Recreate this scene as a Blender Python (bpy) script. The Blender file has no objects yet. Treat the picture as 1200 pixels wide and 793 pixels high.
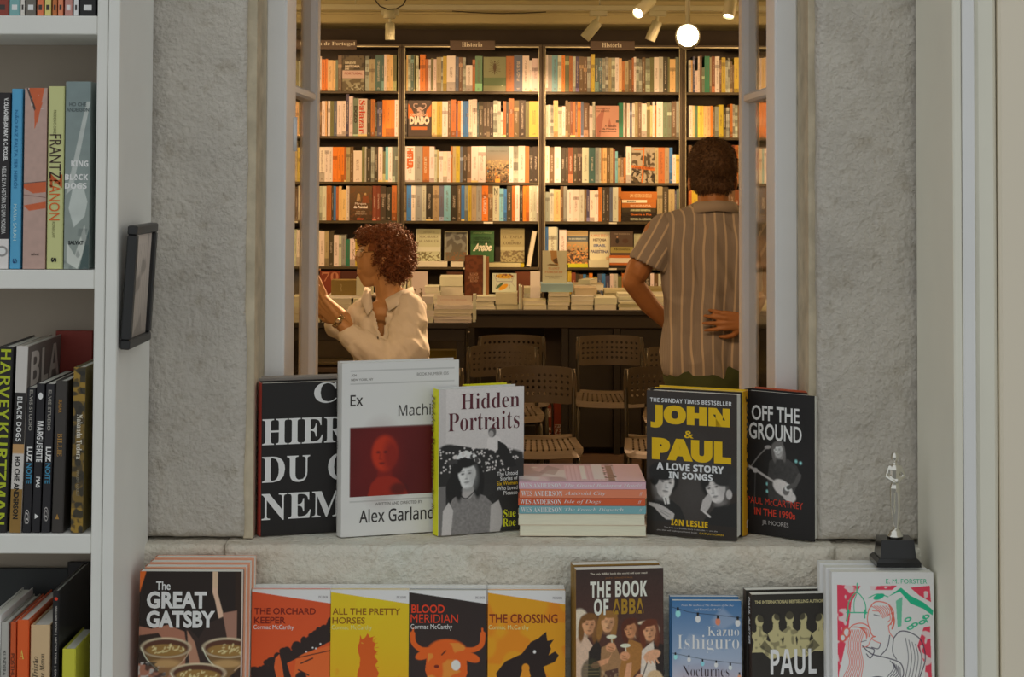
import bpy, math, random
import numpy as np
from mathutils import Vector, Matrix, noise as mn
random.seed(7)
SC = bpy.context.scene
COL = SC.collection
R = math.radians

# ---------------------------------------------------------------- camera
F = 2000.0            # focal length in pixels of the 1200 px wide picture
CZ = 1.70             # eye height
PITCH, ROLL = R(2.0), R(0.22)
HZ = 200.0            # picture row of the horizon (shifted lens)
cam = bpy.data.cameras.new('camera')
cam.sensor_width = 36.0
cam.lens = F * 36.0 / 1200.0
cam.shift_y = (HZ - 396.5 - F * math.tan(PITCH)) / 1200.0
cam.clip_start = 0.05
cam_o = bpy.data.objects.new('camera', cam)
COL.objects.link(cam_o)
CM = Matrix.Rotation(math.pi / 2 + PITCH, 3, 'X') @ Matrix.Rotation(ROLL, 3, 'Z')
cam_o.matrix_world = Matrix.Translation((0, 0, CZ)) @ CM.to_4x4()
SC.camera = cam_o

# ---------------------------------------------------------------- world, light, exposure
SC.view_settings.view_transform = 'Standard'
SC.view_settings.look = 'None'
SC.view_settings.gamma = 1.0
SC.view_settings.use_curve_mapping = False
SC.view_settings.exposure = 0.0
wd = bpy.data.worlds.new('overcast_sky')
wd.use_nodes = True
wd.node_tree.nodes['Background'].inputs[0].default_value = (0.925, 0.955, 0.94, 1)
wd.node_tree.nodes['Background'].inputs[1].default_value = 0.62
SC.world = wd

def W(px, py, s):
    """world point seen at picture position (px, py) on the upright plane where one metre is s pixels"""
    d = CM @ Vector(((px - 600) / F, -(py - 396.5 - cam.shift_y * 1200) / F, -1))
    k = (F / s) / d.y
    return Vector((d.x * k, F / s, CZ + d.z * k))

def area(name, loc, size, energy, color, rot=(0, 0, 0), size_y=None, spread=None):
    l = bpy.data.lights.new(name, 'AREA')
    l.size = size
    if size_y:
        l.shape = 'RECTANGLE'; l.size_y = size_y
    if spread: l.spread = spread
    l.energy = energy; l.color = color
    o = bpy.data.objects.new(name, l); COL.objects.link(o)
    o.location = loc; o.rotation_euler = rot
    return o
WARM = (1.0, 0.57, 0.29)
# warm ceiling light of the shop: a row washing the shelves, and added unseen fills for the room
for i, x in enumerate((-1.25, -0.3, 0.65, 1.6)):
    area('shelf_wash_light', (x, 10.05, 2.60), 0.30, 5.6, WARM, (R(32), 0, 0), 0.2, R(130))
for i, x in enumerate((-2.7, 2.9)):
    l = bpy.data.lights.new('side_fill', 'POINT'); l.energy = 72; l.color = WARM; l.shadow_soft_size = 0.25  # added out of view to brighten the ceiling, no fitting stands there
    o = bpy.data.objects.new('side_fill', l); COL.objects.link(o); o.location = (x, 8.9, 2.25)
area('overhead_fill', (-0.2, 8.0, 2.74), 2.4, 6, WARM, (0, 0, 0), 1.2)  # added general fill from above, without a fitting
area('front_fill', (-0.3, 4.3, 2.70), 1.6, 46, WARM, (R(42), 0, 0), 0.8)  # added fill that brightens the people from the window side

# ---------------------------------------------------------------- colour
def lin(c):
    return tuple(((v / 255) / 12.92 if v <= 10.3 else ((v / 255 + 0.055) / 1.055) ** 2.4) for v in c)
def ex(r, g, b):      # colour of a thing out of doors, from its look in cool daylight
    l = lin((r, g, b)); return tuple(min(0.88, max(0.010, (v / k) * (0.72 if v < 0.05 else 1.0))) for v, k in zip(l, (0.49, 0.52, 0.53)))
def ix(r, g, b):      # colour of a thing in the shop, from its look in warm lamp light
    l = lin((r, g, b)); return tuple(min(0.85, max(0.012, v / k)) for v, k in zip(l, (1.00, 0.68, 0.47)))

# ---------------------------------------------------------------- materials
MATS = {}
def mat(name, col=(0.5, 0.5, 0.5), rough=0.6, metal=0.0, spec=0.5, noise=0.0, nscale=30, bump=0.0, bscale=80, emit=None, estr=0, coat=0, attr=False, stretch=None):
    if name in MATS: return MATS[name]
    m = bpy.data.materials.new(name); m.use_nodes = True
    nt = m.node_tree; b = nt.nodes['Principled BSDF']
    b.inputs['Roughness'].default_value = rough
    b.inputs['Metallic'].default_value = metal
    b.inputs['Specular IOR Level'].default_value = spec
    b.inputs['Coat Weight'].default_value = coat
    b.inputs['Base Color'].default_value = (*col, 1)
    tc = nt.nodes.new('ShaderNodeTexCoord')
    vec = tc.outputs['Object']
    if stretch:
        mp = nt.nodes.new('ShaderNodeMapping'); mp.inputs['Scale'].default_value = stretch
        nt.links.new(vec, mp.inputs[0]); vec = mp.outputs[0]
    src = None
    if attr:
        a = nt.nodes.new('ShaderNodeAttribute'); a.attribute_name = 'Col'; src = a.outputs['Color']
        nt.links.new(src, b.inputs['Base Color'])
    if noise:
        n = nt.nodes.new('ShaderNodeTexNoise'); n.inputs['Scale'].default_value = nscale; n.inputs['Detail'].default_value = 6
        nt.links.new(vec, n.inputs[0])
        mr = nt.nodes.new('ShaderNodeMapRange'); mr.inputs[1].default_value = 0.25; mr.inputs[2].default_value = 0.75
        mr.inputs[3].default_value = 1 - noise; mr.inputs[4].default_value = 1 + noise
        nt.links.new(n.outputs[0], mr.inputs[0])
        mx = nt.nodes.new('ShaderNodeMix'); mx.data_type = 'RGBA'; mx.blend_type = 'MULTIPLY'; mx.inputs[0].default_value = 1
        mx.inputs[6].default_value = (*col, 1)
        if src: nt.links.new(src, mx.inputs[6])
        nt.links.new(mr.outputs[0], mx.inputs[7]); nt.links.new(mx.outputs[2], b.inputs['Base Color'])
    if bump:
        n2 = nt.nodes.new('ShaderNodeTexNoise'); n2.inputs['Scale'].default_value = bscale; n2.inputs['Detail'].default_value = 5
        nt.links.new(vec, n2.inputs[0])
        bp = nt.nodes.new('ShaderNodeBump'); bp.inputs['Strength'].default_value = bump; bp.inputs['Distance'].default_value = 0.004
        nt.links.new(n2.outputs[0], bp.inputs['Height']); nt.links.new(bp.outputs[0], b.inputs['Normal'])
    if emit:
        b.inputs['Emission Color'].default_value = (*emit, 1); b.inputs['Emission Strength'].default_value = estr
    MATS[name] = m
    return m
def cmat(c, rough=0.6):
    return mat('plain_%03d_%03d_%03d_%d' % (*[int(v * 255) for v in c], int(rough * 100)), c, rough, spec=0.3)
PAPER = mat('cover_print', rough=0.45, attr=True, spec=0.35)
SHINY = mat('cover_print_glossy', rough=0.28, attr=True)
PAGES = mat('page_edges', ex(196, 190, 176), 0.9, noise=0.10, nscale=40, stretch=(60, 60, 1), spec=0.1)
IPAGES = mat('page_edges_indoors', ix(222, 190, 150), 0.9, noise=0.10, nscale=40, stretch=(1, 1, 60), spec=0.1)

def spine_material():
    """small book: base colour from the mesh, with rows of small lettering down the middle of the spine"""
    m = bpy.data.materials.new('spine_print'); m.use_nodes = True
    nt = m.node_tree; b = nt.nodes['Principled BSDF']; b.inputs['Roughness'].default_value = 0.42
    N = nt.nodes.new; L = nt.links.new
    a = N('ShaderNodeAttribute'); a.attribute_name = 'Col'
    r = N('ShaderNodeAttribute'); r.attribute_name = 'Rnd'
    uv = N('ShaderNodeUVMap'); uv.uv_map = 'UVMap'
    sp = N('ShaderNodeSeparateXYZ'); L(uv.outputs[0], sp.inputs[0])
    def math_(op, x, y=None, z=None):
        n = N('ShaderNodeMath'); n.operation = op
        for i, v in enumerate((x, y, z)):
            if v is None: continue
            if isinstance(v, (int, float)): n.inputs[i].default_value = v
            else: L(v, n.inputs[i])
        return n.outputs[0]
    u, v = sp.outputs[0], sp.outputs[1]
    cen = math_('LESS_THAN', math_('ABSOLUTE', math_('SUBTRACT', u, 0.5)), 0.17)
    rn = r.outputs['Fac']
    lo = math_('MULTIPLY_ADD', rn, 0.18, 0.22)
    hi = math_('MULTIPLY_ADD', rn, -0.25, 0.92)
    band = math_('MULTIPLY', math_('GREATER_THAN', v, lo), math_('LESS_THAN', v, hi))
    band2 = math_('MULTIPLY', math_('GREATER_THAN', v, 0.05), math_('LESS_THAN', v, 0.10))
    band = math_('MAXIMUM', band, band2)
    cb = N('ShaderNodeCombineXYZ'); L(math_('MULTIPLY', u, 3.0), cb.inputs[0]); L(math_('MULTIPLY', v, 26.0), cb.inputs[1]); L(math_('MULTIPLY', rn, 77), cb.inputs[2])
    ns = N('ShaderNodeTexNoise'); ns.inputs['Scale'].default_value = 2.6; ns.inputs['Detail'].default_value = 1; L(cb.outputs[0], ns.inputs[0])
    let = math_('GREATER_THAN', ns.outputs[0], 0.5)
    mask = math_('MULTIPLY', math_('MULTIPLY', cen, band), let)
    bw = N('ShaderNodeRGBToBW'); L(a.outputs['Color'], bw.inputs[0])
    li = math_('LESS_THAN', bw.outputs[0], 0.16)
    ink = N('ShaderNodeMix'); ink.data_type = 'RGBA'; L(li, ink.inputs[0])
    ink.inputs[6].default_value = (0.12, 0.06, 0.04, 1); ink.inputs[7].default_value = (0.75, 0.72, 0.62, 1)
    mx = N('ShaderNodeMix'); mx.data_type = 'RGBA'; L(math_('MULTIPLY', mask, 0.55), mx.inputs[0])
    L(a.outputs['Color'], mx.inputs[6]); L(ink.outputs[2], mx.inputs[7]); L(mx.outputs[2], b.inputs['Base Color'])
    return m
SPINE = spine_material()

def glass_material():
    m = bpy.data.materials.new('window_glass'); m.use_nodes = True
    nt = m.node_tree; nt.nodes.clear(); N = nt.nodes.new; L = nt.links.new
    o = N('ShaderNodeOutputMaterial'); mx = N('ShaderNodeMixShader'); t = N('ShaderNodeBsdfTransparent'); g = N('ShaderNodeBsdfGlossy')
    t.inputs[0].default_value = (0.90, 0.91, 0.89, 1); g.inputs['Roughness'].default_value = 0.06
    fr = N('ShaderNodeFresnel'); fr.inputs[0].default_value = 1.3
    fm = N('ShaderNodeMath'); fm.operation = 'MULTIPLY'; fm.inputs[1].default_value = 0.45; L(fr.outputs[0], fm.inputs[0]); L(fm.outputs[0], mx.inputs[0]); L(t.outputs[0], mx.inputs[1]); L(g.outputs[0], mx.inputs[2]); L(mx.outputs[0], o.inputs[0])
    return m
GLASS = glass_material()

def stone_material(name, c1, c2, c3):
    m = bpy.data.materials.new(name); m.use_nodes = True
    nt = m.node_tree; b = nt.nodes['Principled BSDF']; N = nt.nodes.new; L = nt.links.new
    b.inputs['Roughness'].default_value = 0.92; b.inputs['Specular IOR Level'].default_value = 0.15
    tc = N('ShaderNodeTexCoord')
    n1 = N('ShaderNodeTexNoise'); n1.inputs['Scale'].default_value = 5; n1.inputs['Detail'].default_value = 9; n1.inputs['Roughness'].default_value = 0.65
    n2 = N('ShaderNodeTexNoise'); n2.inputs['Scale'].default_value = 26; n2.inputs['Detail'].default_value = 9; n2.inputs['Roughness'].default_value = 0.7
    n3 = N('ShaderNodeTexNoise'); n3.inputs['Scale'].default_value = 120; n3.inputs['Detail'].default_value = 5
    mus = N('ShaderNodeTexNoise'); mus.inputs['Scale'].default_value = 3.2; mus.inputs['Detail'].default_value = 8; mus.inputs['Distortion'].default_value = 1.4
    for n in (n1, n2, n3, mus): L(tc.outputs['Object'], n.inputs[0])
    r1 = N('ShaderNodeValToRGB'); r1.color_ramp.elements[0].position = 0.36; r1.color_ramp.elements[1].position = 0.66
    r1.color_ramp.elements[0].color = (*c2, 1); r1.color_ramp.elements[1].color = (*c1, 1); L(n1.outputs[0], r1.inputs[0])
    r2 = N('ShaderNodeValToRGB'); r2.color_ramp.elements[0].position = 0.30; r2.color_ramp.elements[1].position = 0.46
    r2.color_ramp.elements[0].color = (0.80, 0.77, 0.72, 1); r2.color_ramp.elements[1].color = (1, 1, 1, 1); L(n2.outputs[0], r2.inputs[0])
    mx = N('ShaderNodeMix'); mx.data_type = 'RGBA'; mx.blend_type = 'MULTIPLY'; mx.inputs[0].default_value = 1
    L(r1.outputs[0], mx.inputs[6]); L(r2.outputs[0], mx.inputs[7])
    rc = N('ShaderNodeValToRGB'); rc.color_ramp.elements[0].position = 0.495; rc.color_ramp.elements[1].position = 0.503
    e = rc.color_ramp.elements.new(0.499); rc.color_ramp.elements[0].color = (0, 0, 0, 1); e.color = (0.35, 0.35, 0.35, 1); rc.color_ramp.elements[2].color = (0, 0, 0, 1)
    L(mus.outputs[0], rc.inputs[0])
    m2 = N('ShaderNodeMix'); m2.data_type = 'RGBA'; L(rc.outputs[0], m2.inputs[0]); L(mx.outputs[2], m2.inputs[6]); m2.inputs[7].default_value = (*c3, 1)
    L(m2.outputs[2], b.inputs['Base Color'])
    ad = N('ShaderNodeMath'); ad.operation = 'ADD'; L(n2.outputs[0], ad.inputs[0]); 
    ml = N('ShaderNodeMath'); ml.operation = 'MULTIPLY'; ml.inputs[1].default_value = 0.9; L(n3.outputs[0], ml.inputs[0]); L(ml.outputs[0], ad.inputs[1])
    bp = N('ShaderNodeBump'); bp.inputs['Strength'].default_value = 0.8; bp.inputs['Distance'].default_value = 0.011; L(ad.outputs[0], bp.inputs['Height']); L(bp.outputs[0], b.inputs['Normal'])
    return m
STONE = stone_material('limestone', ex(166, 165, 158), ex(153, 152, 146), ex(124, 120, 110))
STONE_W = stone_material('limestone_ledge', ex(188, 184, 172), ex(174, 169, 157), ex(142, 132, 112))
MORTAR = mat('lime_mortar', ex(150, 144, 126), 0.95, noise=0.2, nscale=25, bump=0.6, bscale=60, spec=0.1)
PAINT = mat('white_painted_wood', ex(176, 182, 182), 0.5, noise=0.03, nscale=6, bump=0.05, bscale=200)
PAINTW = mat('warm_white_board', ex(186, 178, 168), 0.6, noise=0.03, nscale=6)
SHELFW = mat('white_shelf_laminate', ex(180, 180, 178), 0.55, noise=0.03, nscale=10)

# ---------------------------------------------------------------- helpers
def tag(o, label=None, cat=None, group=None, kind=None):
    if label: o['label'] = label
    if cat: o['category'] = cat
    if group: o['group'] = group
    if kind: o['kind'] = kind
    return o
def empty(name, loc, rz=0, label=None, cat=None, group=None, kind=None, parent=None):
    o = bpy.data.objects.new(name, None); COL.objects.link(o); o.empty_display_size = 0.05
    o.location = loc; o.rotation_euler = (0, 0, rz)
    if parent: o.parent = parent
    return tag(o, label, cat, group, kind)

class MB:
    def __init__(s): s.v = []; s.f = []; s.mi = []; s.c = []; s.sm = []
    def face(s, idx, mi=0, c=None, sm=False): s.f.append(tuple(idx)); s.mi.append(mi); s.c.append(c); s.sm.append(sm)
    def add(s, vs, fs, mi=0, c=None, sm=False):
        n = len(s.v); s.v += [tuple(v) for v in vs]
        for f in fs: s.face([i + n for i in f], mi, c, sm)
    def box(s, x0, x1, y0, y1, z0, z1, mi=0, c=None, M=None, bev=0):
        if bev:
            b = min(bev, (x1 - x0) / 2.1, (y1 - y0) / 2.1, (z1 - z0) / 2.1)
            vs = []; 
            for (a0, a1, p0, p1, q0, q1) in ((x0, x1, y0 + b, y1 - b, z0 + b, z1 - b), (x0 + b, x1 - b, y0, y1, z0 + b, z1 - b), (x0 + b, x1 - b, y0 + b, y1 - b, z0, z1)):
                vs += [(x, y, z) for x in (a0, a1) for y in (p0, p1) for z in (q0, q1)]
            k = lambda s_, x, y, z: s_ * 8 + x * 4 + y * 2 + z
            fs = [(k(0,0,0,0),k(0,0,0,1),k(0,0,1,1),k(0,0,1,0)), (k(0,1,0,0),k(0,1,1,0),k(0,1,1,1),k(0,1,0,1)),
                  (k(1,0,0,0),k(1,1,0,0),k(1,1,0,1),k(1,0,0,1)), (k(1,0,1,0),k(1,0,1,1),k(1,1,1,1),k(1,1,1,0)),
                  (k(2,0,0,0),k(2,0,1,0),k(2,1,1,0),k(2,1,0,0)), (k(2,0,0,1),k(2,1,0,1),k(2,1,1,1),k(2,0,1,1))]
            for x in (0, 1):
                for y in (0, 1): fs.append((k(0,x,y,0),k(0,x,y,1),k(1,x,y,1),k(1,x,y,0)))
                for z in (0, 1): fs.append((k(0,x,0,z),k(0,x,1,z),k(2,x,1,z),k(2,x,0,z)))
            for y in (0, 1):
                for z in (0, 1): fs.append((k(1,0,y,z),k(1,1,y,z),k(2,1,y,z),k(2,0,y,z)))
            for x in (0, 1):
                for y in (0, 1):
                    for z in (0, 1): fs.append((k(0,x,y,z),k(1,x,y,z),k(2,x,y,z)))
        else:
            vs = [(x, y, z) for x in (x0, x1) for y in (y0, y1) for z in (z0, z1)]
            fs = [(0,1,3,2), (4,6,7,5), (0,4,5,1), (2,3,7,6), (0,2,6,4), (1,5,7,3)]
        if M: vs = [M @ Vector(v) for v in vs]
        s.add(vs, fs, mi, c)
    def tube(s, pts, r, n=8, mi=0, c=None, cap=True, closed=False, sm=True):
        pts = [Vector(p) for p in pts]; N = len(pts)
        rs = r if isinstance(r, (list, tuple)) else [r] * N
        base = len(s.v); up = None
        for i, p in enumerate(pts):
            if closed: t = pts[(i + 1) % N] - pts[i - 1]
            else: t = pts[min(i + 1, N - 1)] - pts[max(i - 1, 0)]
            if t.length < 1e-9: t = Vector((0, 0, 1))
            t.normalize()
            if up is None: up = Vector((0, 0, 1)) if abs(t.z) < 0.9 else Vector((1, 0, 0))
            a = (up - t * up.dot(t))
            if a.length < 1e-5: a = t.orthogonal()
            a.normalize(); up = a; b = t.cross(a)
            for k in range(n):
                q = 2 * math.pi * k / n
                s.v.append(tuple(p + (a * math.cos(q) + b * math.sin(q)) * rs[i]))
        m = N if closed else N - 1
        for i in range(m):
            for k in range(n):
                i2 = (i + 1) % N
                s.face((base + i * n + k, base + i * n + (k + 1) % n, base + i2 * n + (k + 1) % n, base + i2 * n + k), mi, c, sm)
        if cap and not closed:
            s.face([base + k for k in range(n)][::-1], mi, c); s.face([base + (N - 1) * n + k for k in range(n)], mi, c)
    def lathe(s, prof, n=24, M=None, mi=0, c=None, sm=True):
        base = len(s.v)
        for (r, z) in prof:
            for k in range(n):
                v = Vector((r * math.cos(2 * math.pi * k / n), r * math.sin(2 * math.pi * k / n), z))
                s.v.append(tuple(M @ v if M else v))
        for i in range(len(prof) - 1):
            for k in range(n): s.face((base + i * n + k, base + i * n + (k + 1) % n, base + (i + 1) * n + (k + 1) % n, base + (i + 1) * n + k), mi, c, sm)
        s.face([base + k for k in range(n)][::-1], mi, c); s.face([base + (len(prof) - 1) * n + k for k in range(n)], mi, c)
    def ell(s, ce, r, n=12, m=8, M=None, mi=0, sm=True):
        base = len(s.v); ce = Vector(ce)
        for i in range(m + 1):
            th = math.pi * (0.02 + 0.96 * i / m)
            for k in range(n):
                ph = 2 * math.pi * k / n
                v = Vector((math.sin(th) * math.cos(ph) * r[0], math.sin(th) * math.sin(ph) * r[1], math.cos(th) * r[2]))
                if M: v = M @ v
                s.v.append(tuple(ce + v))
        for i in range(m):
            for k in range(n): s.face((base + i * n + k, base + (i + 1) * n + k, base + (i + 1) * n + (k + 1) % n, base + i * n + (k + 1) % n), mi, None, sm)
        s.face([base + k for k in range(n)], mi); s.face([base + m * n + k for k in range(n)][::-1], mi)
    def cap(s, p0, r0, p1, r1, n=12):
        """tapered limb with rounded ends"""
        p0 = Vector(p0); p1 = Vector(p1); t = (p1 - p0)
        if t.length < 1e-6: t = Vector((0, 0, 1e-4))
        u = t.normalized(); pts = []; rs = []
        for k in range(5):
            a = math.pi / 2 * (1 - k / 4); pts.append(p0 - u * r0 * math.sin(a)); rs.append(max(r0 * math.cos(a), r0 * 0.05))
        for k in range(5):
            a = math.pi / 2 * k / 4; pts.append(p1 + u * r1 * math.sin(a)); rs.append(max(r1 * math.cos(a), r1 * 0.05))
        s.tube(pts, rs, n)
    def mesh(s, name='mesh'):
        me = bpy.data.meshes.new(name); me.from_pydata(s.v, [], s.f)
        return me
    def build(s, name, mats, parent=None, loc=None):
        me = s.mesh(name)
        for m in (mats if isinstance(mats, (list, tuple)) else [mats]): me.materials.append(m)
        me.polygons.foreach_set('material_index', s.mi)
        me.polygons.foreach_set('use_smooth', s.sm)
        if any(c is not None for c in s.c):
            at = me.color_attributes.new('Col', 'FLOAT_COLOR', 'CORNER')
            buf = []
            for f, c in zip(s.f, s.c): buf += [*(c or (0.5, 0.5, 0.5)), 1.0] * len(f)
            at.data.foreach_set('color', buf)
        o = bpy.data.objects.new(name, me); COL.objects.link(o)
        if parent: o.parent = parent
        if loc is not None: o.location = loc
        return o

def remeshed(mb, name, material, parent, voxel=0.006, smooth=6, fn=None):
    """join the shapes of mb into one continuous skin"""
    o = mb.build(name, material, parent)
    md = o.modifiers.new('r', 'REMESH'); md.mode = 'VOXEL'; md.voxel_size = voxel
    sm = o.modifiers.new('s', 'SMOOTH'); sm.iterations = smooth; sm.factor = 0.5
    dg = bpy.context.evaluated_depsgraph_get()
    me = bpy.data.meshes.new_from_object(o.evaluated_get(dg))
    o.modifiers.clear(); old = o.data; o.data = me; bpy.data.meshes.remove(old)
    me.materials.clear(); me.materials.append(material)
    if fn:
        n = len(me.vertices); co = np.empty(n * 3, np.float32); me.vertices.foreach_get('co', co); no = np.empty(n * 3, np.float32)
        me.vertices.foreach_get('normal', no); co = co.reshape(-1, 3); no = no.reshape(-1, 3)
        for i in range(n): co[i] += no[i] * fn(Vector(co[i]))
        me.vertices.foreach_set('co', co.ravel()); me.update()
    me.polygons.foreach_set('use_smooth', [True] * len(me.polygons))
    return o

# ---------------------------------------------------------------- lettering
def serif(s):
    o = ''
    for c in s:
        if 'A' <= c <= 'Z': o += chr(0x1D400 + ord(c) - 65)
        elif 'a' <= c <= 'z': o += chr(0x1D41A + ord(c) - 97)
        elif '0' <= c <= '9': o += chr(0x1D7CE + ord(c) - 48)
        else: o += c
    return o
def ital(s):
    o = ''
    for c in s:
        if 'A' <= c <= 'Z': o += chr(0x1D434 + ord(c) - 65)
        elif 'a' <= c <= 'z': o += '\u210e' if c == 'h' else chr(0x1D44E + ord(c) - 97)
        else: o += c
    return o
_fc = {}
def glyphs(s, bold):
    k = (s, bold)
    if k not in _fc:
        c = bpy.data.curves.new('t', 'FONT'); c.body = s; c.size = 1; c.offset = bold; c.resolution_u = 3
        o = bpy.data.objects.new('t', c); COL.objects.link(o)
        me = bpy.data.meshes.new_from_object(o.evaluated_get(bpy.context.evaluated_depsgraph_get()))
        n = len(me.vertices); a = np.empty(n * 3, np.float32); me.vertices.foreach_get('co', a); a = a.reshape(-1, 3)
        fs = [tuple(p.vertices) for p in me.polygons]
        bpy.data.objects.remove(o); bpy.data.curves.remove(c); bpy.data.meshes.remove(me)
        if n: a[:, 0] -= a[:, 0].min(); a[:, 1] -= a[:, 1].min()
        _fc[k] = (a, fs)
    return _fc[k]
class Frame:
    """a flat printed face: origin, directions across and up (metres in the parent's space)"""
    def __init__(s, o, u=(1, 0, 0), v=(0, 0, 1)): s.o = Vector(o); s.u = Vector(u); s.v = Vector(v); s.n = s.u.cross(s.v) * -1
    def p(s, a, b, lift=0): return s.o + s.u * a + s.v * b - s.n * lift
def letter(parent, fr, items, name='lettering'):
    """items: (text, (u0,v0,u1,v1) in mm, colour, style, bold, turn); one mesh, one material slot per colour"""
    mb = MB(); mats = []
    for it in items:
        s, (u0, v0, u1, v1), col = it[:3]; style = it[3] if len(it) > 3 else ''; bold = it[4] if len(it) > 4 else 0; turn = it[5] if len(it) > 5 else 0
        if style == 'serif': s = serif(s)
        if style == 'ital': s = ital(s)
        if style == 'sansb': s = ''.join(chr(0x1D5D4 + ord(c) - 65) if 'A' <= c <= 'Z' else chr(0x1D5EE + ord(c) - 97) if 'a' <= c <= 'z' else c for c in s)
        if style == 'sans': s = ''.join(chr(0x1D5A0 + ord(c) - 65) if 'A' <= c <= 'Z' else chr(0x1D5BA + ord(c) - 97) if 'a' <= c <= 'z' else c for c in s)
        if bold > 0 and style != 'serif' and ('M' in it[0]): bold = 0
        a, fs = glyphs(s, bold)
        if not len(a): continue
        wx = max(a[:, 0].max(), 1e-4); wy = max(a[:, 1].max(), 1e-4)
        m = cmat(col, 0.5)
        if m not in mats: mats.append(m)
        vs = []
        for x, y, _ in a:
            x = x / wx; y = y / wy
            if turn == -1: x, y = y, 1 - x        # reads downwards
            elif turn == 1: x, y = 1 - y, x       # reads upwards
            vs.append(fr.p((u0 + (u1 - u0) * x) / 1000, (v0 + (v1 - v0) * y) / 1000, 0.0006))
        mb.add(vs, fs, mats.index(m))
    if not mb.f: return None
    o = mb.build(name, mats, parent); o['kind'] = 'stuff'
    return o

# ---------------------------------------------------------------- painting flat print
class Art:
    """small raster painter; millimetres, origin bottom left"""
    def __init__(s, w, h, col, res=1.0, ss=2):
        s.w, s.h, s.res, s.ss = w, h, res, ss
        s.nx = max(4, int(w / res)); s.ny = max(4, int(h / res))
        X = (np.arange(s.nx * ss) + 0.5) / (s.nx * ss) * w; Y = (np.arange(s.ny * ss) + 0.5) / (s.ny * ss) * h
        s.X, s.Y = np.meshgrid(X, Y); s.a = np.zeros(s.X.shape + (3,), np.float32); s.a[:] = col
    def mix(s, m, col): s.a += (np.asarray(col, np.float32) - s.a) * m[..., None]
    def poly(s, pts, col, al=1.0):
        x, y = s.X, s.Y; ins = np.zeros(x.shape, bool); n = len(pts)
        for i in range(n):
            x1, y1 = pts[i]; x2, y2 = pts[(i + 1) % n]
            if y1 == y2: continue
            c = ((y1 > y) != (y2 > y)) & (x < (x2 - x1) * (y - y1) / (y2 - y1) + x1); ins ^= c
        s.mix(ins * al, col)
    def ell(s, cx, cy, rx, ry, col, ang=0, al=1.0, soft=0.08):
        c, n = math.cos(R(ang)), math.sin(R(ang)); dx, dy = s.X - cx, s.Y - cy
        d = np.sqrt(((dx * c + dy * n) / rx) ** 2 + ((-dx * n + dy * c) / ry) ** 2)
        s.mix(np.clip((1 + soft - d) / (2 * soft), 0, 1) * al, col)
    def line(s, pts, wd, col, al=1.0):
        m = np.zeros(s.X.shape)
        for (x1, y1), (x2, y2) in zip(pts[:-1], pts[1:]):
            dx, dy = x2 - x1, y2 - y1; L = dx * dx + dy * dy + 1e-9
            t = np.clip(((s.X - x1) * dx + (s.Y - y1) * dy) / L, 0, 1)
            d = np.hypot(s.X - x1 - t * dx, s.Y - y1 - t * dy); m = np.maximum(m, np.clip((wd / 2 + 0.25 - d) / 0.5, 0, 1))
        s.mix(m * al, col)
    def curve(s, pts, wd, col, al=1.0):
        out = []; P = [pts[0]] + list(pts) + [pts[-1]]
        for i in range(1, len(P) - 2):
            p0, p1, p2, p3 = [np.array(q, float) for q in P[i - 1:i + 3]]
            for t in np.linspace(0, 1, 7)[:-1]:
                out.append(tuple(0.5 * ((2 * p1) + (-p0 + p2) * t + (2 * p0 - 5 * p1 + 4 * p2 - p3) * t * t + (-p0 + 3 * p1 - 3 * p2 + p3) * t ** 3)))
        out.append(pts[-1]); s.line(out, wd, col, al)
    def rect(s, x0, y0, x1, y1, col, al=1.0): s.mix(((s.X >= x0) & (s.X <= x1) & (s.Y >= y0) & (s.Y <= y1)) * al, col)
    def grad(s, y0, y1, c0, c1, x0=-1e9, x1=1e9):
        t = np.clip((s.Y - y0) / (y1 - y0), 0, 1)[..., None]; m = (s.Y >= y0) & (s.Y <= y1) & (s.X >= x0) & (s.X <= x1)
        g = np.asarray(c0) * (1 - t) + np.asarray(c1) * t; s.a[m] = g[m]
    def speck(s, amt, size=3, seed=1, box=None):
        rs = np.random.RandomState(seed); ny, nx = s.a.shape[:2]; st = max(1, int(size / s.res * s.ss))
        g = rs.rand(ny // st + 3, nx // st + 3)
        yi = np.arange(ny) / st; xi = np.arange(nx) / st; y0 = yi.astype(int); x0 = xi.astype(int); fy = (yi - y0)[:, None]; fx = (xi - x0)[None]
        n = (g[y0][:, x0] * (1 - fy) * (1 - fx) + g[y0 + 1][:, x0] * fy * (1 - fx) + g[y0][:, x0 + 1] * (1 - fy) * fx + g[y0 + 1][:, x0 + 1] * fy * fx)
        m = np.ones(n.shape)
        if box: m = ((s.X >= box[0]) & (s.X <= box[2]) & (s.Y >= box[1]) & (s.Y <= box[3])) * 1.0
        s.a *= (1 + (n - 0.5) * 2 * amt * m)[..., None]
    def blotch(s, col, size, thr, seed=1, box=None, al=1.0):
        rs = np.random.RandomState(seed); ny, nx = s.a.shape[:2]; st = max(1, int(size / s.res * s.ss))
        g = rs.rand(ny // st + 3, nx // st + 3); yi = np.arange(ny) / st; xi = np.arange(nx) / st; y0 = yi.astype(int); x0 = xi.astype(int); fy = (yi - y0)[:, None]; fx = (xi - x0)[None]
        n = (g[y0][:, x0] * (1 - fy) * (1 - fx) + g[y0 + 1][:, x0] * fy * (1 - fx) + g[y0][:, x0 + 1] * (1 - fy) * fx + g[y0 + 1][:, x0 + 1] * fy * fx)
        m = np.clip((n - thr) / 0.1, 0, 1) * al
        if box: m = m * ((s.X >= box[0]) & (s.X <= box[2]) & (s.Y >= box[1]) & (s.Y <= box[3]))
        s.mix(m, col)
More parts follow.
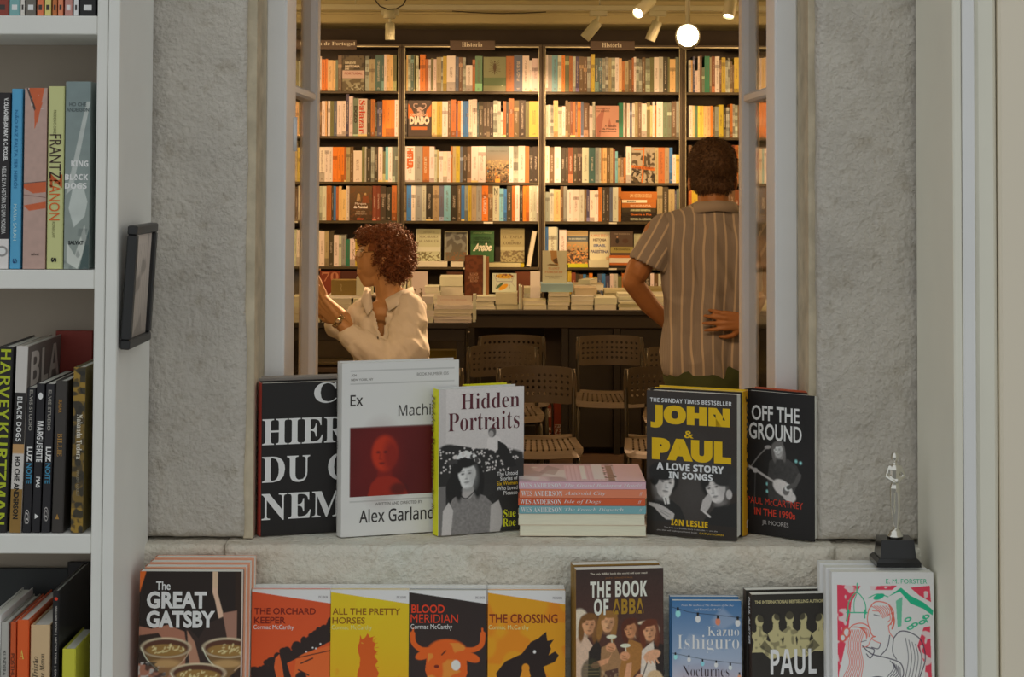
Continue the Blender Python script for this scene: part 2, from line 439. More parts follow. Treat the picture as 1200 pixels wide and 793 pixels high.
    def blur(s, mm, box=None):
        k = max(1, int(mm / s.res * s.ss)); a = s.a.copy()
        for ax in (0, 1):
            for _ in range(2):
                p = np.pad(a, [(k, k) if i == ax else (0, 0) for i in range(3)], mode='edge'); c = np.cumsum(p, axis=ax); n = a.shape[ax]
                hi = np.take(c, np.arange(2 * k, 2 * k + n), axis=ax); lo = np.take(c, np.arange(0, n), axis=ax); a = (hi - lo) / (2 * k)
        if box: m = ((s.X >= box[0]) & (s.X <= box[2]) & (s.Y >= box[1]) & (s.Y <= box[3]))[..., None]; s.a = np.where(m, a, s.a)
        else: s.a = a
    def face(s, cx, cy, r, skin, hair, tilt=0, look=0, hairlen=1.0, shade=0.5, light=-1):
        """a head: hair mass, face, features; r = half face height; light from the left (-1) or right (1)"""
        c, n = math.cos(R(tilt)), math.sin(R(tilt))
        q = lambda x, y: (cx + (x * c - y * n) * r, cy + (x * n + y * c) * r)
        sk = np.array(skin); dk = sk * 0.3; hr = np.array(hair)
        s.ell(*q(0, 0.30), r * 0.98, r * 0.98, hr, tilt, 1, .1)
        if hairlen > 1:
            s.ell(*q(-0.72, -0.4), r * 0.34, r * hairlen, hr, tilt, 1, .15); s.ell(*q(0.72, -0.4), r * 0.34, r * hairlen, hr, tilt, 1, .15)
        s.ell(*q(0, 0.12), r * 0.68, r * 0.78, sk, tilt, 1, .06); s.ell(*q(look * .3, -0.38), r * 0.52, r * 0.60, sk, tilt, 1, .06)
        s.ell(*q(-0.42 * light, -0.08), r * 0.36, r * 0.80, sk * 0.45, tilt, shade, 0.6)
        s.ell(*q(0.22 * light, -0.25), r * 0.22, r * 0.2, np.minimum(sk * 1.25, .9), tilt, .5, 0.9)
        s.ell(*q(0.1, 0.90), r * 0.78, r * 0.36, hr, tilt + 8, 1, .15); s.ell(*q(-.55, .62), r * .26, r * .42, hr, tilt - 20, 1, .15)
        for e in (-0.27, 0.27):
            s.ell(*q(e + look, 0.13), r * 0.17, r * 0.10, sk * .55, tilt, .8, .4); s.ell(*q(e + look, 0.12), r * 0.10, r * 0.055, dk * 0.5, tilt); s.line([q(e - 0.15 + look, 0.29), q(e + 0.15 + look, 0.30)], r * 0.05, dk, .8)
        s.ell(*q(look * 1.5 + .07 * -light, -0.12), r * 0.09, r * 0.24, sk * .6, tilt, .6, .5); s.ell(*q(look * 1.5, -0.25), r * 0.12, r * 0.05, dk, tilt, .7, .4)
        s.ell(*q(look, -0.50), r * 0.21, r * 0.065, dk * 1.1, tilt, .95, .25); s.ell(*q(look, -0.62), r * 0.15, r * 0.05, sk * 0.6, tilt, .6, .5)
        s.ell(*q(0, -1.02), r * 0.4, r * 0.16, sk * .4, tilt, .6, .5)
    def build(s, name, parent, fr, lift=0.0003, material=None):
        ny, nx, ss = s.ny, s.nx, s.ss
        a = s.a.reshape(ny, ss, nx, ss, 3).mean((1, 3)); a = np.clip(a, 0.008, 0.95)
        gx, gy = np.meshgrid(np.linspace(0, s.w / 1000, nx + 1), np.linspace(0, s.h / 1000, ny + 1))
        o = np.array(fr.p(0, 0, lift)); co = o + gx[..., None] * np.array(fr.u) + gy[..., None] * np.array(fr.v)
        i = np.arange(ny * (nx + 1)).reshape(ny, nx + 1)[:, :-1].ravel()
        f = np.stack([i, i + 1, i + nx + 2, i + nx + 1], 1)
        me = bpy.data.meshes.new(name); me.vertices.add(co.size // 3); me.vertices.foreach_set('co', co.ravel())
        me.loops.add(f.size); me.loops.foreach_set('vertex_index', f.ravel())
        me.polygons.add(len(f)); me.polygons.foreach_set('loop_start', np.arange(len(f)) * 4)
        me.update(calc_edges=True)
        at = me.color_attributes.new('Col', 'FLOAT_COLOR', 'CORNER')
        cc = np.ones((ny * nx, 4, 4), np.float32); cc[..., :3] = a.reshape(-1, 1, 3); at.data.foreach_set('color', cc.ravel())
        me.materials.append(material or PAPER)
        ob = bpy.data.objects.new(name, me); COL.objects.link(ob); ob.parent = parent
        return ob

# ================================================================ STRUCTURE
def struct(o): o['kind'] = 'structure'; return o
SILL = 1.103; YJ = 2.778; YS = 2.741; YF = 2.90; YH = 3.0; YC = 2.532; LEDGE = 0.845
def slab(name, x0, x1, y0, y1, z0, z1, material, parent, amp=0.004, step=0.006, seed=0, rim=0.012, freq=9, side=True):
    """a dressed stone: finely uneven front face, worn edges, plain sides"""
    nx = int((x1 - x0) / step) + 1; nz = int((z1 - z0) / step) + 1
    mb = MB(); sd = Vector((seed * 3.1, seed * 1.7, seed * 5.3))
    for j in range(nz + 1):
        for i in range(nx + 1):
            x = x0 + (x1 - x0) * i / nx; z = z0 + (z1 - z0) * j / nz
            p = Vector((x, 0, z)) * freq + sd
            d = mn.fractal(p, 0.9, 2.1, 5) * amp + mn.noise(p * 7) * amp * 0.35
            e = min(x - x0, x1 - x, z - z0, z1 - z)
            ch = max(0, 1 - e / rim) ** 2 * (0.006 + 0.006 * abs(mn.noise(p * 2.3)))
            xo = x; zo = z
            if i in (0, nx): xo += mn.noise(p * 1.5) * 0.004 * (1 if i == 0 else 1)
            if j == nz: zo -= abs(mn.noise(p * 2.5)) * 0.003
            mb.v.append((xo, y0 + d + ch, zo))
    for j in range(nz):
        for i in range(nx):
            a = j * (nx + 1) + i; mb.face((a, a + 1, a + nx + 2, a + nx + 1), 0, None, True)
    n = len(mb.v)
    rimv = [i for i in range(nx + 1)] + [j * (nx + 1) + nx for j in range(1, nz + 1)] + [nz * (nx + 1) + i for i in range(nx - 1, -1, -1)] + [j * (nx + 1) for j in range(nz - 1, 0, -1)]
    for k in rimv: x, y, z = mb.v[k]; mb.v.append((x, y1, z))
    m = len(rimv)
    for k in range(m): mb.face((rimv[k], n + k, n + (k + 1) % m, rimv[(k + 1) % m]))
    mb.face([n + k for k in range(m)])
    return mb.build(name, material, parent)

wf = struct(empty('wall_front', (0, YJ, 0)))
def inw(o): o.location = -Vector(wf.location); return o
inw(slab('stone', -0.600, -0.432, YJ, 3.08, SILL + 0.004, 2.40, STONE, wf, seed=1))
inw(slab('stone', 0.497, 0.672, YJ, 3.08, SILL + 0.004, 2.40, STONE, wf, seed=2, amp=0.005))
inw(slab('stone', -0.62, 0.69, YJ, 3.08, 2.404, 2.75, STONE, wf, seed=3, step=0.02))
s_ = inw(slab('stone', -0.455, 0.515, YS, YF + 0.1, 0.80, SILL, STONE_W, wf, seed=4, amp=0.005))
inw(slab('stone', -0.62, -0.458, YS + 0.004, 3.08, 0.80, SILL - 0.001, STONE_W, wf, seed=5, amp=0.005))
inw(slab('stone', 0.518, 0.69, YS + 0.004, 3.08, 0.80, SILL - 0.004, STONE_W, wf, seed=6, amp=0.006))
mb = MB(); mb.box(-0.4335, -0.418, YJ + 0.012, YF + 0.02, SILL, 2.40); mb.box(0.486, 0.4985, YJ + 0.02, YF + 0.02, SILL, 2.40); mb.box(-0.45, 0.51, YF + 0.03, 3.08, 0.8, SILL - 0.003)
inw(mb.build('mortar_joint', MORTAR, wf))
mb = MB(); mb.box(-4.2, -0.601, YJ + 0.01, 3.08, 0, 3.2); mb.box(0.673, 4.2, YJ + 0.01, 3.08, 0, 3.2); mb.box(-0.601, 0.673, YJ + 0.02, 3.08, 2.75, 3.2); mb.box(-0.601, 0.673, YS + 0.03, 3.08, 0, 0.80)
inw(mb.build('plaster', mat('outer_plaster', ex(160, 158, 150), 0.9, bump=0.3), wf))

# window: fixed frame and two casements standing open into the room
win = struct(empty('window_1', (0, YF, SILL)))
def inwin(o): o.location = -Vector(win.location); return o
mb = MB(); mb.box(-0.432 + 0.013, -0.384, YF, YH, SILL, 2.40, bev=0.003); inwin(mb.build('frame_stile', PAINT, win))
mb = MB(); mb.box(0.447, 0.486, YF, YH, SILL, 2.40, bev=0.003); inwin(mb.build('frame_stile', PAINT, win))
mb = MB(); mb.box(-0.384, 0.447, YF + 0.062, YH, SILL, SILL + 0.035, bev=0.003); inwin(mb.build('frame_rail', PAINT, win))
mb = MB(); mb.box(-0.384, 0.447, YF, YH, 2.34, 2.40, bev=0.003); inwin(mb.build('frame_rail', PAINT, win))
def casement(x, side, bar_z):
    """side -1: left one. Built in its open position, 90 degrees to the wall"""
    c = empty('casement', (x, YH + 0.004, SILL + 0.04)); c.parent = win; c.location = Vector((x, YH + 0.004, SILL + 0.04)) - win.location
    H = 2.32 - SILL - 0.04; Wd = 0.435; T = 0.034
    a, b = (-T, 0) if side < 0 else (0, T)
    # stiles with a stepped moulding towards the glass
    for y0, y1, st in ((0, 0.05, 1), (Wd - 0.05, Wd, -1)):
        mb = MB(); mb.box(a, b, y0, y1, 0, H, bev=0.004)
        mb.build('stile', PAINT, c)
    for z0, z1 in ((0, 0.065), (H - 0.06, H)):
        mb = MB(); mb.box(a + 0.001, b - 0.001, 0.05, Wd - 0.05, z0, z1, bev=0.004); mb.build('rail', PAINT, c)
    zs = [z - SILL - 0.04 for z in bar_z]
    for z in zs:
        mb = MB(); mb.box(a + 0.003, b - 0.003, 0.05, Wd - 0.05, z - 0.009, z + 0.009, bev=0.004)
        mb.build('glazing_bar', PAINT, c)
    edges = [0.065] + zs + [H - 0.06]
    for z0, z1 in zip(edges[:-1], edges[1:]):
        gx = -0.014 if side < 0 else 0.014; mb = MB(); mb.add([(gx, .05, z0), (gx, Wd - .05, z0), (gx, Wd - .05, z1), (gx, .05, z1)], [(0, 1, 2, 3)]); mb.build('pane', GLASS, c)
    return c
cl = casement(-0.387, -1, (1.845,)); cr = casement(0.457, 1, (1.845,))
BRASS = mat('aged_brass', (0.45, 0.33, 0.16), 0.35, 1.0)
for c, sd in ((cl, 1), (cr, -1)):
    for z in (0.12, 0.62, 1.05):
        mb = MB(); mb.tube([(0.004 * sd, 0.0, z - 0.03), (0.004 * sd, 0.0, z + 0.03)], 0.005, 8); mb.build('hinge', PAINT, c)

# shop room
DARKP = mat('dark_wall_paint', ix(62, 46, 30), 0.7, noise=0.1, nscale=8)
CREAM = mat('cream_ceiling_paint', ix(190, 158, 105), 0.85, noise=0.04, nscale=3)
mb = MB(); mb.box(-3.4, 3.4, 3.08, 11.6, -0.1, 0)
struct(mb.build('floor', mat('dark_wood_floor', (0.07, 0.045, 0.028), 0.5, noise=0.4, nscale=6, stretch=(1, 8, 1))))
mb = MB(); mb.box(-3.4, 3.4, 3.08, 11.6, 2.80, 2.9); struct(mb.build('ceiling', CREAM))
mb = MB(); mb.box(-3.4, 3.4, 11.42, 11.6, 0, 2.8); struct(mb.build('wall_back', DARKP))
mb = MB(); mb.box(-3.5, -3.4, 3.08, 11.6, 0, 2.8); struct(mb.build('wall_left', CREAM))
mb = MB(); mb.box(3.4, 3.5, 3.08, 11.6, 0, 2.8); struct(mb.build('wall_right', CREAM))
mb = MB(); mb.box(-3.4, 3.4, 10.92, 11.42, 2.645, 2.80, bev=0.01); struct(mb.build('trim_1', CREAM))       # boxed soffit over the shelves
mb = MB(); mb.box(-3.4, 3.4, 10.895, 10.92, 2.70, 2.715, bev=0.004); mb.box(-3.4, 3.4, 10.88, 10.92, 2.735, 2.755, bev=0.004); struct(mb.build('trim_2', CREAM))
mb = MB(); mb.box(-3.4, 3.4, 9.7, 9.78, 2.785, 2.80, bev=0.004); struct(mb.build('trim_3', CREAM))
mb = MB(); mb.box(-6, 6, -6, 3.08, -0.1, 0); struct(mb.build('ground', mat('stone_paving', (0.33, 0.32, 0.30), 0.85, noise=0.2, nscale=5)))

# ================================================================ CABINETS OUT OF DOORS
def placed(root, o): o.location = -Vector(root.location); return o
lc = empty('wall_bookcase', (-0.9, 2.65, 0), label='white laminate bookcase with three open shelves of books, left of the window', cat='bookcase')
def lpart(name, x0, x1, y0, y1, z0, z1, m=SHELFW, bev=0.0015):
    mb = MB(); mb.box(x0, x1, y0, y1, z0, z1, bev=bev); return placed(lc, mb.build(name, m, lc))
YB = YJ - 0.012
lpart('side_panel', -0.617, -0.6015, YC, YB, 0, 2.6); lpart('side_panel', -0.600, -0.583, YC - 0.002, YB, 0, 2.6)
lpart('side_panel', -1.29, -1.255, YC, YB, 0, 2.6)
BOARDS = (1.928, 1.5506, 1.162, 0.775)
for z in BOARDS + (0.39, 2.32): lpart('shelf_board', -1.255, -0.6175, YC + 0.002, YB - 0.012, z - 0.028, z)
lpart('back_panel', -1.255, -0.6175, YB - 0.012, YB, 0.02, 2.6, mat('grey_back_board', ex(128, 122, 112), 0.8), 0)
lpart('top_board', -1.29, -0.583, YC, YB, 2.6, 2.63)
rc = empty('wall_cabinet', (0.95, 2.65, 0), label='tall white panelled cabinet right of the window, plain doors', cat='cabinet')
def rpart(name, x0, x1, y0, y1, z0, z1, m=PAINTW, bev=0.002):
    mb = MB(); mb.box(x0, x1, y0, y1, z0, z1, bev=bev); return placed(rc, mb.build(name, m, rc))
rpart('side_panel', 0.655, 0.668, YC + 0.002, YB, 0, 2.63); rpart('side_panel', 0.6688, 0.687, YC, YB, 0, 2.63, PAINT)
rpart('door', 0.689, 0.722, YC + 0.008, YC + 0.028, 0.05, 2.6, PAINTW, 0.006); rpart('door', 0.724, 1.30, YC + 0.004, YC + 0.026, 0.05, 2.6, mat('beige_panel', ex(188, 172, 158), 0.6), 0.004)
rpart('back_panel', 0.687, 1.30, YC + 0.03, YB, 0, 2.63)
lg = empty('display_ledge', (0, 2.6, 0), label='white wooden ledge under the window carrying the front row of paperbacks', cat='ledge')
mb = MB(); mb.box(-0.5825, 0.6545, 2.44, 2.735, LEDGE - 0.03, LEDGE, bev=0.003); placed(lg, mb.build('top_board', PAINT, lg))
mb = MB(); mb.box(-0.58, 0.652, 2.46, 2.48, 0, LEDGE - 0.03); placed(lg, mb.build('front_panel', PAINT, lg))

# small black picture frame hung on the bookcase side
BLK = mat('black_frame_wood', (0.016, 0.016, 0.017), 0.35)
pf = empty('picture_frame', (-0.5815, 2.60, 1.433), label='small black picture frame hung tilted on the side of the white bookcase', cat='picture frame')
pf.rotation_euler = (0, R(3.2), 0)
L0, H0 = 0.150, 0.184; 
for nm, (y0, y1, z0, z1) in (('frame_bar', (0, L0, 0, 0.014)), ('frame_bar', (0, L0, H0 - 0.014, H0)), ('frame_bar', (0, 0.014, 0.014, H0 - 0.014)), ('frame_bar', (L0 - 0.014, L0, 0.014, H0 - 0.014))):
    mb = MB(); mb.box(0.001, 0.016, y0 - 0.06, y1 - 0.06, z0, z1, bev=0.002); mb.build(nm, BLK, pf)
ar = Art(122, 156, ex(150, 146, 140), 1.5)
ar.grad(0, 156, ex(128, 124, 118), ex(165, 160, 155)); ar.blotch(ex(92, 88, 84), 26, 0.6, 4, al=0.6)
for k in range(8): ar.line([(14 + k * 13, 8), (6 + k * 14, 78), (26 + k * 10, 140)], 1.1, ex(96, 92, 88), 0.8)
ar.build('print', pf, Frame((0.009, -0.046, 0.014), (0, 1, 0), (0, 0, 1)))

# ================================================================ BOOKS: builders
def book(name, w, h, t, cover, label=None, group=None, hard=True, spine='left', loc=(0, 0, 0), rz=0, pages=None, gloss=False, spinecol=None, cat='book', edge=0.0, lean=0, parts=True):
    """upright book. local x across the cover, y from front cover to back, z up; spine on the left or right"""
    root = empty(name, loc, rz, label, cat, group)
    if lean: root.rotation_euler = (R(-lean), 0, rz)
    ct = 0.0026 if hard else 0.0007; ins = 0.003 if hard else 0.0006
    cm = cmat(cover, 0.3 if gloss else 0.45); sm_ = cmat(spinecol, 0.3 if gloss else 0.45) if spinecol else cm
    mb = MB()
    sx = 0 if spine == 'left' else w
    mb.box(0, w, 0, ct, 0, h, bev=0.0005); mb.box(0, w, t - ct, t, 0, h, bev=0.0005)
    x0, x1 = (0, ct) if spine == 'left' else (w - ct, w)
    n = 5; ro = min(0.003, t * 0.2) * (1 if hard else 0.3)
    for i in range(n):   # gently rounded spine
        y0 = ct * 0.5 + (t - ct) * i / n; y1 = ct * 0.5 + (t - ct) * (i + 1) / n
        b0 = ro * math.sin(math.pi * i / n); b1 = ro * math.sin(math.pi * (i + 1) / n); sg = -1 if spine == 'left' else 1
        xs = (x0 if sg < 0 else x1)
        mb.add([(xs + sg * b0, y0, 0), (xs + sg * b1, y1, 0), (xs + sg * b1, y1, h), (xs + sg * b0, y0, h),
                (xs - sg * ct + sg * b0, y0, 0), (xs - sg * ct + sg * b1, y1, 0), (xs - sg * ct + sg * b1, y1, h), (xs - sg * ct + sg * b0, y0, h)],
               [(0, 1, 2, 3), (4, 7, 6, 5), (3, 2, 6, 7), (0, 4, 5, 1)], 1)
    mb.build('cover', [cm, sm_], root)
    mb = MB(); pa, pb = (ct, w - ins) if spine == 'left' else (ins, w - ct)
    mb.box(pa, pb, ct, t - ct, ins, h - ins); mb.build('page_block', pages or PAGES, root)
    return root
FR0 = lambda: Frame((0, 0, 0), (1, 0, 0), (0, 0, 1))

def stand(px, py, s):    # bottom front-left corner seen at (px, py) on the plane s
    return W(px, py, s)

# ================================================================ BOOKS ON THE WINDOW LEDGE (SILL)
WHT = ex(200, 202, 200); INK = ex(28, 27, 27); YEL = ex(196, 146, 8)
zS = SILL + 0.0015
def sillp(px, s):
    p = W(px, 200 + (CZ - SILL) * s, s); p.z = zS; return p

# -- black cloth-look volume with big white serif letters
p = sillp(305.5, 714.8)
b = book('hardback_book', 0.196, 0.247, 0.036, ex(34, 33, 33), 'black hardback, huge white serif capitals, coral spine, left end of the stone sill', loc=p, rz=R(17), spinecol=ex(140, 62, 55), gloss=True)
letter(b, FR0(), [('C', (86, 212, 124, 246), WHT, 'serif'), ('HIER', (1, 147, 142, 189), WHT, 'serif', .003), ('DU', (1, 85, 80, 128), WHT, 'serif', .003), ('CI', (110, 85, 168, 129), WHT, 'serif'),
                  ('NEM', (1, 25, 138, 68), WHT, 'serif', .003)], 'title_lettering')
letter(b, Frame((-0.0032, 0.033, 0.0), (0, -1, 0), (0, 0, 1)), [('CHIER DU CINEMA', (9, 40, 20, 200), ex(60, 30, 28), '', 0, -1)], 'spine_lettering')
mb = MB()
# -- second copy peeping out behind, pale page tops
p2 = sillp(300, 703)
book('hardback_book', 0.150, 0.250, 0.028, ex(120, 116, 110), 'grey-spined hardback hidden behind the black serif-lettered one', loc=p2, rz=R(17), spinecol=ex(118, 112, 104))

# -- tall white book, red film still
p = sillp(399.5, 716.3)
b = book('hardback_book', 0.198, 0.281, 0.034, ex(172, 176, 176), 'tall white hardback showing a dark red film still of a bald figure', loc=p, rz=R(18), spinecol=ex(168, 172, 172))
ar = Art(198, 281, ex(172, 176, 176), 1.3)
G = ex(110, 112, 112)
for y in (247, 268): ar.line([(14, y), (190, y)], 0.9, G)
ar.line([(14, 56), (190, 56)], 0.9, G)
ar.rect(14, 64, 184, 176, ex(74, 18, 12)); ar.speck(0.12, 30, 5, (14, 64, 176, 176)); 
ar.ell(66, 116, 30, 52, ex(92, 24, 12), 0, 0.5, 0.6)
ar.poly([(44, 64), (50, 84), (60, 94), (74, 99), (92, 92), (106, 80), (112, 64)], ex(128, 38, 18), 0.85)
ar.poly([(60, 94), (62, 112), (84, 112), (86, 96)], ex(104, 28, 14), 0.9)
ar.ell(73, 133, 22, 29, ex(150, 48, 22), 0, 0.95, 0.12); ar.ell(84, 128, 13, 26, ex(90, 22, 12), 0, 0.7, 0.4)
ar.ell(62, 135, 3.2, 1.8, ex(60, 14, 8)); ar.ell(74, 135, 3.2, 1.8, ex(60, 14, 8)); ar.line([(66, 133), (64, 124), (68, 123)], 1.2, ex(80, 20, 10)); ar.ell(68, 117, 5, 1.6, ex(70, 16, 10))
ar.ell(96, 74, 14, 10, ex(50, 12, 10), 0, 0.7, 0.3); ar.blur(1.6, (15, 65, 175, 175))
ar.build('front_print', b, FR0())
DK = ex(52, 50, 50); GR = ex(110, 110, 108)
letter(b, FR0(), [('Ex', (14, 211, 35, 229), DK, 'sans', .012), ('Machina', (95, 192, 174, 211), DK, 'sans', .012), ('Alex Garland', (30, 21, 156, 43), DK, 'sans', .012),
                  ('A24', (15, 259, 24, 263), GR, '', .02), ('NEW YORK, NY', (15, 251, 52, 255.5), GR, '', .02), ('BOOK NUMBER 005', (126, 257, 180, 262), GR, '', .02), ('WRITTEN AND DIRECTED BY', (56, 48, 136, 53), GR, '', .02)], 'title_lettering')
letter(b, Frame((-0.0036, 0.034, 0.0), (0, -1, 0), (0, 0, 1)), [('EX MACHINA', (14, 200, 20, 262), GR, '', 0, -1), ('A24', (14, 140, 22, 156), DK, '', .02, -1), ('ALEX GARLAND', (14, 20, 19, 84), GR, '', 0, -1)], 'spine_lettering')

# -- photo book with yellow spine
p = sillp(513.7, 713)
b = book('hardback_book', 0.146, 0.237, 0.030, ex(165, 170, 172), 'hardback with lime yellow spine and a black and white photo of a seated woman', loc=p, rz=R(22), spinecol=ex(188, 186, 38))
ar = Art(150, 237, ex(164, 170, 173), 1.0)
g = lambda v: ex(v, v, v)
ar.grad(120, 237, g(160), g(172)); ar.rect(0, 0, 150, 118, g(44)); ar.rect(0, 0, 13, 237, g(140), 0.35)
# spotted sofa and dark dresses
ar.ell(18, 130, 22, 18, g(38)); ar.ell(92, 122, 60, 16, g(40)); ar.poly([(0, 118), (0, 140), (30, 146), (70, 138), (148, 128), (150, 80), (0, 80)], g(42))
rs = random.Random(3)
for k in range(150):
    x, y = rs.uniform(2, 140), rs.uniform(100, 142)
    if abs(x - 48) > 20 or y > 128: ar.ell(x, y, 1.5, 1.5, g(170))
# small seated child on the sofa back
ar.poly([(84, 138), (86, 154), (96, 160), (108, 154), (114, 142), (100, 132)], g(172)); ar.ell(94, 164, 7, 8.5, g(70)); ar.ell(92, 161, 4.5, 5.5, g(130)); ar.poly([(104, 150), (118, 142), (130, 122), (138, 106), (120, 104), (104, 128)], g(34))
# woman
ar.ell(47, 100, 26, 34, g(32)); ar.ell(66, 84, 14, 36, g(30)); ar.ell(26, 74, 13, 22, g(32))
ar.poly([(14, 0), (16, 44), (26, 60), (40, 68), (62, 68), (82, 60), (98, 44), (104, 20), (104, 0)], g(104)); ar.speck(0.22, 2.5, 9, (14, 0, 104, 66))
ar.poly([(6, 0), (8, 40), (18, 54), (26, 40), (22, 0)], g(158)); ar.poly([(90, 0), (92, 44), (106, 52), (112, 34), (112, 12), (108, 0)], g(148))
ar.poly([(38, 84), (40, 66), (46, 58), (56, 58), (62, 66), (62, 84)], g(140))
ar.face(50, 96, 23, g(186), g(32), 4, -0.06, 1.35, .55, -1)
ar.curve([(34, 68), (48, 58), (64, 70)], 1.8, g(30))
for k in range(26):
    ar.ell(22 + rs.uniform(-3, 3) + k * 1.9, 118 + 12 * math.sin(k / 25 * 3.14) + rs.uniform(-3, 3), 4.2, 3.2, g(rs.choice((60, 170, 180, 195))), rs.uniform(0, 180))
ar.blur(0.6); ar.speck(0.05, 1.6, 2)
ar.build('front_print', b, FR0())
PL = ex(70, 40, 48)
letter(b, FR0(), [('Hidden', (38, 203, 142, 229), PL, 'serif', -.008), ('Portraits', (16, 168, 142, 198), PL, 'serif', -.008),
                  ('The Untold', (102, 91, 139, 97.5), g(190), '', .01), ('Stories of', (108, 83, 139, 89.5), g(190), '', .01), ('Six Women', (102, 75, 139, 81.5), YEL, '', .01), ('Who Loved', (102, 67, 139, 73.5), g(190), '', .01), ('Picasso', (114, 59, 139, 65.5), g(190), '', .01),
                  ('Sue', (114, 22, 136, 35), ex(196, 190, 40), 'serif'), ('Roe', (113, 7, 136, 20), ex(196, 190, 40), 'serif')], 'title_lettering')
letter(b, Frame((-0.0036, 0.030, 0.0), (0, -1, 0), (0, 0, 1)), [('Hidden Portraits', (6, 90, 22, 228), ex(92, 88, 30), 'ital', .01, -1), ('Sue Roe', (8, 30, 20, 74), ex(92, 88, 30), 'ital', .01, -1)], 'spine_lettering')
# lime copy behind it
p2 = sillp(546, 690)
book('hardback_book', 0.082, 0.2275, 0.024, ex(188, 186, 38), 'lime yellow hardback standing behind the woman photo book, only its top showing', loc=p2 + Vector((0.0, 0.035, 0)), rz=R(22))

# -- flat stack of five slim screenplays
sx0 = W(608, 620, 713).x; sx1 = W(757, 620, 713).x; ys0 = 2000 / 712
def flatbook(name, x0, x1, y0, y1, z0, z1, col, label, group=None, spineface=True, ct=0.0008, pages=None, rz=0, cat='book', spine_depth=0.001):
    """a book lying flat, spine towards the street (or its page edges when spineface is False)"""
    root = empty(name, ((x0 + x1) / 2, (y0 + y1) / 2, z0), rz, label, cat, group)
    w, d, t = (x1 - x0) / 2, (y1 - y0) / 2, z1 - z0
    mb = MB(); c = cmat(col, 0.4)
    mb.box(-w, w, -d, d, 0, ct); mb.box(-w, w, -d, d, t - ct, t)
    if spineface: mb.box(-w, w, -d, -d + spine_depth, ct, t - ct)
    else: mb.box(-w, w, d - spine_depth, d, ct, t - ct)
    mb.build('cover', c, root)
    mb = MB(); mb.box(-w + 0.001, w - 0.001, -d + (spine_depth if spineface else 0.0008), d - 0.001, ct, t - ct); mb.build('page_block', pages or PAGES, root)
    return root
px2z = lambda y: CZ - (y - 200) / 712.0
lv = [(630, 617.5, 'PG'), (617, 604.3, 'PG'), (603.8, 594.7, ex(96, 140, 148)), (594.2, 585.5, ex(164, 76, 54)), (584.6, 574.8, ex(174, 106, 80)), (574.3, 566, ex(168, 140, 152))]
names = ['bottom cream block in the flat stack on the sill, fore edge out', 'second cream block from the bottom of the sill stack, fore edge out',
         'pale blue slim paperback with white serif lettering, middle of the sill stack', 'red slim paperback with white serif lettering in the sill stack',
         'orange slim paperback with white serif lettering, second from top of the sill stack', 'pink slim paperback with a pink hotel on its cover, top of the sill stack']
tt = ['', '', 'The French Dispatch', 'Isle of Dogs', 'Asteroid City', 'The Grand Budapest Hotel']
z = zS; zoff = px2z(630)
for i, (ya, yb, c) in enumerate(lv):
    h = (ya - yb) / 712.0; pg = c == 'PG'
    dx = (0.001, -0.001, 0.0005, -0.001, 0.001, 0.0)[i]
    b = flatbook('paperback_book', sx0 + dx, sx1 + dx, ys0, ys0 + 0.170, z, z + h, ex(180, 168, 152) if pg else c, names[i], 'screenplays stacked flat on the sill', not pg, 0.0006 if pg else 0.0008, mat('cream_fore_edge', ex(192, 178, 162), .9, noise=.1, nscale=40, stretch=(1, 1, 60), spec=.1))
    if not pg:
        w = (sx1 - sx0) / 2 * 1000; f = Frame((-w / 1000, -0.085, 0), (1, 0, 0), (0, 0, 1)); wl = ex(205, 196, 190)
        letter(b, f, [('WES ANDERSON', (3, h * 1000 * .2, 70, h * 1000 * .82), wl, 'serif', -.004), (tt[i], (74, h * 1000 * .22, 74 + 6.2 * len(tt[i]) * .82, h * 1000 * .78), wl, 'ital'), ('ff', (2 * w - 12, h * 1000 * .3, 2 * w - 6, h * 1000 * .7), wl, 'ital')], 'spine_lettering')
        if i == 5:
            ar = Art(2 * w, 168, ex(178, 150, 158), 1.4)
            ar.grad(0, 168, ex(190, 165, 172), ex(150, 130, 140)); ar.blotch(ex(120, 104, 112), 34, 0.5, 6, (0, 0, 110, 168), 0.6); ar.blotch(ex(206, 190, 196), 26, 0.6, 9, (0, 0, 100, 168), 0.6)
            ar.poly([(34, 80), (60, 60), (70, 120), (50, 150)], ex(106, 90, 100), 0.5)
            ar.rect(78, 8, 150, 150, ex(196, 156, 166)); 
            for k in range(10): ar.line([(80 + k * 7, 10), (80 + k * 7, 146)], 0.8, ex(150, 118, 128))
            for k in range(9): ar.line([(78, 14 + k * 16), (150, 14 + k * 16)], 0.8, ex(160, 126, 136))
            ar.rect(104, 20, 112, 150, ex(208, 180, 186)); ar.rect(124, 20, 142, 160, ex(204, 176, 180)); ar.rect(148, 0, 158, 150, ex(118, 92, 84)); ar.blotch(ex(90, 76, 66), 9, 0.6, 3, (142, 0, 162, 160))
            ar.rect(162, 0, 2 * w, 168, ex(204, 150, 156)); ar.rect(0, 0, 2 * w, 6, ex(190, 160, 176))
            ar.build('cover_print', b, Frame((-w / 1000, -0.084, h + 0.0004), (1, 0, 0), (0, 1, 0)))
    z += h + 0.0004

# -- black and yellow music biography
p = sillp(757.8, 706)
fr_w = 0.152
b = book('hardback_book', fr_w, 0.2345, 0.038, ex(46, 40, 36), 'dark hardback with huge yellow block capitals over photos of two young men', loc=p, rz=R(-22), spine='left', gloss=True)
ar = Art(152, 234.5, ex(44, 38, 34), 1.0)
ar.ell(80, 70, 40, 60, g(70), 0, 0.4, 0.8)
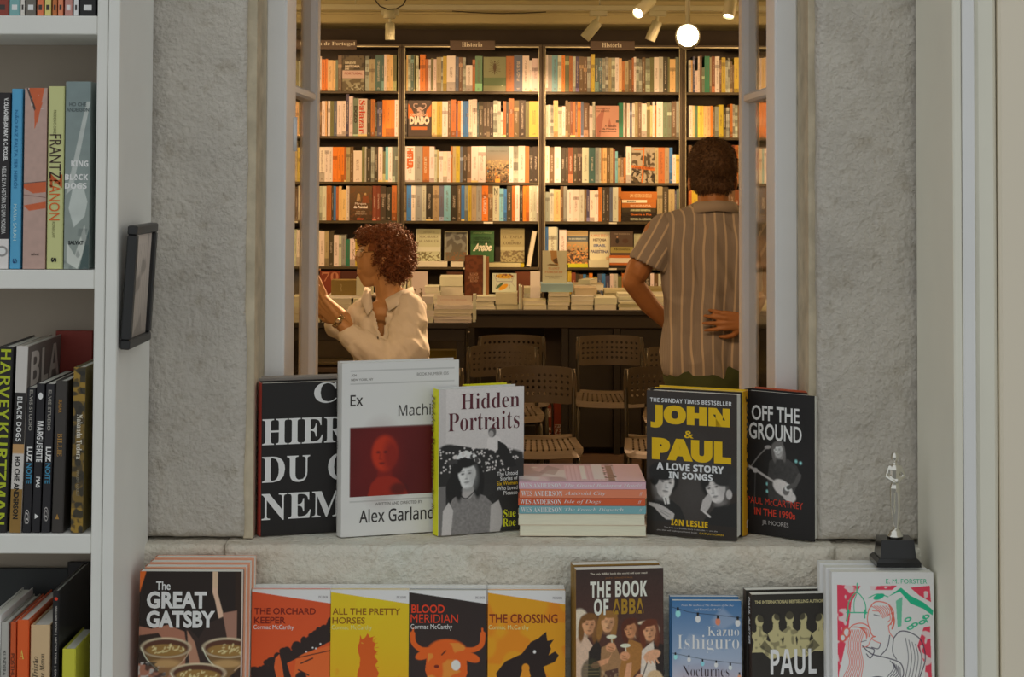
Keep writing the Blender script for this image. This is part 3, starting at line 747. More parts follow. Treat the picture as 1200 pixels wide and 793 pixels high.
# left young man in profile, pointing hand
ar.poly([(2, 0), (2, 52), (20, 58), (40, 60), (58, 48), (66, 30), (68, 0)], g(34)); ar.face(31, 84, 24, g(172), g(24), -6, 0.12, 1.0, 0.6, 1)
ar.ell(28, 104, 24, 15, g(24)); ar.ell(14, 94, 8, 14, g(24)); ar.poly([(28, 62), (38, 66), (40, 52), (32, 50)], g(178)); ar.line([(33, 60), (35, 50)], 2, g(30))
ar.poly([(4, 52), (22, 50), (36, 44), (48, 36), (46, 26), (34, 26), (22, 36), (14, 44), (4, 48)], g(150)); ar.line([(24, 38), (40, 30)], 1, g(90)); ar.line([(22, 42), (42, 34)], 0.8, g(100))
# right man leaning on his hand
ar.poly([(96, 0), (98, 30), (116, 52), (152, 62), (152, 0)], g(32)); ar.face(118, 82, 24, g(172), g(28), 16, -0.2, 1.0, 0.5, -1)
ar.ell(132, 104, 22, 17, g(40), 20); ar.ell(148, 92, 8, 16, g(44)); ar.poly([(92, 46), (96, 62), (106, 74), (112, 66), (108, 52), (100, 40)], g(150)); ar.line([(97, 44), (108, 36)], 3, g(170))
ar.ell(140, 74, 5, 8, g(150))
ar.blur(0.7); ar.speck(0.07, 1.6, 4)
ar.rect(0, 0, 152, 22, ex(40, 35, 32)); ar.build('front_print', b, FR0(), material=SHINY)
WL = ex(172, 178, 182)
letter(b, FR0(), [('THE SUNDAY TIMES BESTSELLER', (6, 216, 144, 223), WL, 'sansb', .012), ('JOHN', (7, 174, 141, 212), YEL, 'sansb', .06), ('&', (64, 160, 80, 172), YEL, 'sansb', .02), ('PAUL', (9, 122, 143, 158), YEL, 'sansb', .06),
                  ('A LOVE STORY', (17, 106, 131, 118), WL, 'sansb', .022), ('IN SONGS', (38, 93, 112, 104), WL, 'sansb', .022), ('IAN LESLIE', (42, 17, 104, 27), YEL, 'sansb', .02),
                  ('The first new Beatles story in decades — and the', (30, 11, 120, 14), ex(150, 150, 150)), ('one that will make your heart burst', (18, 6, 86, 9), ex(150, 150, 150)), ('CAITLIN MORAN', (90, 6, 130, 9), YEL)], 'title_lettering')
p2 = p + Vector((0.0155, 0.0375, 0))
b2 = book('hardback_book', 0.152, 0.2350, 0.030, ex(190, 146, 20), 'yellow hardback with black and yellow patterned spine, directly behind the block capital biography', loc=p2, rz=R(-22), spine='right', spinecol=ex(150, 110, 24))
letter(b2, Frame((0.1545, 0.001, 0), (0, 1, 0), (0, 0, 1)), [('JOHN & PAUL', (6, 60, 24, 226), INK, 'sansb', .03, -1), ('ff', (9, 12, 20, 24), WL, 'serif')], 'spine_lettering')

# -- black rock biography
p = sillp(870.5, 702)
b = book('hardback_book', 0.130, 0.2335, 0.030, ex(30, 29, 30), 'black hardback with white capitals over a guitarist at a microphone, rightmost book on the sill', loc=p, rz=R(-36), spine='left', spinecol=INK)
ar = Art(130, 233.5, ex(29, 28, 29), 1.0)
ar.ell(60, 90, 60, 60, g(44), 0, 0.5, 0.9)
for x, y in ((98, 126), (106, 124), (46, 84), (46, 72)): ar.ell(x, y, 2.4, 2.4, ex(120, 190, 190), 0, 1, 0.5)
ar.line([(10, 102), (30, 128), (44, 142)], 1.6, g(110)); ar.ell(47, 144, 6, 3, g(130), 10); ar.line([(24, 100), (22, 40)], 1.2, g(70))
ar.poly([(50, 122), (46, 92), (48, 60), (90, 56), (96, 80), (108, 100), (100, 118), (84, 128), (62, 128)], g(62)); ar.speck(0.2, 3, 3, (46, 56, 108, 128))
ar.face(66, 140, 12, g(190), g(84), 8, -0.1, 1.2, 0.5); ar.poly([(60, 128), (58, 140), (66, 134), (74, 142), (74, 126)], g(120), 0.6)
ar.line([(2, 114), (26, 104), (64, 86)], 3.6, g(150)); ar.line([(0, 116), (10, 111)], 6, g(120)); ar.ell(74, 80, 19, 12, g(172), -28); ar.ell(86, 68, 12, 9, g(165), -20); ar.ell(80, 76, 6, 7, g(90), -20); ar.ell(84, 82, 7, 5, g(190), 30)
ar.line([(104, 104), (96, 88), (84, 82)], 7, g(70)); ar.ell(24, 104, 5, 4, g(150))
ar.blur(0.6); ar.speck(0.08, 1.6, 8); ar.build('front_print', b, FR0())
letter(b, FR0(), [('OFF THE', (17, 186, 104, 211), g(190), '', .02), ('GROUND', (12, 155, 108, 182), g(190), '', .02), ('PAUL McCARTNEY', (9, 49, 110, 60), ex(160, 58, 40), '', .02), ('IN THE 1990s', (22, 31, 96, 43), ex(160, 58, 40), '', .02), ('JR MOORES', (36, 15, 84, 24), g(140), '', 0)], 'title_lettering')
b3 = book('hardback_book', 0.132, 0.2345, 0.014, ex(150, 70, 52), 'thin red-edged hardback pressed behind the guitarist biography', loc=p + Vector((0.0185, 0.0255, 0)), rz=R(-36), spine='right', spinecol=ex(40, 34, 34))

# ================================================================ FRONT ROW ON THE LEDGE
zL = LEDGE + 0.001
def pile(px, ytop, s, w, h, t, n, cover, spine='left', rz=0, lean=2.0, step=(0, 0), labels=None, group=None, backcol=None, edgecol=None, spinecol=None):
    """n copies one behind the other, leaning on the wall; returns the front one"""
    top = W(px, ytop, s); first = None
    for k in range(n):
        d = Vector((step[0] * k, (t + 0.0012) * k, 0)) 
        o = book('paperback_book', w, h + (step[1] * k), t, cover if k == 0 else (backcol or cover), labels[min(k, len(labels) - 1)], group, hard=False, spine=spine,
                 loc=(top.x + d.x, 2000 / s - math.sin(R(lean)) * h + d.y, zL), rz=rz, lean=lean, spinecol=spinecol)
        if k == 0: first = o
    return first
rs = random.Random(11)
# party novel
b = pile(164.3, 668, 757, 0.156, 0.238, 0.021, 4, ex(40, 30, 26), step=(0.003, 0.002), backcol=ex(176, 128, 104), spinecol=ex(150, 92, 66),
         labels=['front copy of the dark paperback with champagne coupes, far left of the front row', 'second copy behind the champagne coupe paperback front copy', 'third copy behind the champagne coupe paperback front copy', 'rearmost copy of the champagne coupe paperback, touching the wall'], group='champagne coupe paperbacks')
ar = Art(156, 238, ex(38, 30, 27), 1.0)
ar.poly([(0, 238), (10, 238), (0, 205)], ex(176, 84, 36)); ar.rect(147, 0, 156, 238, ex(48, 34, 26))
ar.poly([(112, 238), (120, 238), (120, 206), (132, 164), (124, 160), (116, 196), (112, 208)], ex(184, 150, 130)); ar.rect(113, 214, 119, 238, ex(170, 150, 124))
ar.poly([(0, 156), (20, 152), (44, 158), (70, 148), (76, 110), (60, 60), (0, 60)], ex(134, 92, 74)); ar.poly([(0, 142), (30, 146), (50, 120), (20, 96), (0, 100)], ex(48, 36, 30))
ar.poly([(72, 158), (92, 138), (104, 160), (150, 180), (150, 120), (140, 60), (72, 60)], ex(52, 40, 36)); ar.poly([(128, 176), (150, 180), (150, 130), (136, 136)], ex(128, 96, 82)); ar.poly([(74, 150), (86, 132), (96, 96), (80, 80)], ex(140, 104, 84))
for cx, cy, rx in ((42, 124, 38), (136, 124, 38), (92, 86, 42)):
    ar.poly([(cx - rx, cy), (cx + rx, cy), (cx + rx * .5, cy - 30), (cx + 3, cy - 44), (cx + 2.5, cy - 90), (cx - 2.5, cy - 90), (cx - 3, cy - 44), (cx - rx * .5, cy - 30)], ex(104, 80, 56), 0.8)
    ar.ell(cx, cy, rx, 15, ex(182, 166, 140)); ar.ell(cx, cy - 0.5, rx - 2.2, 13, ex(70, 52, 38)); ar.ell(cx, cy - 4, rx - 8, 9, ex(120, 94, 58))
    for k in range(26):
        a = rs.uniform(0, 6.28); q = rs.uniform(.2, .9); ar.ell(cx + rx * .8 * q * math.cos(a), cy - 3 + 9 * q * math.sin(a), 2.6, 1.1, ex(190, 168, 124), rs.uniform(0, 90), 0.8)
    ar.ell(cx, cy - 24, rx * .6, 6, ex(156, 128, 84), 0, 0.8, 0.3)
    ar.curve([(cx - rx, cy), (cx - rx * .75, cy - 18), (cx - rx * .3, cy - 34)], 1.4, ex(196, 182, 160)); ar.curve([(cx + rx, cy), (cx + rx * .75, cy - 18), (cx + rx * .3, cy - 34)], 1.2, ex(160, 140, 116))
ar.blotch(ex(150, 150, 146), 5, 0.58, 8, (0, 50, 42, 102), 0.9); ar.blotch(ex(40, 36, 34), 7, 0.6, 18, (0, 50, 42, 102), 0.8)
ar.blur(0.7); ar.build('front_print', b, FR0())
TW = ex(198, 204, 202)
letter(b, FR0(), [('The', (25, 210, 47, 223), TW, '', .015), ('GREAT', (11, 182, 103, 208), TW, '', .04), ('GATSBY', (11, 153, 116, 179), TW, '', .04)], 'title_lettering')

def west(px, ytop, base, title, art, labels, grp, n=3, s=741):
    b = pile(px, ytop, s, 0.1238, 0.197, 0.010, n, base, step=(-0.0003, 0.0008), labels=labels, group=grp, backcol=ex(196, 196, 194), spinecol=ex(196, 190, 184))
    ar = Art(123.8, 197, base, 1.0); art(ar)
    ar.poly([(0, 197.5), (0, 194), (123.8, 176), (123.8, 197.5)], ex(194, 196, 196)); ar.build('front_print', b, FR0())
    letter(b, FR0(), title + [('PICADOR', (104, 184, 119, 188), ex(120, 120, 124), 'serif')], 'title_lettering')
    return b
def orchard(ar):
    ar.grad(0, 197, ex(196, 74, 34), ex(168, 66, 40)); K = ex(44, 34, 32)
    for k in range(46):
        q = k / 45; ar.ell(4 + q * 124 + rs.uniform(-5, 5), 66 + q * 76 + rs.uniform(-8, 8), rs.uniform(4, 9), rs.uniform(4, 8), K)
    ar.poly([(0, 40), (10, 64), (50, 94), (96, 128), (124, 146), (124, 118), (88, 100), (56, 84), (64, 60), (40, 44), (20, 30)], K)
    ar.poly([(66, 60), (70, 92), (84, 100), (124, 112), (124, 40), (60, 40)], ex(190, 84, 44)); ar.line([(70, 92), (124, 104)], 1.4, K); ar.line([(78, 84), (96, 92)], 2, K); ar.line([(74, 74), (90, 66)], 2, K)
    ar.ell(78, 62, 9, 9, K); ar.poly([(38, 92), (44, 98), (48, 84), (52, 60), (40, 62), (36, 78)], ex(190, 80, 44))
    for x, y in ((96, 108), (101, 107), (86, 102), (108, 114)): ar.ell(x, y, 1.3, 1.3, ex(190, 190, 180))
DB = ex(96, 32, 22); LW = ex(196, 190, 180)
west(295.5, 687.5, ex(180, 68, 38), [('THE ORCHARD', (4, 159, 100, 169), DB, '', .012), ('KEEPER', (4, 145, 53, 155), DB, '', .012), ('Cormac McCarthy', (3, 134, 66, 143), LW, '', .02)], orchard,
     ['front orange-red paperback with black trees and truck, left end of the paperback row', 'middle copy behind the orange-red tree paperback', 'rear copy behind the orange-red tree paperback'], 'orange-red tree paperbacks')
def horses(ar):
    ar.grad(0, 197, ex(200, 130, 20), ex(190, 162, 30)); ar.blotch(ex(206, 150, 30), 28, 0.5, 5, al=0.4); ar.blotch(ex(196, 120, 24), 12, 0.62, 15, (10, 30, 110, 76), 0.5); K = ex(168, 74, 26)
    Z = ((1000,376),(1007,396),(1020,388),(1030,370),(1040,388),(1054,384),(1050,402),(1064,412),(1056,432),(1070,446),(1058,462),(1074,482),(1062,500),(1078,530),(1068,560),(1072,600),(984,600),(988,560),(990,530),(999,500),(1000,470),(992,446),(990,428),(997,405))
    ar.poly([((x - 875) * .382, 197 - (y - 197) * .382) for x, y in Z], K)
    for k in range(16): ar.line([(64 + rs.uniform(-2, 4), 122 - k * 3), (72 + rs.uniform(-2, 5), 126 - k * 3.4)], 0.8, K)
    ar.ell(50, 48, 5, 10, ex(196, 140, 30)); ar.line([(50, 116), (52, 115)], 1, ex(210, 150, 60))
west(387.0, 687.0, ex(188, 150, 30), [('ALL THE PRETTY', (4, 159, 110, 169), ex(110, 70, 20), '', .012), ('HORSES', (4, 145, 55, 155), ex(110, 70, 20), '', .012), ('Cormac McCarthy', (3, 134, 66, 143), ex(204, 180, 120), '', .02)], horses,
     ['front yellow paperback with an orange horse, second in the paperback row', 'middle copy behind the yellow horse paperback', 'rear copy behind the yellow horse paperback'], 'yellow horse paperbacks')
def bull(ar):
    K = ex(200, 78, 28); ar.ell(60, 100, 80, 90, ex(52, 40, 36), 0, 0.6, 0.8)
    ar.curve([(6, 130), (8, 116), (20, 106), (36, 106)], 8, K); ar.curve([(116, 130), (114, 114), (102, 106), (84, 106)], 8, K); ar.line([(6, 128), (7, 138)], 3, K); ar.line([(116, 128), (115, 138)], 3, K)
    ar.ell(60, 104, 30, 18, K); ar.poly([(30, 108), (90, 108), (92, 70), (80, 40), (76, 10), (44, 10), (38, 40), (26, 74)], K); ar.ell(24, 98, 14, 7, K, 20); ar.ell(98, 94, 14, 7, K, -20)
    ar.blotch(ex(220, 130, 60), 12, 0.55, 7, (30, 10, 92, 116), 0.6); ar.ell(74, 82, 7, 8, ex(220, 196, 176)); ar.line([(52, 98), (58, 104)], 2, ex(60, 30, 20)); ar.ell(44, 80, 4, 2.5, ex(90, 34, 18))
west(479.4, 691.0, ex(44, 38, 38), [('BLOOD', (4, 162, 56, 175), ex(180, 62, 34), '', .02), ('MERIDIAN', (3, 147, 77, 160), ex(180, 62, 34), '', .02), ('Cormac McCarthy', (3, 135, 68, 145), LW, '', .02)], bull,
     ['front black paperback with an orange bull head, third in the paperback row', 'middle copy behind the black bull head paperback', 'rear copy behind the black bull head paperback'], 'black bull head paperbacks', 3)
def wolf(ar):
    ar.grad(0, 197, ex(206, 120, 26), ex(200, 128, 30)); ar.blotch(ex(190, 92, 24), 22, 0.6, 5, al=0.5); K = ex(40, 30, 28)
    ar.poly([(16, 70), (30, 88), (56, 100), (70, 118), (82, 124), (94, 134), (96, 120), (102, 108), (98, 98), (108, 104), (114, 98), (108, 88), (90, 80), (96, 60), (88, 40), (92, 10), (40, 10), (36, 40), (30, 58), (18, 60)], K)
    ar.poly([(96, 120), (106, 122), (98, 110)], K); ar.ell(76, 103, 2.2, 2.6, ex(180, 220, 210)); ar.poly([(46, 10), (52, 60), (58, 78), (66, 80), (70, 66), (60, 50), (62, 10)], ex(200, 116, 34)); ar.ell(62, 78, 6, 7, ex(200, 116, 34))
west(569.8, 690.5, ex(202, 124, 28), [('THE CROSSING', (5, 147, 112, 161), ex(104, 50, 26), '', .02), ('Cormac McCarthy', (4, 135, 67, 144), ex(214, 178, 120), '', .02)], wolf,
     ['front orange paperback with a black howling wolf, fourth in the paperback row', 'middle copy behind the orange wolf paperback', 'rear copy behind the orange wolf paperback'], 'orange wolf paperbacks', 3)

# pop group biography
b = pile(675.6, 664.5, 748, 0.138, 0.235, 0.024, 2, ex(66, 50, 42), rz=R(7), lean=1.5, step=(-0.004, 0.002), backcol=ex(108, 84, 46), spinecol=ex(110, 86, 44),
         labels=['front copy of the brown paperback with four friends in a car, right of centre', 'second copy behind the brown paperback with four friends'], group='brown four friends paperbacks')
ar = Art(138, 235, ex(62, 48, 42), 0.9)
ar.grad(60, 235, ex(74, 52, 42), ex(58, 46, 42)); ar.ell(6, 150, 16, 26, ex(178, 168, 150)); ar.ell(110, 140, 22, 15, ex(176, 164, 140)); ar.ell(100, 140, 7, 10, ex(60, 46, 40)); ar.rect(0, 0, 138, 40, ex(50, 40, 36))
ar.poly([(0, 40), (0, 130), (10, 142), (26, 120), (24, 60)], ex(170, 148, 128)); ar.poly([(18, 60), (20, 110), (34, 130), (46, 100), (40, 40), (6, 40)], ex(44, 38, 34))
ar.poly([(36, 50), (40, 116), (60, 124), (72, 96), (66, 50)], ex(128, 98, 66)); ar.poly([(36, 50), (46, 80), (66, 84), (70, 40), (40, 40)], ex(70, 58, 48)); ar.blotch(ex(150, 130, 100), 4, 0.6, 4, (36, 40, 70, 84), 0.5)
ar.poly([(60, 40), (72, 96), (84, 128), (104, 120), (108, 90), (90, 70), (82, 40)], ex(132, 92, 54)); ar.poly([(100, 50), (104, 110), (122, 124), (138, 110), (138, 50)], ex(176, 168, 156)); ar.poly([(122, 124), (138, 118), (138, 40), (128, 60)], ex(44, 36, 34))
ar.face(20, 150, 15, ex(176, 128, 92), ex(96, 66, 40), -4, 0.1, 1.3); ar.face(50, 153, 15, ex(178, 132, 96), ex(120, 86, 50), -8, 0.1, 1.5); ar.face(86, 142, 14, ex(166, 116, 80), ex(70, 44, 30), 10, -0.2, 1.1); ar.face(116, 138, 15, ex(176, 128, 94), ex(84, 52, 34), 4, 0, 1.2)
for x, y in ((56, 132), (78, 118)):
    ar.ell(x, y, 8, 3, ex(190, 180, 160)); ar.line([(x, y), (x + 1, y - 12)], 1.4, ex(190, 180, 160)); ar.ell(x - 1, y - 16, 8, 7, ex(172, 124, 90)); ar.line([(x - 5, y - 15), (x + 3, y - 18)], 1, ex(120, 80, 56)); ar.line([(x - 5, y - 19), (x + 3, y - 21)], 1, ex(120, 80, 56))
ar.poly([(22, 88), (28, 94), (52, 100), (58, 110), (50, 92), (30, 84)], ex(170, 124, 90)); ar.poly([(72, 50), (80, 90), (88, 92), (86, 66), (90, 52), (84, 60), (80, 46), (78, 60)], ex(174, 128, 96))
ar.ell(120, 102, 14, 8, ex(178, 134, 104), 20)
for k in range(4): ar.line([(110 + k * 5, 98), (112 + k * 6, 90)], 2.6, ex(178, 134, 104))
ar.ell(124, 62, 20, 9, ex(150, 128, 96)); ar.ell(124, 68, 12, 11, ex(168, 146, 112)); ar.ell(100, 66, 7, 8, ex(176, 132, 102)); ar.line([(112, 90), (98, 50)], 1.6, ex(30, 26, 24))
ar.ell(24, 78, 16, 22, ex(58, 56, 40), 0, 0.8); 
for k in range(6): ar.line([(12, 90 - k * 5), (36, 90 - k * 5)], 1, ex(110, 100, 66), 0.7)
ar.blur(0.7); ar.speck(0.1, 2, 6); ar.build('front_print', b, FR0())
GO = ex(132, 104, 40)
letter(b, FR0(), [('THE BOOK', (22, 192, 112, 217), ex(196, 188, 172), 'sansb', .012), ('OF', (28, 165, 51, 190), ex(196, 188, 172), 'sansb', .012), ('ABBA', (57, 166, 107, 189), GO, 'sansb', .01), ('The only ABBA book the world will ever need', (22, 226, 112, 230), ex(180, 172, 158), '', .01), ('JAN GRADVALL', (46, 220, 90, 223), ex(120, 80, 44))], 'title_lettering')
letter(b, FR0(), [('JAN', (30, 42, 60, 66), ex(190, 180, 166), '', .05)], 'title_lettering')

# blue paperback with strings of bulbs
b = pile(787.7, 698.3, 745, 0.1075, 0.186, 0.012, 2, ex(70, 104, 140), step=(-0.0025, 0.003), labels=['small blue paperback with strings of coloured light bulbs, right of the brown one', 'rear copy behind the small blue light bulb paperback'], group='blue light bulb paperbacks', spinecol=ex(62, 92, 130), backcol=ex(62, 92, 130))
ar = Art(107.5, 186, ex(80, 110, 140), 1.0)
ar.grad(100, 186, ex(112, 132, 156), ex(58, 92, 134)); ar.grad(40, 100, ex(168, 150, 150), ex(112, 132, 156)); ar.grad(0, 40, ex(150, 90, 76), ex(168, 150, 150)); ar.blotch(ex(140, 152, 168), 26, 0.55, 3, al=0.4)
ar.curve([(0, 176), (30, 168), (60, 165), (107, 160)], 0.8, INK); ar.curve([(0, 106), (30, 100), (60, 95), (107, 90)], 0.7, INK)
for x, y, c in ((9, 166, (120, 180, 196)), (40, 158, (196, 192, 190)), (71, 154, (196, 110, 84)), (102, 152, (186, 192, 196)), (5, 100, (120, 180, 196)), (26, 96, (190, 190, 190)), (47, 90, (110, 170, 190)), (68, 88, (190, 192, 196)), (90, 84, (170, 180, 190)), (104, 70, (190, 130, 100)), (80, 60, (120, 180, 196))):
    big = 1 if y > 140 else 0.7
    ar.ell(x, y, 4 * big, 5.6 * big, ex(*c)); ar.rect(x - 1.8 * big, y + 4.4 * big, x + 1.8 * big, y + 10 * big, INK)
ar.build('front_print', b, FR0())
letter(b, FR0(), [('Kazuo', (55, 132, 104, 147), ex(198, 200, 204), 'serif', -.02), ('Ishiguro', (8, 106, 104, 134), ex(198, 200, 204), 'serif', -.02), ('Nocturnes', (16, 70, 88, 87), ex(60, 52, 60), 'serif', -.02),
                  ('From the author of The Remains of the Day', (14, 177, 96, 180.5), ex(176, 186, 200), 'ital'), ('and Never Let Me Go', (34, 171, 76, 174.5), ex(176, 186, 200), 'ital')], 'title_lettering')

# dark paperback with olive figures
b = pile(881.2, 691.8, 748, 0.1185, 0.198, 0.020, 2, ex(44, 42, 38), rz=R(6), lean=1.5, step=(-0.006, 0.002), labels=['front copy of the black paperback with five olive figures, beside the blue one', 'second copy behind the black paperback with olive figures'], group='black olive figure paperbacks', spinecol=ex(58, 48, 42))
ar = Art(118.5, 198, ex(44, 42, 38), 0.9); OL = ex(150, 146, 108); K = ex(40, 38, 34)
for cx, sc_, y in ((12, 1, 150), (38, .9, 152), (60, 1.05, 154), (82, .9, 152), (108, 1, 150)):
    ar.poly([(cx - 13, y - 14), (cx - 9, y - 24), (cx - 12, y - 40), (cx + 12, y - 40), (cx + 9, y - 24), (cx + 13, y - 14), (cx + 5, y - 8), (cx + 4, y + 4), (cx - 4, y + 4), (cx - 5, y - 8)], OL)
    ar.ell(cx, y + 8, 6.4 * sc_, 9 * sc_, OL); ar.ell(cx + (3 if cx < 50 else -3 if cx > 70 else 0), y + 12, 6.6 * sc_, 6.6 * sc_, K if cx != 60 else K, 0, 0.9)
ar.poly([(0, 142), (24, 128), (44, 114), (76, 114), (96, 128), (118, 142), (112, 120), (84, 100), (70, 104), (58, 98), (46, 104), (30, 98), (6, 120)], OL); ar.blotch(K, 6, 0.62, 9, (0, 96, 118, 150), 0.5); ar.poly([(20, 128), (34, 112), (30, 106), (12, 118)], K, 0.7); ar.poly([(98, 128), (86, 112), (90, 106), (108, 118)], K, 0.7)
ar.build('front_print', b, FR0())
letter(b, FR0(), [('THE INTERNATIONAL BESTSELLING AUTHOR', (5, 184, 114, 189), OL, '', .03), ('PAUL', (29, 75, 102, 114), ex(196, 204, 208), 'sansb', .0), ('AUSTER', (16, 30, 118, 70), ex(196, 204, 208), 'sansb', .0)], 'title_lettering')
letter(b, Frame((-0.001, 0.018, 0), (0, -1, 0), (0, 0, 1)), [('PAUL AUSTER', (3, 120, 14, 192), WHT, '', .03, -1)], 'spine_lettering')

# red and green line drawing cover
b = pile(974.6, 662.0, 757, 0.156, 0.241, 0.024, 3, ex(188, 188, 192), rz=0, step=(-0.0045, 0.001), labels=['front white paperback with a red and green drawing of a kissing couple, rightmost pile', 'second copy behind the kissing couple paperback', 'rear copy of the kissing couple paperback, under the trophy'], group='kissing couple paperbacks', backcol=ex(190, 186, 190), spinecol=ex(196, 190, 192))
ar = Art(156, 241, ex(190, 190, 194), 0.8); RD = ex(176, 62, 74); GN = ex(28, 148, 112); 
ar.poly([(8, 222), (44, 220), (30, 196), (24, 150), (10, 90), (8, 60)], RD); ar.poly([(58, 220), (100, 221), (92, 214), (60, 214)], RD); ar.poly([(120, 218), (150, 221), (152, 196), (134, 206)], RD)
ar.poly([(150, 160), (152, 60), (140, 10), (120, 20), (138, 60), (142, 100), (130, 130), (140, 158)], RD); ar.poly([(8, 90), (16, 60), (30, 50), (38, 20), (8, 10)], RD); ar.blotch(ex(188, 186, 190), 7, 0.66, 5, (6, 6, 154, 222), 0.8)
ar.curve([(24, 178), (26, 196), (38, 210), (50, 196), (52, 178)], 1.6, GN); ar.line([(38, 210), (39, 224)], 1.8, GN); ar.curve([(34, 180), (34, 196), (38, 208)], 1.2, GN); ar.line([(22, 180), (54, 180)], 1.6, GN); ar.line([(22, 168), (26, 184)], 2.4, GN); ar.line([(50, 172), (50, 184)], 2, GN)
ar.poly([(86, 204), (106, 218), (120, 206), (140, 196), (155, 184), (154, 176), (140, 186), (120, 194), (104, 212)], GN); ar.poly([(98, 198), (108, 204), (106, 160), (100, 158)], GN, 0.8); ar.ell(72, 204, 9, 4, GN, 20); ar.curve([(56, 202), (70, 208), (86, 204)], 1.5, GN)
for x, y in ((116, 170), (126, 162), (138, 166), (120, 158), (144, 174)): ar.ell(x, y, 6, 3.4, GN, 20); ar.ell(x, y, 3, 1.5, ex(190, 190, 194), 20)
ar.line([(140, 176), (146, 166)], 2, GN)
S1 = ex(176, 84, 70); S2 = ex(60, 58, 66)
ar.curve([(56, 184), (54, 168), (60, 148), (66, 144)], 1.3, S1); ar.curve([(56, 184), (66, 196), (84, 194), (94, 182), (92, 168), (86, 160)], 1.6, S1)
for k in range(7): ar.curve([(60 + k * 4.5, 190), (70 + k * 3.6, 184), (78 + k * 2, 172 + k)], 1.1, S1)
ar.curve([(86, 160), (88, 150), (94, 142)], 1.3, S1); ar.line([(64, 177), (73, 175)], 1.2, S2); ar.line([(62, 183), (74, 182)], 1.2, S1); ar.curve([(84, 174), (88, 178), (89, 170), (85, 166)], 1.1, S1); ar.curve([(92, 180), (95, 168), (92, 156)], 2.6, S1); ar.curve([(88, 190), (92, 176), (90, 162)], 1.4, S1); ar.curve([(66, 144), (60, 142), (64, 138), (74, 134)], 1.2, S1)
ar.curve([(22, 146), (30, 160), (46, 164), (58, 156), (56, 144)], 1.6, S1); ar.ell(22, 150, 6, 8, S1); ar.ell(22, 150, 4, 5.6, ex(190, 190, 194)); ar.ell(16, 142, 5, 6, S1); ar.ell(16, 142, 3, 4, ex(190, 190, 194))
for k in range(9): ar.curve([(26 + k * 3, 154), (22 + k * 2.6, 130), (26 + k * 2.6, 104), (16 + k * 3.4, 80), (22 + k * 3, 62)], 1.1, S1)
for k in range(6): ar.curve([(28 + k * 4, 158), (40 + k * 3, 158 - k), (52, 150 - k * 2)], 1.0, S1)
ar.curve([(58, 150), (62, 144), (58, 138), (54, 130), (46, 128)], 1.2, S1); ar.line([(44, 136), (52, 138)], 1, S2)
ar.curve([(94, 142), (104, 152), (120, 150), (136, 138), (142, 112), (134, 86), (126, 66), (118, 40)], 1.6, S2); ar.curve([(74, 134), (70, 126), (60, 128)], 1.3, S2); ar.curve([(88, 146), (84, 128), (74, 116)], 1.4, S2); ar.curve([(94, 142), (92, 122), (98, 110)], 1.3, S2)
ar.curve([(46, 130), (60, 118), (84, 112), (104, 104), (108, 86), (96, 78), (70, 84), (52, 80)], 1.6, S2); ar.curve([(52, 128), (64, 124), (58, 112), (52, 118)], 1.5, S2)
for k in range(6): ar.curve([(88 + k * 3, 108 - k * 2), (94 + k * 2, 98 - k * 3), (84 + k * 4, 84)], 1.1, S2)
for k in range(5): ar.curve([(112 + k * 5, 142 - k * 3), (116 + k * 5, 110), (108 + k * 5, 70)], 1.0, S2)
ar.curve([(50, 80), (60, 60), (80, 70), (100, 60), (120, 40)], 1.3, S2); ar.curve([(52, 46), (72, 50), (96, 44)], 1.3, S2)
ar.build('front_print', b, FR0())
letter(b, FR0(), [('E. M. FORSTER', (83, 224, 146, 231), GN, '', .015)], 'title_lettering')

# little trophy standing on the tops of the kissing couple paperbacks
zt = zL + 0.2445
tr = empty('trophy', (W(1049, 655, 745).x, 2.685, zt), label='small silvery figure trophy on a black block, standing on the rightmost paperbacks', cat='trophy')
BLKG = mat('black_lacquer', (0.014, 0.014, 0.015), 0.18)
mb = MB()
def frus(mb, w0, w1, z0, z1): mb.add([(-w0, -w0 * .8, z0), (w0, -w0 * .8, z0), (w0, w0 * .8, z0), (-w0, w0 * .8, z0), (-w1, -w1 * .8, z1), (w1, -w1 * .8, z1), (w1, w1 * .8, z1), (-w1, w1 * .8, z1)], [(0, 3, 2, 1), (4, 5, 6, 7), (0, 1, 5, 4), (1, 2, 6, 5), (2, 3, 7, 6), (3, 0, 4, 7)])
frus(mb, 0.0345, 0.0345, 0, 0.007); frus(mb, 0.0345, 0.030, 0.007, 0.012); frus(mb, 0.028, 0.025, 0.012, 0.040); mb.build('plinth', BLKG, tr)
SIL = mat('polished_silver', (0.78, 0.76, 0.70), 0.12, 1.0)
mb = MB(); mb.lathe([(0.012, 0.040), (0.0125, 0.044), (0.010, 0.046), (0.0095, 0.050), (0.006, 0.054)], 20); mb.build('foot', SIL, tr)
mb = MB(); q = lambda x, z, y=0: (x, y, z)
mb.cap(q(0.002, 0.052), 0.0035, q(0.004, 0.085), 0.0045); mb.cap(q(0.001, 0.052, .002), 0.003, q(-0.003, 0.088), 0.0045)
mb.cap(q(0.004, 0.085), 0.0045, q(0.002, 0.118), 0.0062); mb.cap(q(-0.003, 0.088), 0.0045, q(-0.002, 0.118), 0.0062)
mb.cap(q(0, 0.116), 0.0075, q(0, 0.130), 0.0062); mb.cap(q(0, 0.130), 0.0066, q(0, 0.146), 0.0095)
mb.cap(q(-0.008, 0.149), 0.004, q(-0.013, 0.134), 0.003); mb.cap(q(-0.013, 0.134), 0.003, q(-0.002, 0.127, -.007), 0.0026)
mb.cap(q(0.008, 0.149), 0.004, q(0.014, 0.135), 0.003); mb.cap(q(0.014, 0.135), 0.003, q(0.002, 0.128, -.007), 0.0026)
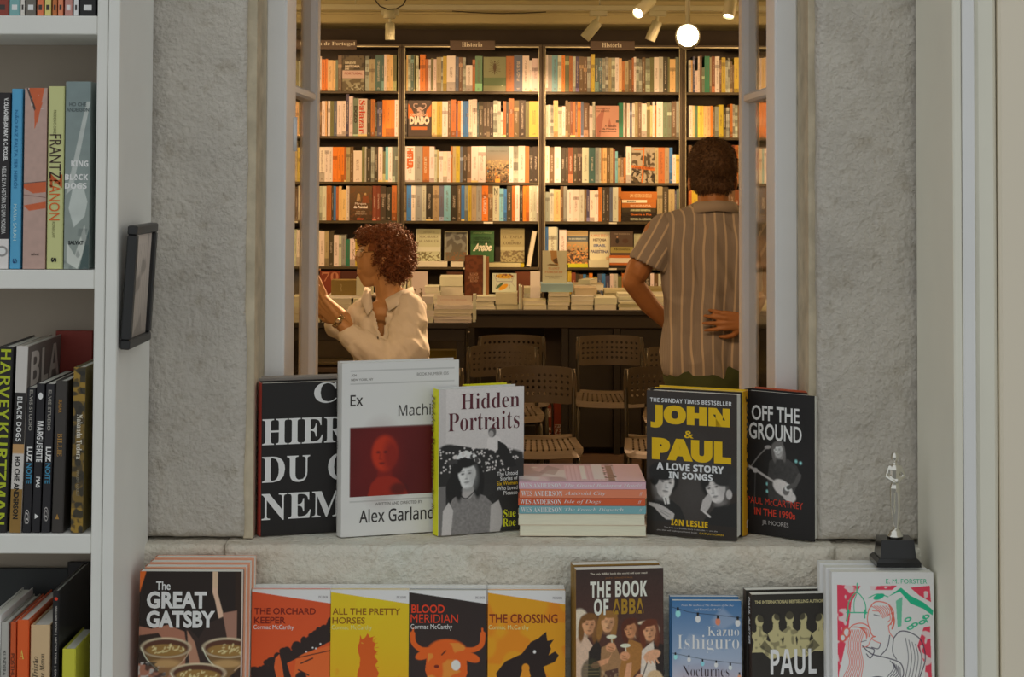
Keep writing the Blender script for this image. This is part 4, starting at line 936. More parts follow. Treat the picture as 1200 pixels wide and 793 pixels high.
mb.cap(q(0, 0.148), 0.0035, q(0, 0.158), 0.003); mb.ell(q(0, 0.165), (0.0062, 0.007, 0.0085), 16, 10)
remeshed(mb, 'figure', SIL, tr, 0.0011, 3)

# ================================================================ BOOKS IN THE WHITE BOOKCASE
def leftbook(x0px, x1px, ytop, board, col, label, depth=0.17, s=786, tilt=0, group='books in the white bookcase', hard=True, pages=None, yoff=0.0, slant=0):
    depth = min(depth, 0.183)
    """spine towards the viewer; x from picture columns at the shelf front"""
    a = W(x0px, 200, s).x; b_ = W(x1px, 200, s).x; zt = W(x0px, ytop, s).z; zb = board + 0.001
    root = empty('shelved_book', (a, 2000 / s + yoff, zb), R(slant), label, 'book', group)
    if tilt: root.rotation_euler = (0, R(tilt), R(slant))
    w, h = b_ - a - 0.0008, zt - zb; ct = 0.0022 if hard else 0.0008
    cm = cmat(col, 0.32); mb = MB()
    mb.box(0, ct, 0, depth, 0, h, bev=0.0004); mb.box(w - ct, w, 0, depth, 0, h, bev=0.0004); mb.box(ct * .5, w - ct * .5, -0.001, ct, 0, h, bev=0.0004); mb.build('cover', cm, root)
    mb = MB(); mb.box(ct, w - ct, ct, depth - 0.003, 0.002, h - (0.003 if hard else 0.0008)); mb.build('page_block', pages or PAGES, root)
    return root, w * 1000, h * 1000
FS = Frame((0, -0.0012, 0), (1, 0, 0), (0, 0, 1))
B2, B3, B4 = BOARDS[1], BOARDS[2], BOARDS[3]
# top shelf (only the feet of the books show)
for i, (x0, x1, c, nm) in enumerate(((-8, 8, (110, 60, 50), 'dark red'), (9, 21, (96, 138, 140), 'teal'), (22, 27, (170, 170, 165), 'white'), (28, 40, (86, 84, 78), 'dark grey'), (41.5, 49, (176, 98, 66), 'orange'),
        (50.5, 58, (172, 166, 100), 'lime'), (59.5, 65, (150, 90, 60), 'rust'), (66, 72, (188, 110, 80), 'salmon'), (74, 83, (150, 110, 104), 'dusty pink'), (84.5, 90, (190, 188, 184), 'thin white'), (92, 110, (34, 34, 36), 'thick black'))):
    b, w, h = leftbook(x0, x1, -168 - (i % 3) * 8, BOARDS[0], ex(*c), f'{nm} book on the highest visible board of the white bookcase', hard=i % 2 == 0)
    ar = Art(w, h, ex(*c), 1.6); ar.rect(w * .25, 8, w * .75, 16, ex(200, 196, 190) if i in (1, 3, 8, 10) else ex(60, 56, 54)); ar.build('spine_print', b, FS)
# second shelf
b, w, h = leftbook(-8, 12, 108.5, B2, ex(40, 38, 40), 'black spine with white capitals, leftmost on the middle board of the white bookcase')
ar = Art(w, h, ex(40, 38, 40), 1.0); ar.rect(0, 0, w, 44, ex(176, 176, 176)); ar.ell(w * .6, 26, 9, 8, ex(110, 110, 110)); ar.ell(w * .6, 26, 6, 5, ex(186, 186, 186)); ar.build('spine_print', b, FS)
letter(b, FS, [('V. OLLAGNIER-JOUVRAY & C. PICQUEL', (w - 11, 160, w - 3, 254), WHT, '', .04, -1), ('NELLIE BLY A HISTÓRIA DE UMA PIONEIRA', (w - 11, 52, w - 3, 152), WHT, '', .04, -1)])
b, w, h = leftbook(12.8, 26, 104, B2, ex(66, 132, 168), 'bright blue spine on the middle board, between black and pink ones')
letter(b, FS, [('NÃO FAZ FALTA SER HERÓI', (5, 120, 11, 236), ex(40, 90, 130), '', .01, -1), ('MARIA SARAH', (5, 42, 10, 96), ex(150, 190, 205), '', .0, -1), ('S', (5, 8, 11, 15), ex(30, 60, 90), '', .02, -1)])
b, w, h = leftbook(28.5, 55, 103, B2, ex(146, 122, 112), 'dusty pink spine with orange flashes, wrapped in film, on the middle board', depth=0.18)
ar = Art(w, h, ex(146, 124, 116), 0.9); OR = ex(158, 74, 44); ar.poly([(5, h), (w - 4, h), (w - 14, h - 54), (16, h - 56 + 20)], OR); ar.poly([(5, h), (2, h), (16, h - 40), (16, h - 30)], ex(60, 50, 46)); ar.poly([(w - 18, h - 62), (14, h - 34), (w - 6, h - 20)], OR)
ar.poly([(0, 126), (w, 130), (w, 114), (14, 112), (0, 120)], OR); ar.line([(0, 127), (w, 130)], 1, INK); ar.poly([(0, 94), (w, 100), (w, 90), (8, 86)], OR); ar.line([(0, 110), (w, 106)], 0.8, ex(80, 50, 44)); ar.speck(0.06, 5, 3); ar.blotch(ex(196, 190, 186), 5, 0.78, 6, (0, h - 34, w, h), 0.6)  # pale blotches at the head are glints of the film, painted on
ar.build('spine_print', b, FS, material=SHINY); letter(b, FS, [('salvat', (12, 20, 24, 24), INK)])
b, w, h = leftbook(56, 75.5, 101, B2, ex(158, 164, 116), 'pale lime spine with scrawled multicoloured title, on the middle board')
letter(b, FS, [('FREDERIC CIRIEZ', (8, 198, 12, 236), ex(80, 80, 60), '', 0, -1), ('FRANTZ', (3, 134, 20, 200), ex(60, 44, 40), '', .0, -1), ('FANON', (3, 72, 19, 132), ex(170, 80, 40), '', .0, -1), ('ROMAIN LAMY', (8, 46, 12, 70), ex(80, 80, 60), '', 0, -1), ('Z', (4, 120, 22, 142), ex(150, 70, 40), '', .03, -1), ('S', (7, 10, 15, 17), INK, '', .05, -1)])
b, w, h = leftbook(76.5, 106, 95.5, B2, ex(104, 118, 116), 'thick grey-green book with white capitals, right end of the middle board', depth=0.19)
ar = Art(w, h, ex(100, 114, 112), 0.9); ar.grad(0, h, ex(112, 122, 118), ex(96, 112, 114)); ar.poly([(w, h - 30), (w - 6, h - 30), (6, 130), (2, 110), (12, 120)], ex(158, 166, 164), 0.7)
ar.poly([(12, 122), (26, 128), (34, 100), (30, 78), (14, 62), (6, 90)], ex(150, 160, 158)); ar.poly([(4, 40), (16, 20), (30, 66), (34, 40), (20, 0), (4, 10)], ex(156, 164, 160)); ar.poly([(w - 5, 40), (w, 60), (w, 0), (w - 14, 0)], ex(60, 68, 68)); ar.blotch(ex(70, 80, 80), 10, 0.62, 5, (0, 0, w, 60), 0.5); ar.speck(0.06, 9, 8)
ar.build('spine_print', b, FS, material=SHINY)
letter(b, FS, [('HO CHE', (5, h - 37, w - 6, h - 31), ex(70, 82, 84), '', .03), ('ANDERSON', (1, h - 45, w - 2, h - 39), ex(70, 82, 84), '', .03), ('KING', (9, 152, w - 2, 161), ex(205, 208, 206), 'sansb', .02), ('BLACK', (0, 132, w - 2, 141), ex(205, 208, 206), 'sansb', .02), ('DOGS', (0, 119, w - 4, 128), ex(205, 208, 206), 'sansb', .02), ('SALVAT', (6, 36, w - 8, 42), ex(40, 46, 46), '', .05)])
# third shelf
LG = ex(138, 152, 44)
b, w, h = leftbook(-4, 14, 406, B3, ex(38, 37, 38), 'black spine with giant lime green capitals, left end of the lower board', tilt=1.5, depth=0.2)
letter(b, FS, [('HARVEY', (4, 166, w - 3, 270), LG, 'sansb', .0, -1), ('KURTZMAN', (4, 12, w - 3, 162), LG, 'sansb', .0, -1)])
b, w, h = leftbook(17.2, 31, 405, B3, ex(150, 148, 142), 'white and ochre spine with printed names, second on the lower board', tilt=1.5, depth=0.2)
ar = Art(w, h, ex(160, 160, 158), 1.2); ar.rect(0, 0, w, 64, ex(112, 88, 52)); ar.rect(0, 128, w, 206, ex(40, 38, 38)); ar.rect(0, 116, w, 130, ex(150, 120, 80)); ar.build('spine_print', b, FS)
mb = MB(); mb.box(w / 1000 + .0002, w / 1000 + .0006, .001, .182, .001, h / 1000 - .001); mb.build('back_print', cmat(ex(92, 87, 84), .4), b)
letter(b, Frame((w / 1000 + .0007, 0, 0), (0, 1, 0), (0, 0, 1)), [('BLA', (14, h - 62, 174, h - 10), ex(158, 153, 148), 'sansb', .0)])
letter(b, FS, [('BLACK DOGS', (4, 134, w - 5, 200), WHT, 'sansb', .0, -1), ('HO CHE ANDERSON', (4, 20, w - 5, 112), INK, '', .03, -1)])
NAV = ex(36, 36, 40)
b, w, h = leftbook(32, 42.3, 454, B3, NAV, 'black paperback with teal and white spine letters, third on the lower board', hard=False, tilt=1.3)
letter(b, FS, [('ELVIS STUDIO', (4, 150, 9, 210), ex(120, 120, 116), '', .02, -1), ('LUZ', (3, 104, 11, 126), WHT, '', .04, -1), ('NOITE', (3, 72, 11, 102), ex(60, 110, 140), '', .03, -1), ('@', (3, 12, 10, 34), ex(150, 150, 150), '', 0, -1)])
b, w, h = leftbook(43, 53, 449, B3, NAV, 'black paperback with bold white name on its spine, fourth on the lower board', hard=False, tilt=1.2)
letter(b, FS, [('MARGUERITE', (3, 104, 12, 164), WHT, 'sansb', .01, -1), ('PIAS', (4, 66, 10, 82), WHT, '', .03, -1), ('●', (3, 196, 10, 206), WHT, '', 0, -1), ('▲', (4, 20, 10, 28), WHT, '', 0, -1)])
b, w, h = leftbook(54, 64.5, 449.5, B3, ex(40, 40, 44), 'glossy black paperback, fifth on the lower board, teal letters mid-spine', hard=False, tilt=1.2)
letter(b, FS, [('ELVIS STUDIO', (4, 150, 9, 210), ex(120, 120, 116), '', .02, -1), ('LUZ', (3, 104, 11, 126), WHT, '', .04, -1), ('NOITE', (3, 72, 11, 102), ex(60, 110, 140), '', .03, -1), ('@', (3, 16, 10, 38), ex(140, 140, 140), '', 0, -1)])
b, w, h = leftbook(66, 80, 446, B3, ex(58, 56, 54), 'charcoal book with worn gold lettering, sixth on the lower board', hard=True, tilt=1.0)
letter(b, FS, [('SUGAR', (5, 176, 10, 196), ex(130, 96, 50), '', .02, -1), ('BILLIE', (5, 112, 12, 146), ex(130, 100, 60), 'serif', 0, -1), ('▲', (5, 20, 11, 28), ex(130, 100, 60))])
b, w, h = leftbook(88.5, 103, 430, B3, ex(84, 74, 44), 'olive patterned spine with pale serif name, right end of the lower board', hard=True, tilt=0.4)
ar = Art(w, h, ex(58, 54, 42), 1.0); ar.blotch(ex(120, 98, 48), 7, 0.45, 12); ar.blotch(ex(36, 36, 34), 5, 0.6, 22, al=0.7); ar.rect(0, 36, w, h - 50, ex(52, 50, 44), 0.45); ar.build('spine_print', b, FS)
letter(b, FS, [('Nakanda Tudora', (6, 108, 14, 174), ex(170, 170, 160), 'serif', 0, -1), ('VINCENT GOULET', (7, 54, 11, 92), ex(120, 116, 100), '', 0, -1)])
# face-out books against the back board
def faceout(x0, x1, y0px, s, zb, h, col, label, name='leaning_book', cat='book', t=0.01, group=None, depth_off=0):
    a = W(x0, y0px, s).x; b_ = W(x1, y0px, s).x
    return book(name, b_ - a, h, t, col, label, group, hard=True, loc=(a, 2000 / s + depth_off, zb + 0.001))
b = faceout(66, 108, 388, 732, B3, 0.279, ex(112, 54, 46), 'dull red book standing face out in the back right corner of the lower board', group='books in the white bookcase')
# bottom shelf
b, w, h = leftbook(-6, 8, 721, B4, ex(182, 182, 180), 'white spine with red capitals, left end of the bottom shelf', tilt=0.3)
letter(b, FS, [('GALLANTE', (4, 60, w - 3, 150), ex(170, 60, 50), '', .04, -1), ('CHAROT', (3, 190, 12, 236), ex(130, 130, 130), '', 0, -1)])
b, w, h = leftbook(9, 18.5, 729, B4, ex(140, 142, 138), 'grey spine with small dark capitals, second on the bottom shelf')
letter(b, FS, [('KUNDERA LETTRE', (3.5, 150, 8, 214), INK, '', 0, -1)])
b, w, h = leftbook(20, 27, 729, B4, ex(158, 72, 46), 'narrow burnt orange spine, third on the bottom shelf')
letter(b, FS, [('HERKMANN', (1.5, 90, 6.5, 150), INK, '', .03, -1), ('POSTHUMA', (1.5, 160, 6.5, 210), INK, '', .03, -1)])
b, w, h = leftbook(27.8, 42, 726, B4, ex(180, 78, 44), 'wide orange spine with a small gold emblem, fourth on the bottom shelf', depth=0.19)
letter(b, FS, [('A', (4, 202, 11, 216), ex(200, 150, 70), 'serif')])
b, w, h = leftbook(43.5, 66.5, 732, B4, ex(164, 144, 112), 'wide tan spine with handwritten title, fifth on the bottom shelf', depth=0.19)
letter(b, FS, [('José Tristão', (4, 150, 11, 206), INK, 'ital', 0, 1), ('Caroline Maron', (14, 150, 21, 210), INK, 'ital', 0, 1)])
b, w, h = leftbook(68.5, 76.5, 692, B4, ex(34, 34, 36), 'tall thin black spine with a red dot, sixth on the bottom shelf', depth=0.2, slant=0)
letter(b, FS, [('● ', (3, h - 14, 8, h - 9), ex(170, 60, 40)), ('WILLIAM BOON  |  HECTOR TOBAR  |  CONSENSO  |  ESTUDOS', (3.5, 130, 7, h - 22), ex(170, 170, 165), '', .02, -1)])
b, w, h = leftbook(80.5, 96.5, 760, B4, ex(158, 160, 62), 'short lime book at the right end of the bottom shelf', depth=0.12)
letter(b, FS, [('David P.', (4, 140, 9, 175), INK, 'ital', 0, -1)])
b = faceout(80, 108, 650, 732, B4, 0.30, ex(48, 48, 50), 'black book face out behind the short lime one on the bottom shelf', group='books in the white bookcase')
b = faceout(-30, 80, 650, 732, B4, 0.29, ex(46, 50, 52), 'dark slate book face out behind the bottom shelf row', group='books in the white bookcase')

# ================================================================ SHOP BOOKCASES
SB = 180.0; YBK = 2000 / SB
BCW = mat('dark_stained_shelving', ix(72, 54, 34), 0.5, noise=0.15, nscale=12)
BCE = mat('dark_stained_shelf_edge', ix(76, 58, 34), 0.45)
STRIP = mat('cream_metal_strip', ix(200, 170, 120), 0.35, 0.3)
DIV = [145, 308, 470, 635, 800, 886, 1050]
ROWS = [107.2, 160.2, 213.8, 259.2, 313.0, 366.0, 425, 500]
rowz = [W(600, y, SB).z for y in ROWS]
topz = W(600, 56, SB).z
bays = []
BN = ['far left bay', 'left bay', 'middle left bay', 'middle right bay', 'narrow right bay', 'far right bay']
for i in range(6):
    x0, x1 = W(DIV[i], 200, SB).x, W(DIV[i + 1], 200, SB).x
    bc = empty('bookcase', ((x0 + x1) / 2, YBK, 0), label=f'dark stained bookcase against the back wall, {BN[i]}', cat='bookcase'); hw = (x1 - x0) / 2 - 0.0008
    def bp(name, a, b, y0, y1, z0, z1, m=BCW, bev=0.002, mb=None):
        mb = MB(); mb.box(a, b, y0, y1, z0, z1, bev=bev); return mb.build(name, m, bc)
    bp('side_panel', -hw, -hw + 0.018, 0, 0.28, 0, topz); bp('side_panel', hw - 0.018, hw, 0, 0.28, 0, topz)
    bp('back_panel', -hw + 0.018, hw - 0.018, 0.272, 0.28, 0, topz, BCW, 0)
    bp('top_board', -hw, hw, 0, 0.28, topz, topz + 0.022)
    for z in rowz: bp('shelf', -hw + 0.018, hw - 0.018, 0.004, 0.272, z - 0.017, z, BCE)
    mb = MB(); mb.box(-hw + 0.02, hw - 0.02, -0.003, -0.0002, topz + 0.002, topz + 0.008); mb.build('metal_strip', STRIP, bc)
    for sx in (-hw + 0.0185, hw - 0.0215):
        mb = MB(); mb.box(sx, sx + 0.003, 0.001, 0.004, rowz[4], topz - 0.002); mb.build('metal_strip', STRIP, bc)
    for ri, lx, lw in {1: ((3, -0.33, .11),), 2: ((3, 0.08, .06), (4, -0.05, .10)), 3: ((3, -0.02, .05), (4, -0.02, .05))}.get(i, ()):
        mb = MB(); mb.box(lx, lx + lw, -0.001, 0.0035, rowz[ri] - 0.015, rowz[ri] - 0.004); mb.build('price_strip', cmat(ix(220, 190, 150)), bc)
    bays.append((x0, x1))
# category plates over the bays
def plate(x0, x1, text, tx0, tx1, lab):
    a, b = W(x0, 52, SB + 1), W(x1, 52, SB + 1); z0, z1 = W(600, 58, SB + 1).z, W(600, 47, SB + 1).z
    o = empty('header_sign', (a.x, 2000 / SB - 0.014, z0), label=lab, cat='sign')
    mb = MB(); mb.box(0, b.x - a.x, 0, 0.009, 0, z1 - z0, bev=0.001); mb.build('plate', mat('sign_brown', ix(86, 60, 40), 0.5), o)
    k = 1000 / SB
    letter(o, Frame((0, -0.0008, 0)), [(text, ((tx0 - x0) * k, 20, (tx1 - x0) * k, 50), ix(235, 205, 160), 'serif')], 'sign_lettering')
plate(527, 580, 'Hist\u00f3ria', 541, 565, 'brown sign lettered with the word for history above the middle left bookcase bay')
plate(692, 744.5, 'Hist\u00f3ria', 706, 729, 'brown sign lettered with the word for history above the middle right bookcase bay')
plate(345, 417, 'Hist\u00f3ria de Portugal', 350, 415, 'brown sign about the history of a country, above the left bookcase bay')
PAL = {'w': (236, 192, 160), 'W': (252, 226, 188), 'o': (238, 118, 28), 'O': (186, 98, 36), 'p': (238, 172, 104), 'y': (200, 156, 42), 'Y': (236, 180, 66), 't': (176, 142, 92), 'b': (112, 78, 44), 'd': (70, 54, 34),
       'k': (50, 38, 26), 'g': (112, 112, 84), 'G': (84, 112, 70), 'E': (44, 116, 80), 'T': (72, 90, 76), 's': (66, 112, 150), 'S': (94, 92, 96), 'l': (122, 160, 150), 'v': (72, 60, 74), 'n': (156, 142, 118), 'r': (132, 62, 32),
       'c': (204, 182, 142), 'm': (160, 146, 116), 'e': (118, 104, 58)}
CN = {'w': 'peach white', 'W': 'bright cream', 'o': 'orange', 'O': 'burnt orange', 'p': 'apricot', 'y': 'mustard', 'Y': 'golden yellow', 't': 'tan', 'b': 'brown', 'd': 'dark brown', 'k': 'near black', 'g': 'grey green',
      'G': 'moss green', 'E': 'emerald', 'T': 'dark teal', 's': 'blue', 'S': 'slate', 'l': 'pale aqua', 'v': 'dark violet', 'n': 'grey', 'r': 'red brown', 'c': 'cream', 'm': 'glare-mottled grey', 'e': 'olive'}
# (crop x origin, scale, crop y origin, base y in crop, row, data)
L8 = 8.889; L7 = 7.0588; LA = 10.909; LC = 3.871
DATA = [
 (340, L8, 55, 0, '30e150 100n150 135m150 165w115 190e140 215b150 240e150 280t140 315w105 338o135 378o130 400p143 455p145 482g143 508b97 =548 =785 790m100 832t132 895T92 960T92 985w85 1010p85 1045p90 1080e90 1115'),
 (470, L7, 55, 0, '30e108 48p72 62m72 85T72 110e72 120k76 127c80 150w190 160o68 205O105 230w108 250e97 272w105 297t90 335m90 350y82 382w78 452S88 480b90 510m92 538w155 592O110 615G80 =675 =870 870O82 935S72 1005w78 1060W115 1083w100 1140'),
 (634, L7, 55, 0, '40W70 58n72 90l75 138c75 170o75 197e80 232O82 260c84 285v85 313b85 350b88 380m88 405O80 415y65 443T97 475T97 502m97 530m90 555t95 580m95 610W95 640p100 665O125 690t120 720b110 748O95 765w88 783m100 805m105 832b92 860m100 897e92 930w90 970c88 1005d88 1045e90 1060p105 1107g90 1137'),
 (795, LA, 55, 0, '120c175 152p175 175S130 205w308 240w130 265b120 290g270 325E125 390t140 415r130 457w130 515b170 540y142 592m175 620m150 650b195 680b235 700y145 762b150 800g150 835b160 870c165 905g170 940'),
 (795, LA, 55, 0, '1010w150 1050p150 1090w140 1125g150 1180'),
 (340, L8, 108, 1, '25t95 72p110 100e110 125c120 160t140 200g120 240b110 280e100 315b110 340w97 375p97 395d97 402w97 428e97 465S97 497w95 550w95 590v20 622w48 662g68 718w72 810d85 848O78 890d112 915v100 968o85 1003o85 1062o85 1095W85 1135'),
 (470, L7, 108, 1, '30k68 =58 =257 257p80 300y80 343w80 390b72 415O65 458v100 472o75 497w75 512s78 537s78 562w65 592w62 630T90 645d80 680d82 710d80 735k85 765m72 800c78 825w165 845O78 870d85 890O55 935b72 975k70 1030e80 1060Y78 1140'),
 (634, L7, 108, 1, '40c110 60w108 78m110 103p72 140c125 175w120 200b72 222b85 240r80 262O82 282b80 300o82 327S82 350b92 390b95 398w115 424c82 =446 =640 640E92 677c92 695b92 707w95 730S95 750w95 772t85 798b85 827w97 870e88 898p112 918w82 935o112 950w82 1003g90 1040g90 1073b80 1113n80 1138'),
 (795, LA, 108, 1, '125w175 172p178 195G178 238Y180 265Y180 290Y180 312p182 355p182 400o180 425b190 455n190 502y165 565d200 600m200 640c165 650O155 682m160 710m170 745b170 790g180 840b180 880n185 940'),
 (795, LA, 108, 1, '970p140 1000o140 1040o140 1085o140 1130g150 1180'),
 (340, L8, 162, 2, '25t90 50t25 85y100 125c100 160g110 200b100 250e90 285t100 312w92 370w92 410w92 452o92 500o92 540o92 572O92 592t95 632b90 668w130 755e90 785c90 802d110 850m92 885d92 925w92 970e140 1000l92 1030w92 1068g90 1100g90 1130'),
 (470, L7, 162, 2, '20k70 38W68 118n68 182O68 238w70 280c98 300t98 318w110 350w110 385w110 413O68 430t68 457y68 490S70 512d70 550b70 583w68 640w68 =702 =892 893w68 930m68 970w65 1025O68 1060k75 1090k70 1138'),
 (634, L7, 162, 2, '35w68 68b75 110W72 162d78 200d80 225r78 262d78 300d78 338c78 393T80 447n78 480c80 495O80 508p80 540b80 570t80 593r90 610l110 632t165 655b160 680O160 700w68 =744 =937 937t78 965O78 1018t78 1055s78 1083w135 1110Y135 1140'),
 (620, LC, 160, 2, '720b40 735d45 750c40 770O50 790b40 812k42 830w40 850d45 870O50 892b42 915r40 930O40 945t40 958e45 975'),
 (620, LC, 160, 2, '1018e55 1040c55 1052l55 1062w55 1085'),
 (340, L8, 208, 3, '20c110 60d100 95c85 130O140 215e100 260t95 290b90 315c90 345c90 388O85 440d90 462s90 487O95 515p90 545p125 592w88 =626 =865 865r85 905r85 948d90 1005k100 1065O85 1118'),
 (470, L7, 208, 3, '22b60 50s60 90w62 122n62 175c62 210k65 265t65 320S65 358l65 412k65 470b65 500s65 528n65 558y65 585t65 625n65 670o65 722b65 760c68 815l90 850s95 875d65 918O65 945w65 980k65 1008o62 1035o62 1060c65 1090c65 1120W65 1140'),
 (634, L7, 208, 3, '35n120 70c95 105p98 160b72 185n72 217w98 260w98 315c98 355b98 375v98 400w108 440w108 472O80 502d80 532d80 565S80 590c80 635O80 =660 =952 955t75 1000d78 1050t95 1100v110 1115g95 1140'),
 (620, LC, 160, 3, '720O240 735y245 762b240 780r238 800t245 820b240 840O242 860e240 885c240 905b245 930r240 950d245 975'),
 (620, LC, 160, 3, '1015e235 1035d230 1080'),
 (340, 8.622, 258, 4, '55c90 75w95 110b120 140e110 180t100 220n110 260c105 305w110 357t110 398d110 450w148 500c150 527n150 570E190 612w185 665y180 700r150 740t160 790b150 840w150 880c155 920o160 960b150 1010t150 1060'),
 (470, L7, 258, 4, '20r115 60r115 92'),
 (634, L7, 258, 4, '35s55 60c55 130n60 =140 150w80 210'),
 (620, LC, 160, 4, '720b440 740w430 765O440 790c435 815d440 850t440 880e440 910w440 940b440 975'),
 (620, LC, 160, 4, '1010e430 1022c430 1033d430 1045t430 1058w445 1082'),
 (634, L7, 258, 5, '220y385 250r430 285d440 320b445 345s445 370d450 395o437 425y470 465S440 500s440 530v455 568w440 595c440 632e460 665O435 700b440 740c445 790e440 850d440 900w435 930b440 965c440 1010y450 1060t450 1120'),
 (620, LC, 160, 5, '725b600 745c610 770t600 800d605 840w600 870b600 900c605 940t600 970'),
]
import re
books = []
for x0, sc_, y0, row, s in DATA:
    toks = s.split(); it = []
    for t in toks:
        m = re.match(r'^(=?)(\d+)([A-Za-z]?)(\d*)$', t); it.append((bool(m[1]), int(m[2]), m[3], int(m[4]) if m[4] else 0))
    for a, b in zip(it[:-1], it[1:]):
        if not a[2]: continue
        px0, px1 = x0 + a[1] / sc_, x0 + b[1] / sc_; pt = y0 + a[3] / sc_
        if px1 - px0 > 12 and a[2] not in 'wnc': pass
        books.append([px0, px1, pt, row, a[2]])
RWN = ['top', 'second', 'third', 'fourth', 'fifth', 'lowest visible']
def bayof(x): return max(i for i in range(6) if DIV[i] <= x)
books.sort(key=lambda b: (b[3], b[0]))
rs = random.Random(5)
for i, b in enumerate(books):
    bi = bayof((b[0] + b[1]) / 2); b.append(bi)
    nb = [c for c in (books[i - 1] if i else None, books[i + 1] if i + 1 < len(books) else None) if c]
    l = books[i - 1] if i and books[i - 1][3] == b[3] and abs(books[i - 1][1] - b[0]) < 3 else None
    r = books[i + 1] if i + 1 < len(books) and books[i + 1][3] == b[3] and abs(books[i + 1][0] - b[1]) < 3 else None
    k = CN[b[4]]; where = f'{RWN[b[3]]} shelf, {BN[bi]}'
    if l and r: t = f'{k} spine between {CN[l[4]]} and {CN[r[4]]}, {where}'
    elif r: t = f'{k} spine left of {CN[r[4]]}, {where}'
    elif l: t = f'{k} spine right of {CN[l[4]]}, {where}'
    else: t = f'{k} spine on its own, {where}'
    b.append(t)
from collections import Counter
cnt = Counter(b[6] for b in books); seen = Counter()
ORD = ['first', 'second', 'third', 'fourth', 'fifth', 'sixth']
for b in books:
    if cnt[b[6]] > 1:
        t = b[6]; seen[t] += 1
        n = ('left' if seen[t] == 1 else 'right' if seen[t] == cnt[t] else 'middle' if cnt[t] == 3 else ORD[seen[t] - 1])
        b[6] = t.replace(' spine ', f' {n} spine ', 1)
vis = lambda b: (b[1] - b[0]) * (ROWS[b[3]] - b[2]) * (0.3 if 343 < b[0] < 372 or b[0] > 865 else 1)
def hidden(b): return (372 < b[0] < 376 and b[1] < 377) or (b[0] > 864 and b[1] < 880) or (b[3] == 2 and 808 < b[0] < 856) or (b[3] >= 3 and 812 < b[0] < 866)
order = sorted((b for b in books if not hidden(b)), key=vis, reverse=True)
single = set(id(b) for b in order[:296])
rest = MB(); restuv = []; restr = []
def spine_mesh(mb, uv, rn, w, h, d, col, pg, org, rnd, key):
    """cover wrapped round recessed page block, spine divided in bands of print or painted glare"""
    ox, oy, oz = org; z = [0, h]
    bands = [(0, h, col)]
    q = rnd.random()
    lum = sum(col) / 3
    alt = tuple(min(0.85, c * 2.6 + .04) for c in col) if lum < 0.2 else tuple(c * 0.55 for c in col)
    if key == 'm':  # lamp glare painted into the spine colour as uneven bands
        n = 9; zs = [h * k / n for k in range(n + 1)]; bands = [(a, b, tuple(max(.02, min(.85, c * f)) for c in col)) for a, b, f in zip(zs[:-1], zs[1:], [rnd.uniform(.45, 1.7) for _ in range(n)])]
    elif q < 0.22: a = h * rnd.uniform(.1, .3); bands = [(0, a, alt), (a, h, col)]
    elif q < 0.42: a = h * rnd.uniform(.55, .8); bb = a + h * .1; bands = [(0, a, col), (a, bb, alt), (bb, h, col)]
    elif q < 0.55: a = h * .05; bands = [(0, a, (0.8, 0.7, 0.3) if q < .48 else alt), (a, h, col)]
    for a, b, c in bands:
        mb.add([(ox, oy, oz + a), (ox + w, oy, oz + a), (ox + w, oy, oz + b), (ox, oy, oz + b)], [(0, 1, 2, 3)], 0, c); uv += [(0, a / h), (1, a / h), (1, b / h), (0, b / h)]; rn += [rnd_val[0]] * 4
    def q4(vs, c):
        mb.add(vs, [(0, 1, 2, 3)], 0, c); uv.extend([(-1, -1)] * 4); rn.extend([0] * 4)
    q4([(ox, oy + d, oz), (ox, oy, oz), (ox, oy, oz + h), (ox, oy + d, oz + h)], col); q4([(ox + w, oy, oz), (ox + w, oy + d, oz), (ox + w, oy + d, oz + h), (ox + w, oy, oz + h)], col)
    t = min(0.003, w * .2); zt = oz + h - 0.003
    q4([(ox, oy, oz + h), (ox + w, oy, oz + h), (ox + w, oy + .002, oz + h), (ox, oy + .002, oz + h)], col)
    q4([(ox, oy, oz + h), (ox + t, oy, oz + h), (ox + t, oy + d, oz + h), (ox, oy + d, oz + h)], col); q4([(ox + w - t, oy, oz + h), (ox + w, oy, oz + h), (ox + w, oy + d, oz + h), (ox + w - t, oy + d, oz + h)], col)
    q4([(ox + t, oy + .002, zt), (ox + w - t, oy + .002, zt), (ox + w - t, oy + d, zt), (ox + t, oy + d, zt)], pg)
    q4([(ox + w, oy + d, oz), (ox, oy + d, oz), (ox, oy + d, oz + h), (ox + w, oy + d, oz + h)], pg); q4([(ox, oy + d, oz), (ox + w, oy + d, oz), (ox + w, oy, oz), (ox, oy, oz)], col)
def finish(o, uv, rn):
    u = o.data.uv_layers.new(name='UVMap'); u.data.foreach_set('uv', [c for p in uv for c in p])
    a = o.data.attributes.new('Rnd', 'FLOAT', 'CORNER'); a.data.foreach_set('value', rn)
PGC = ix(214, 180, 140)
special = {}
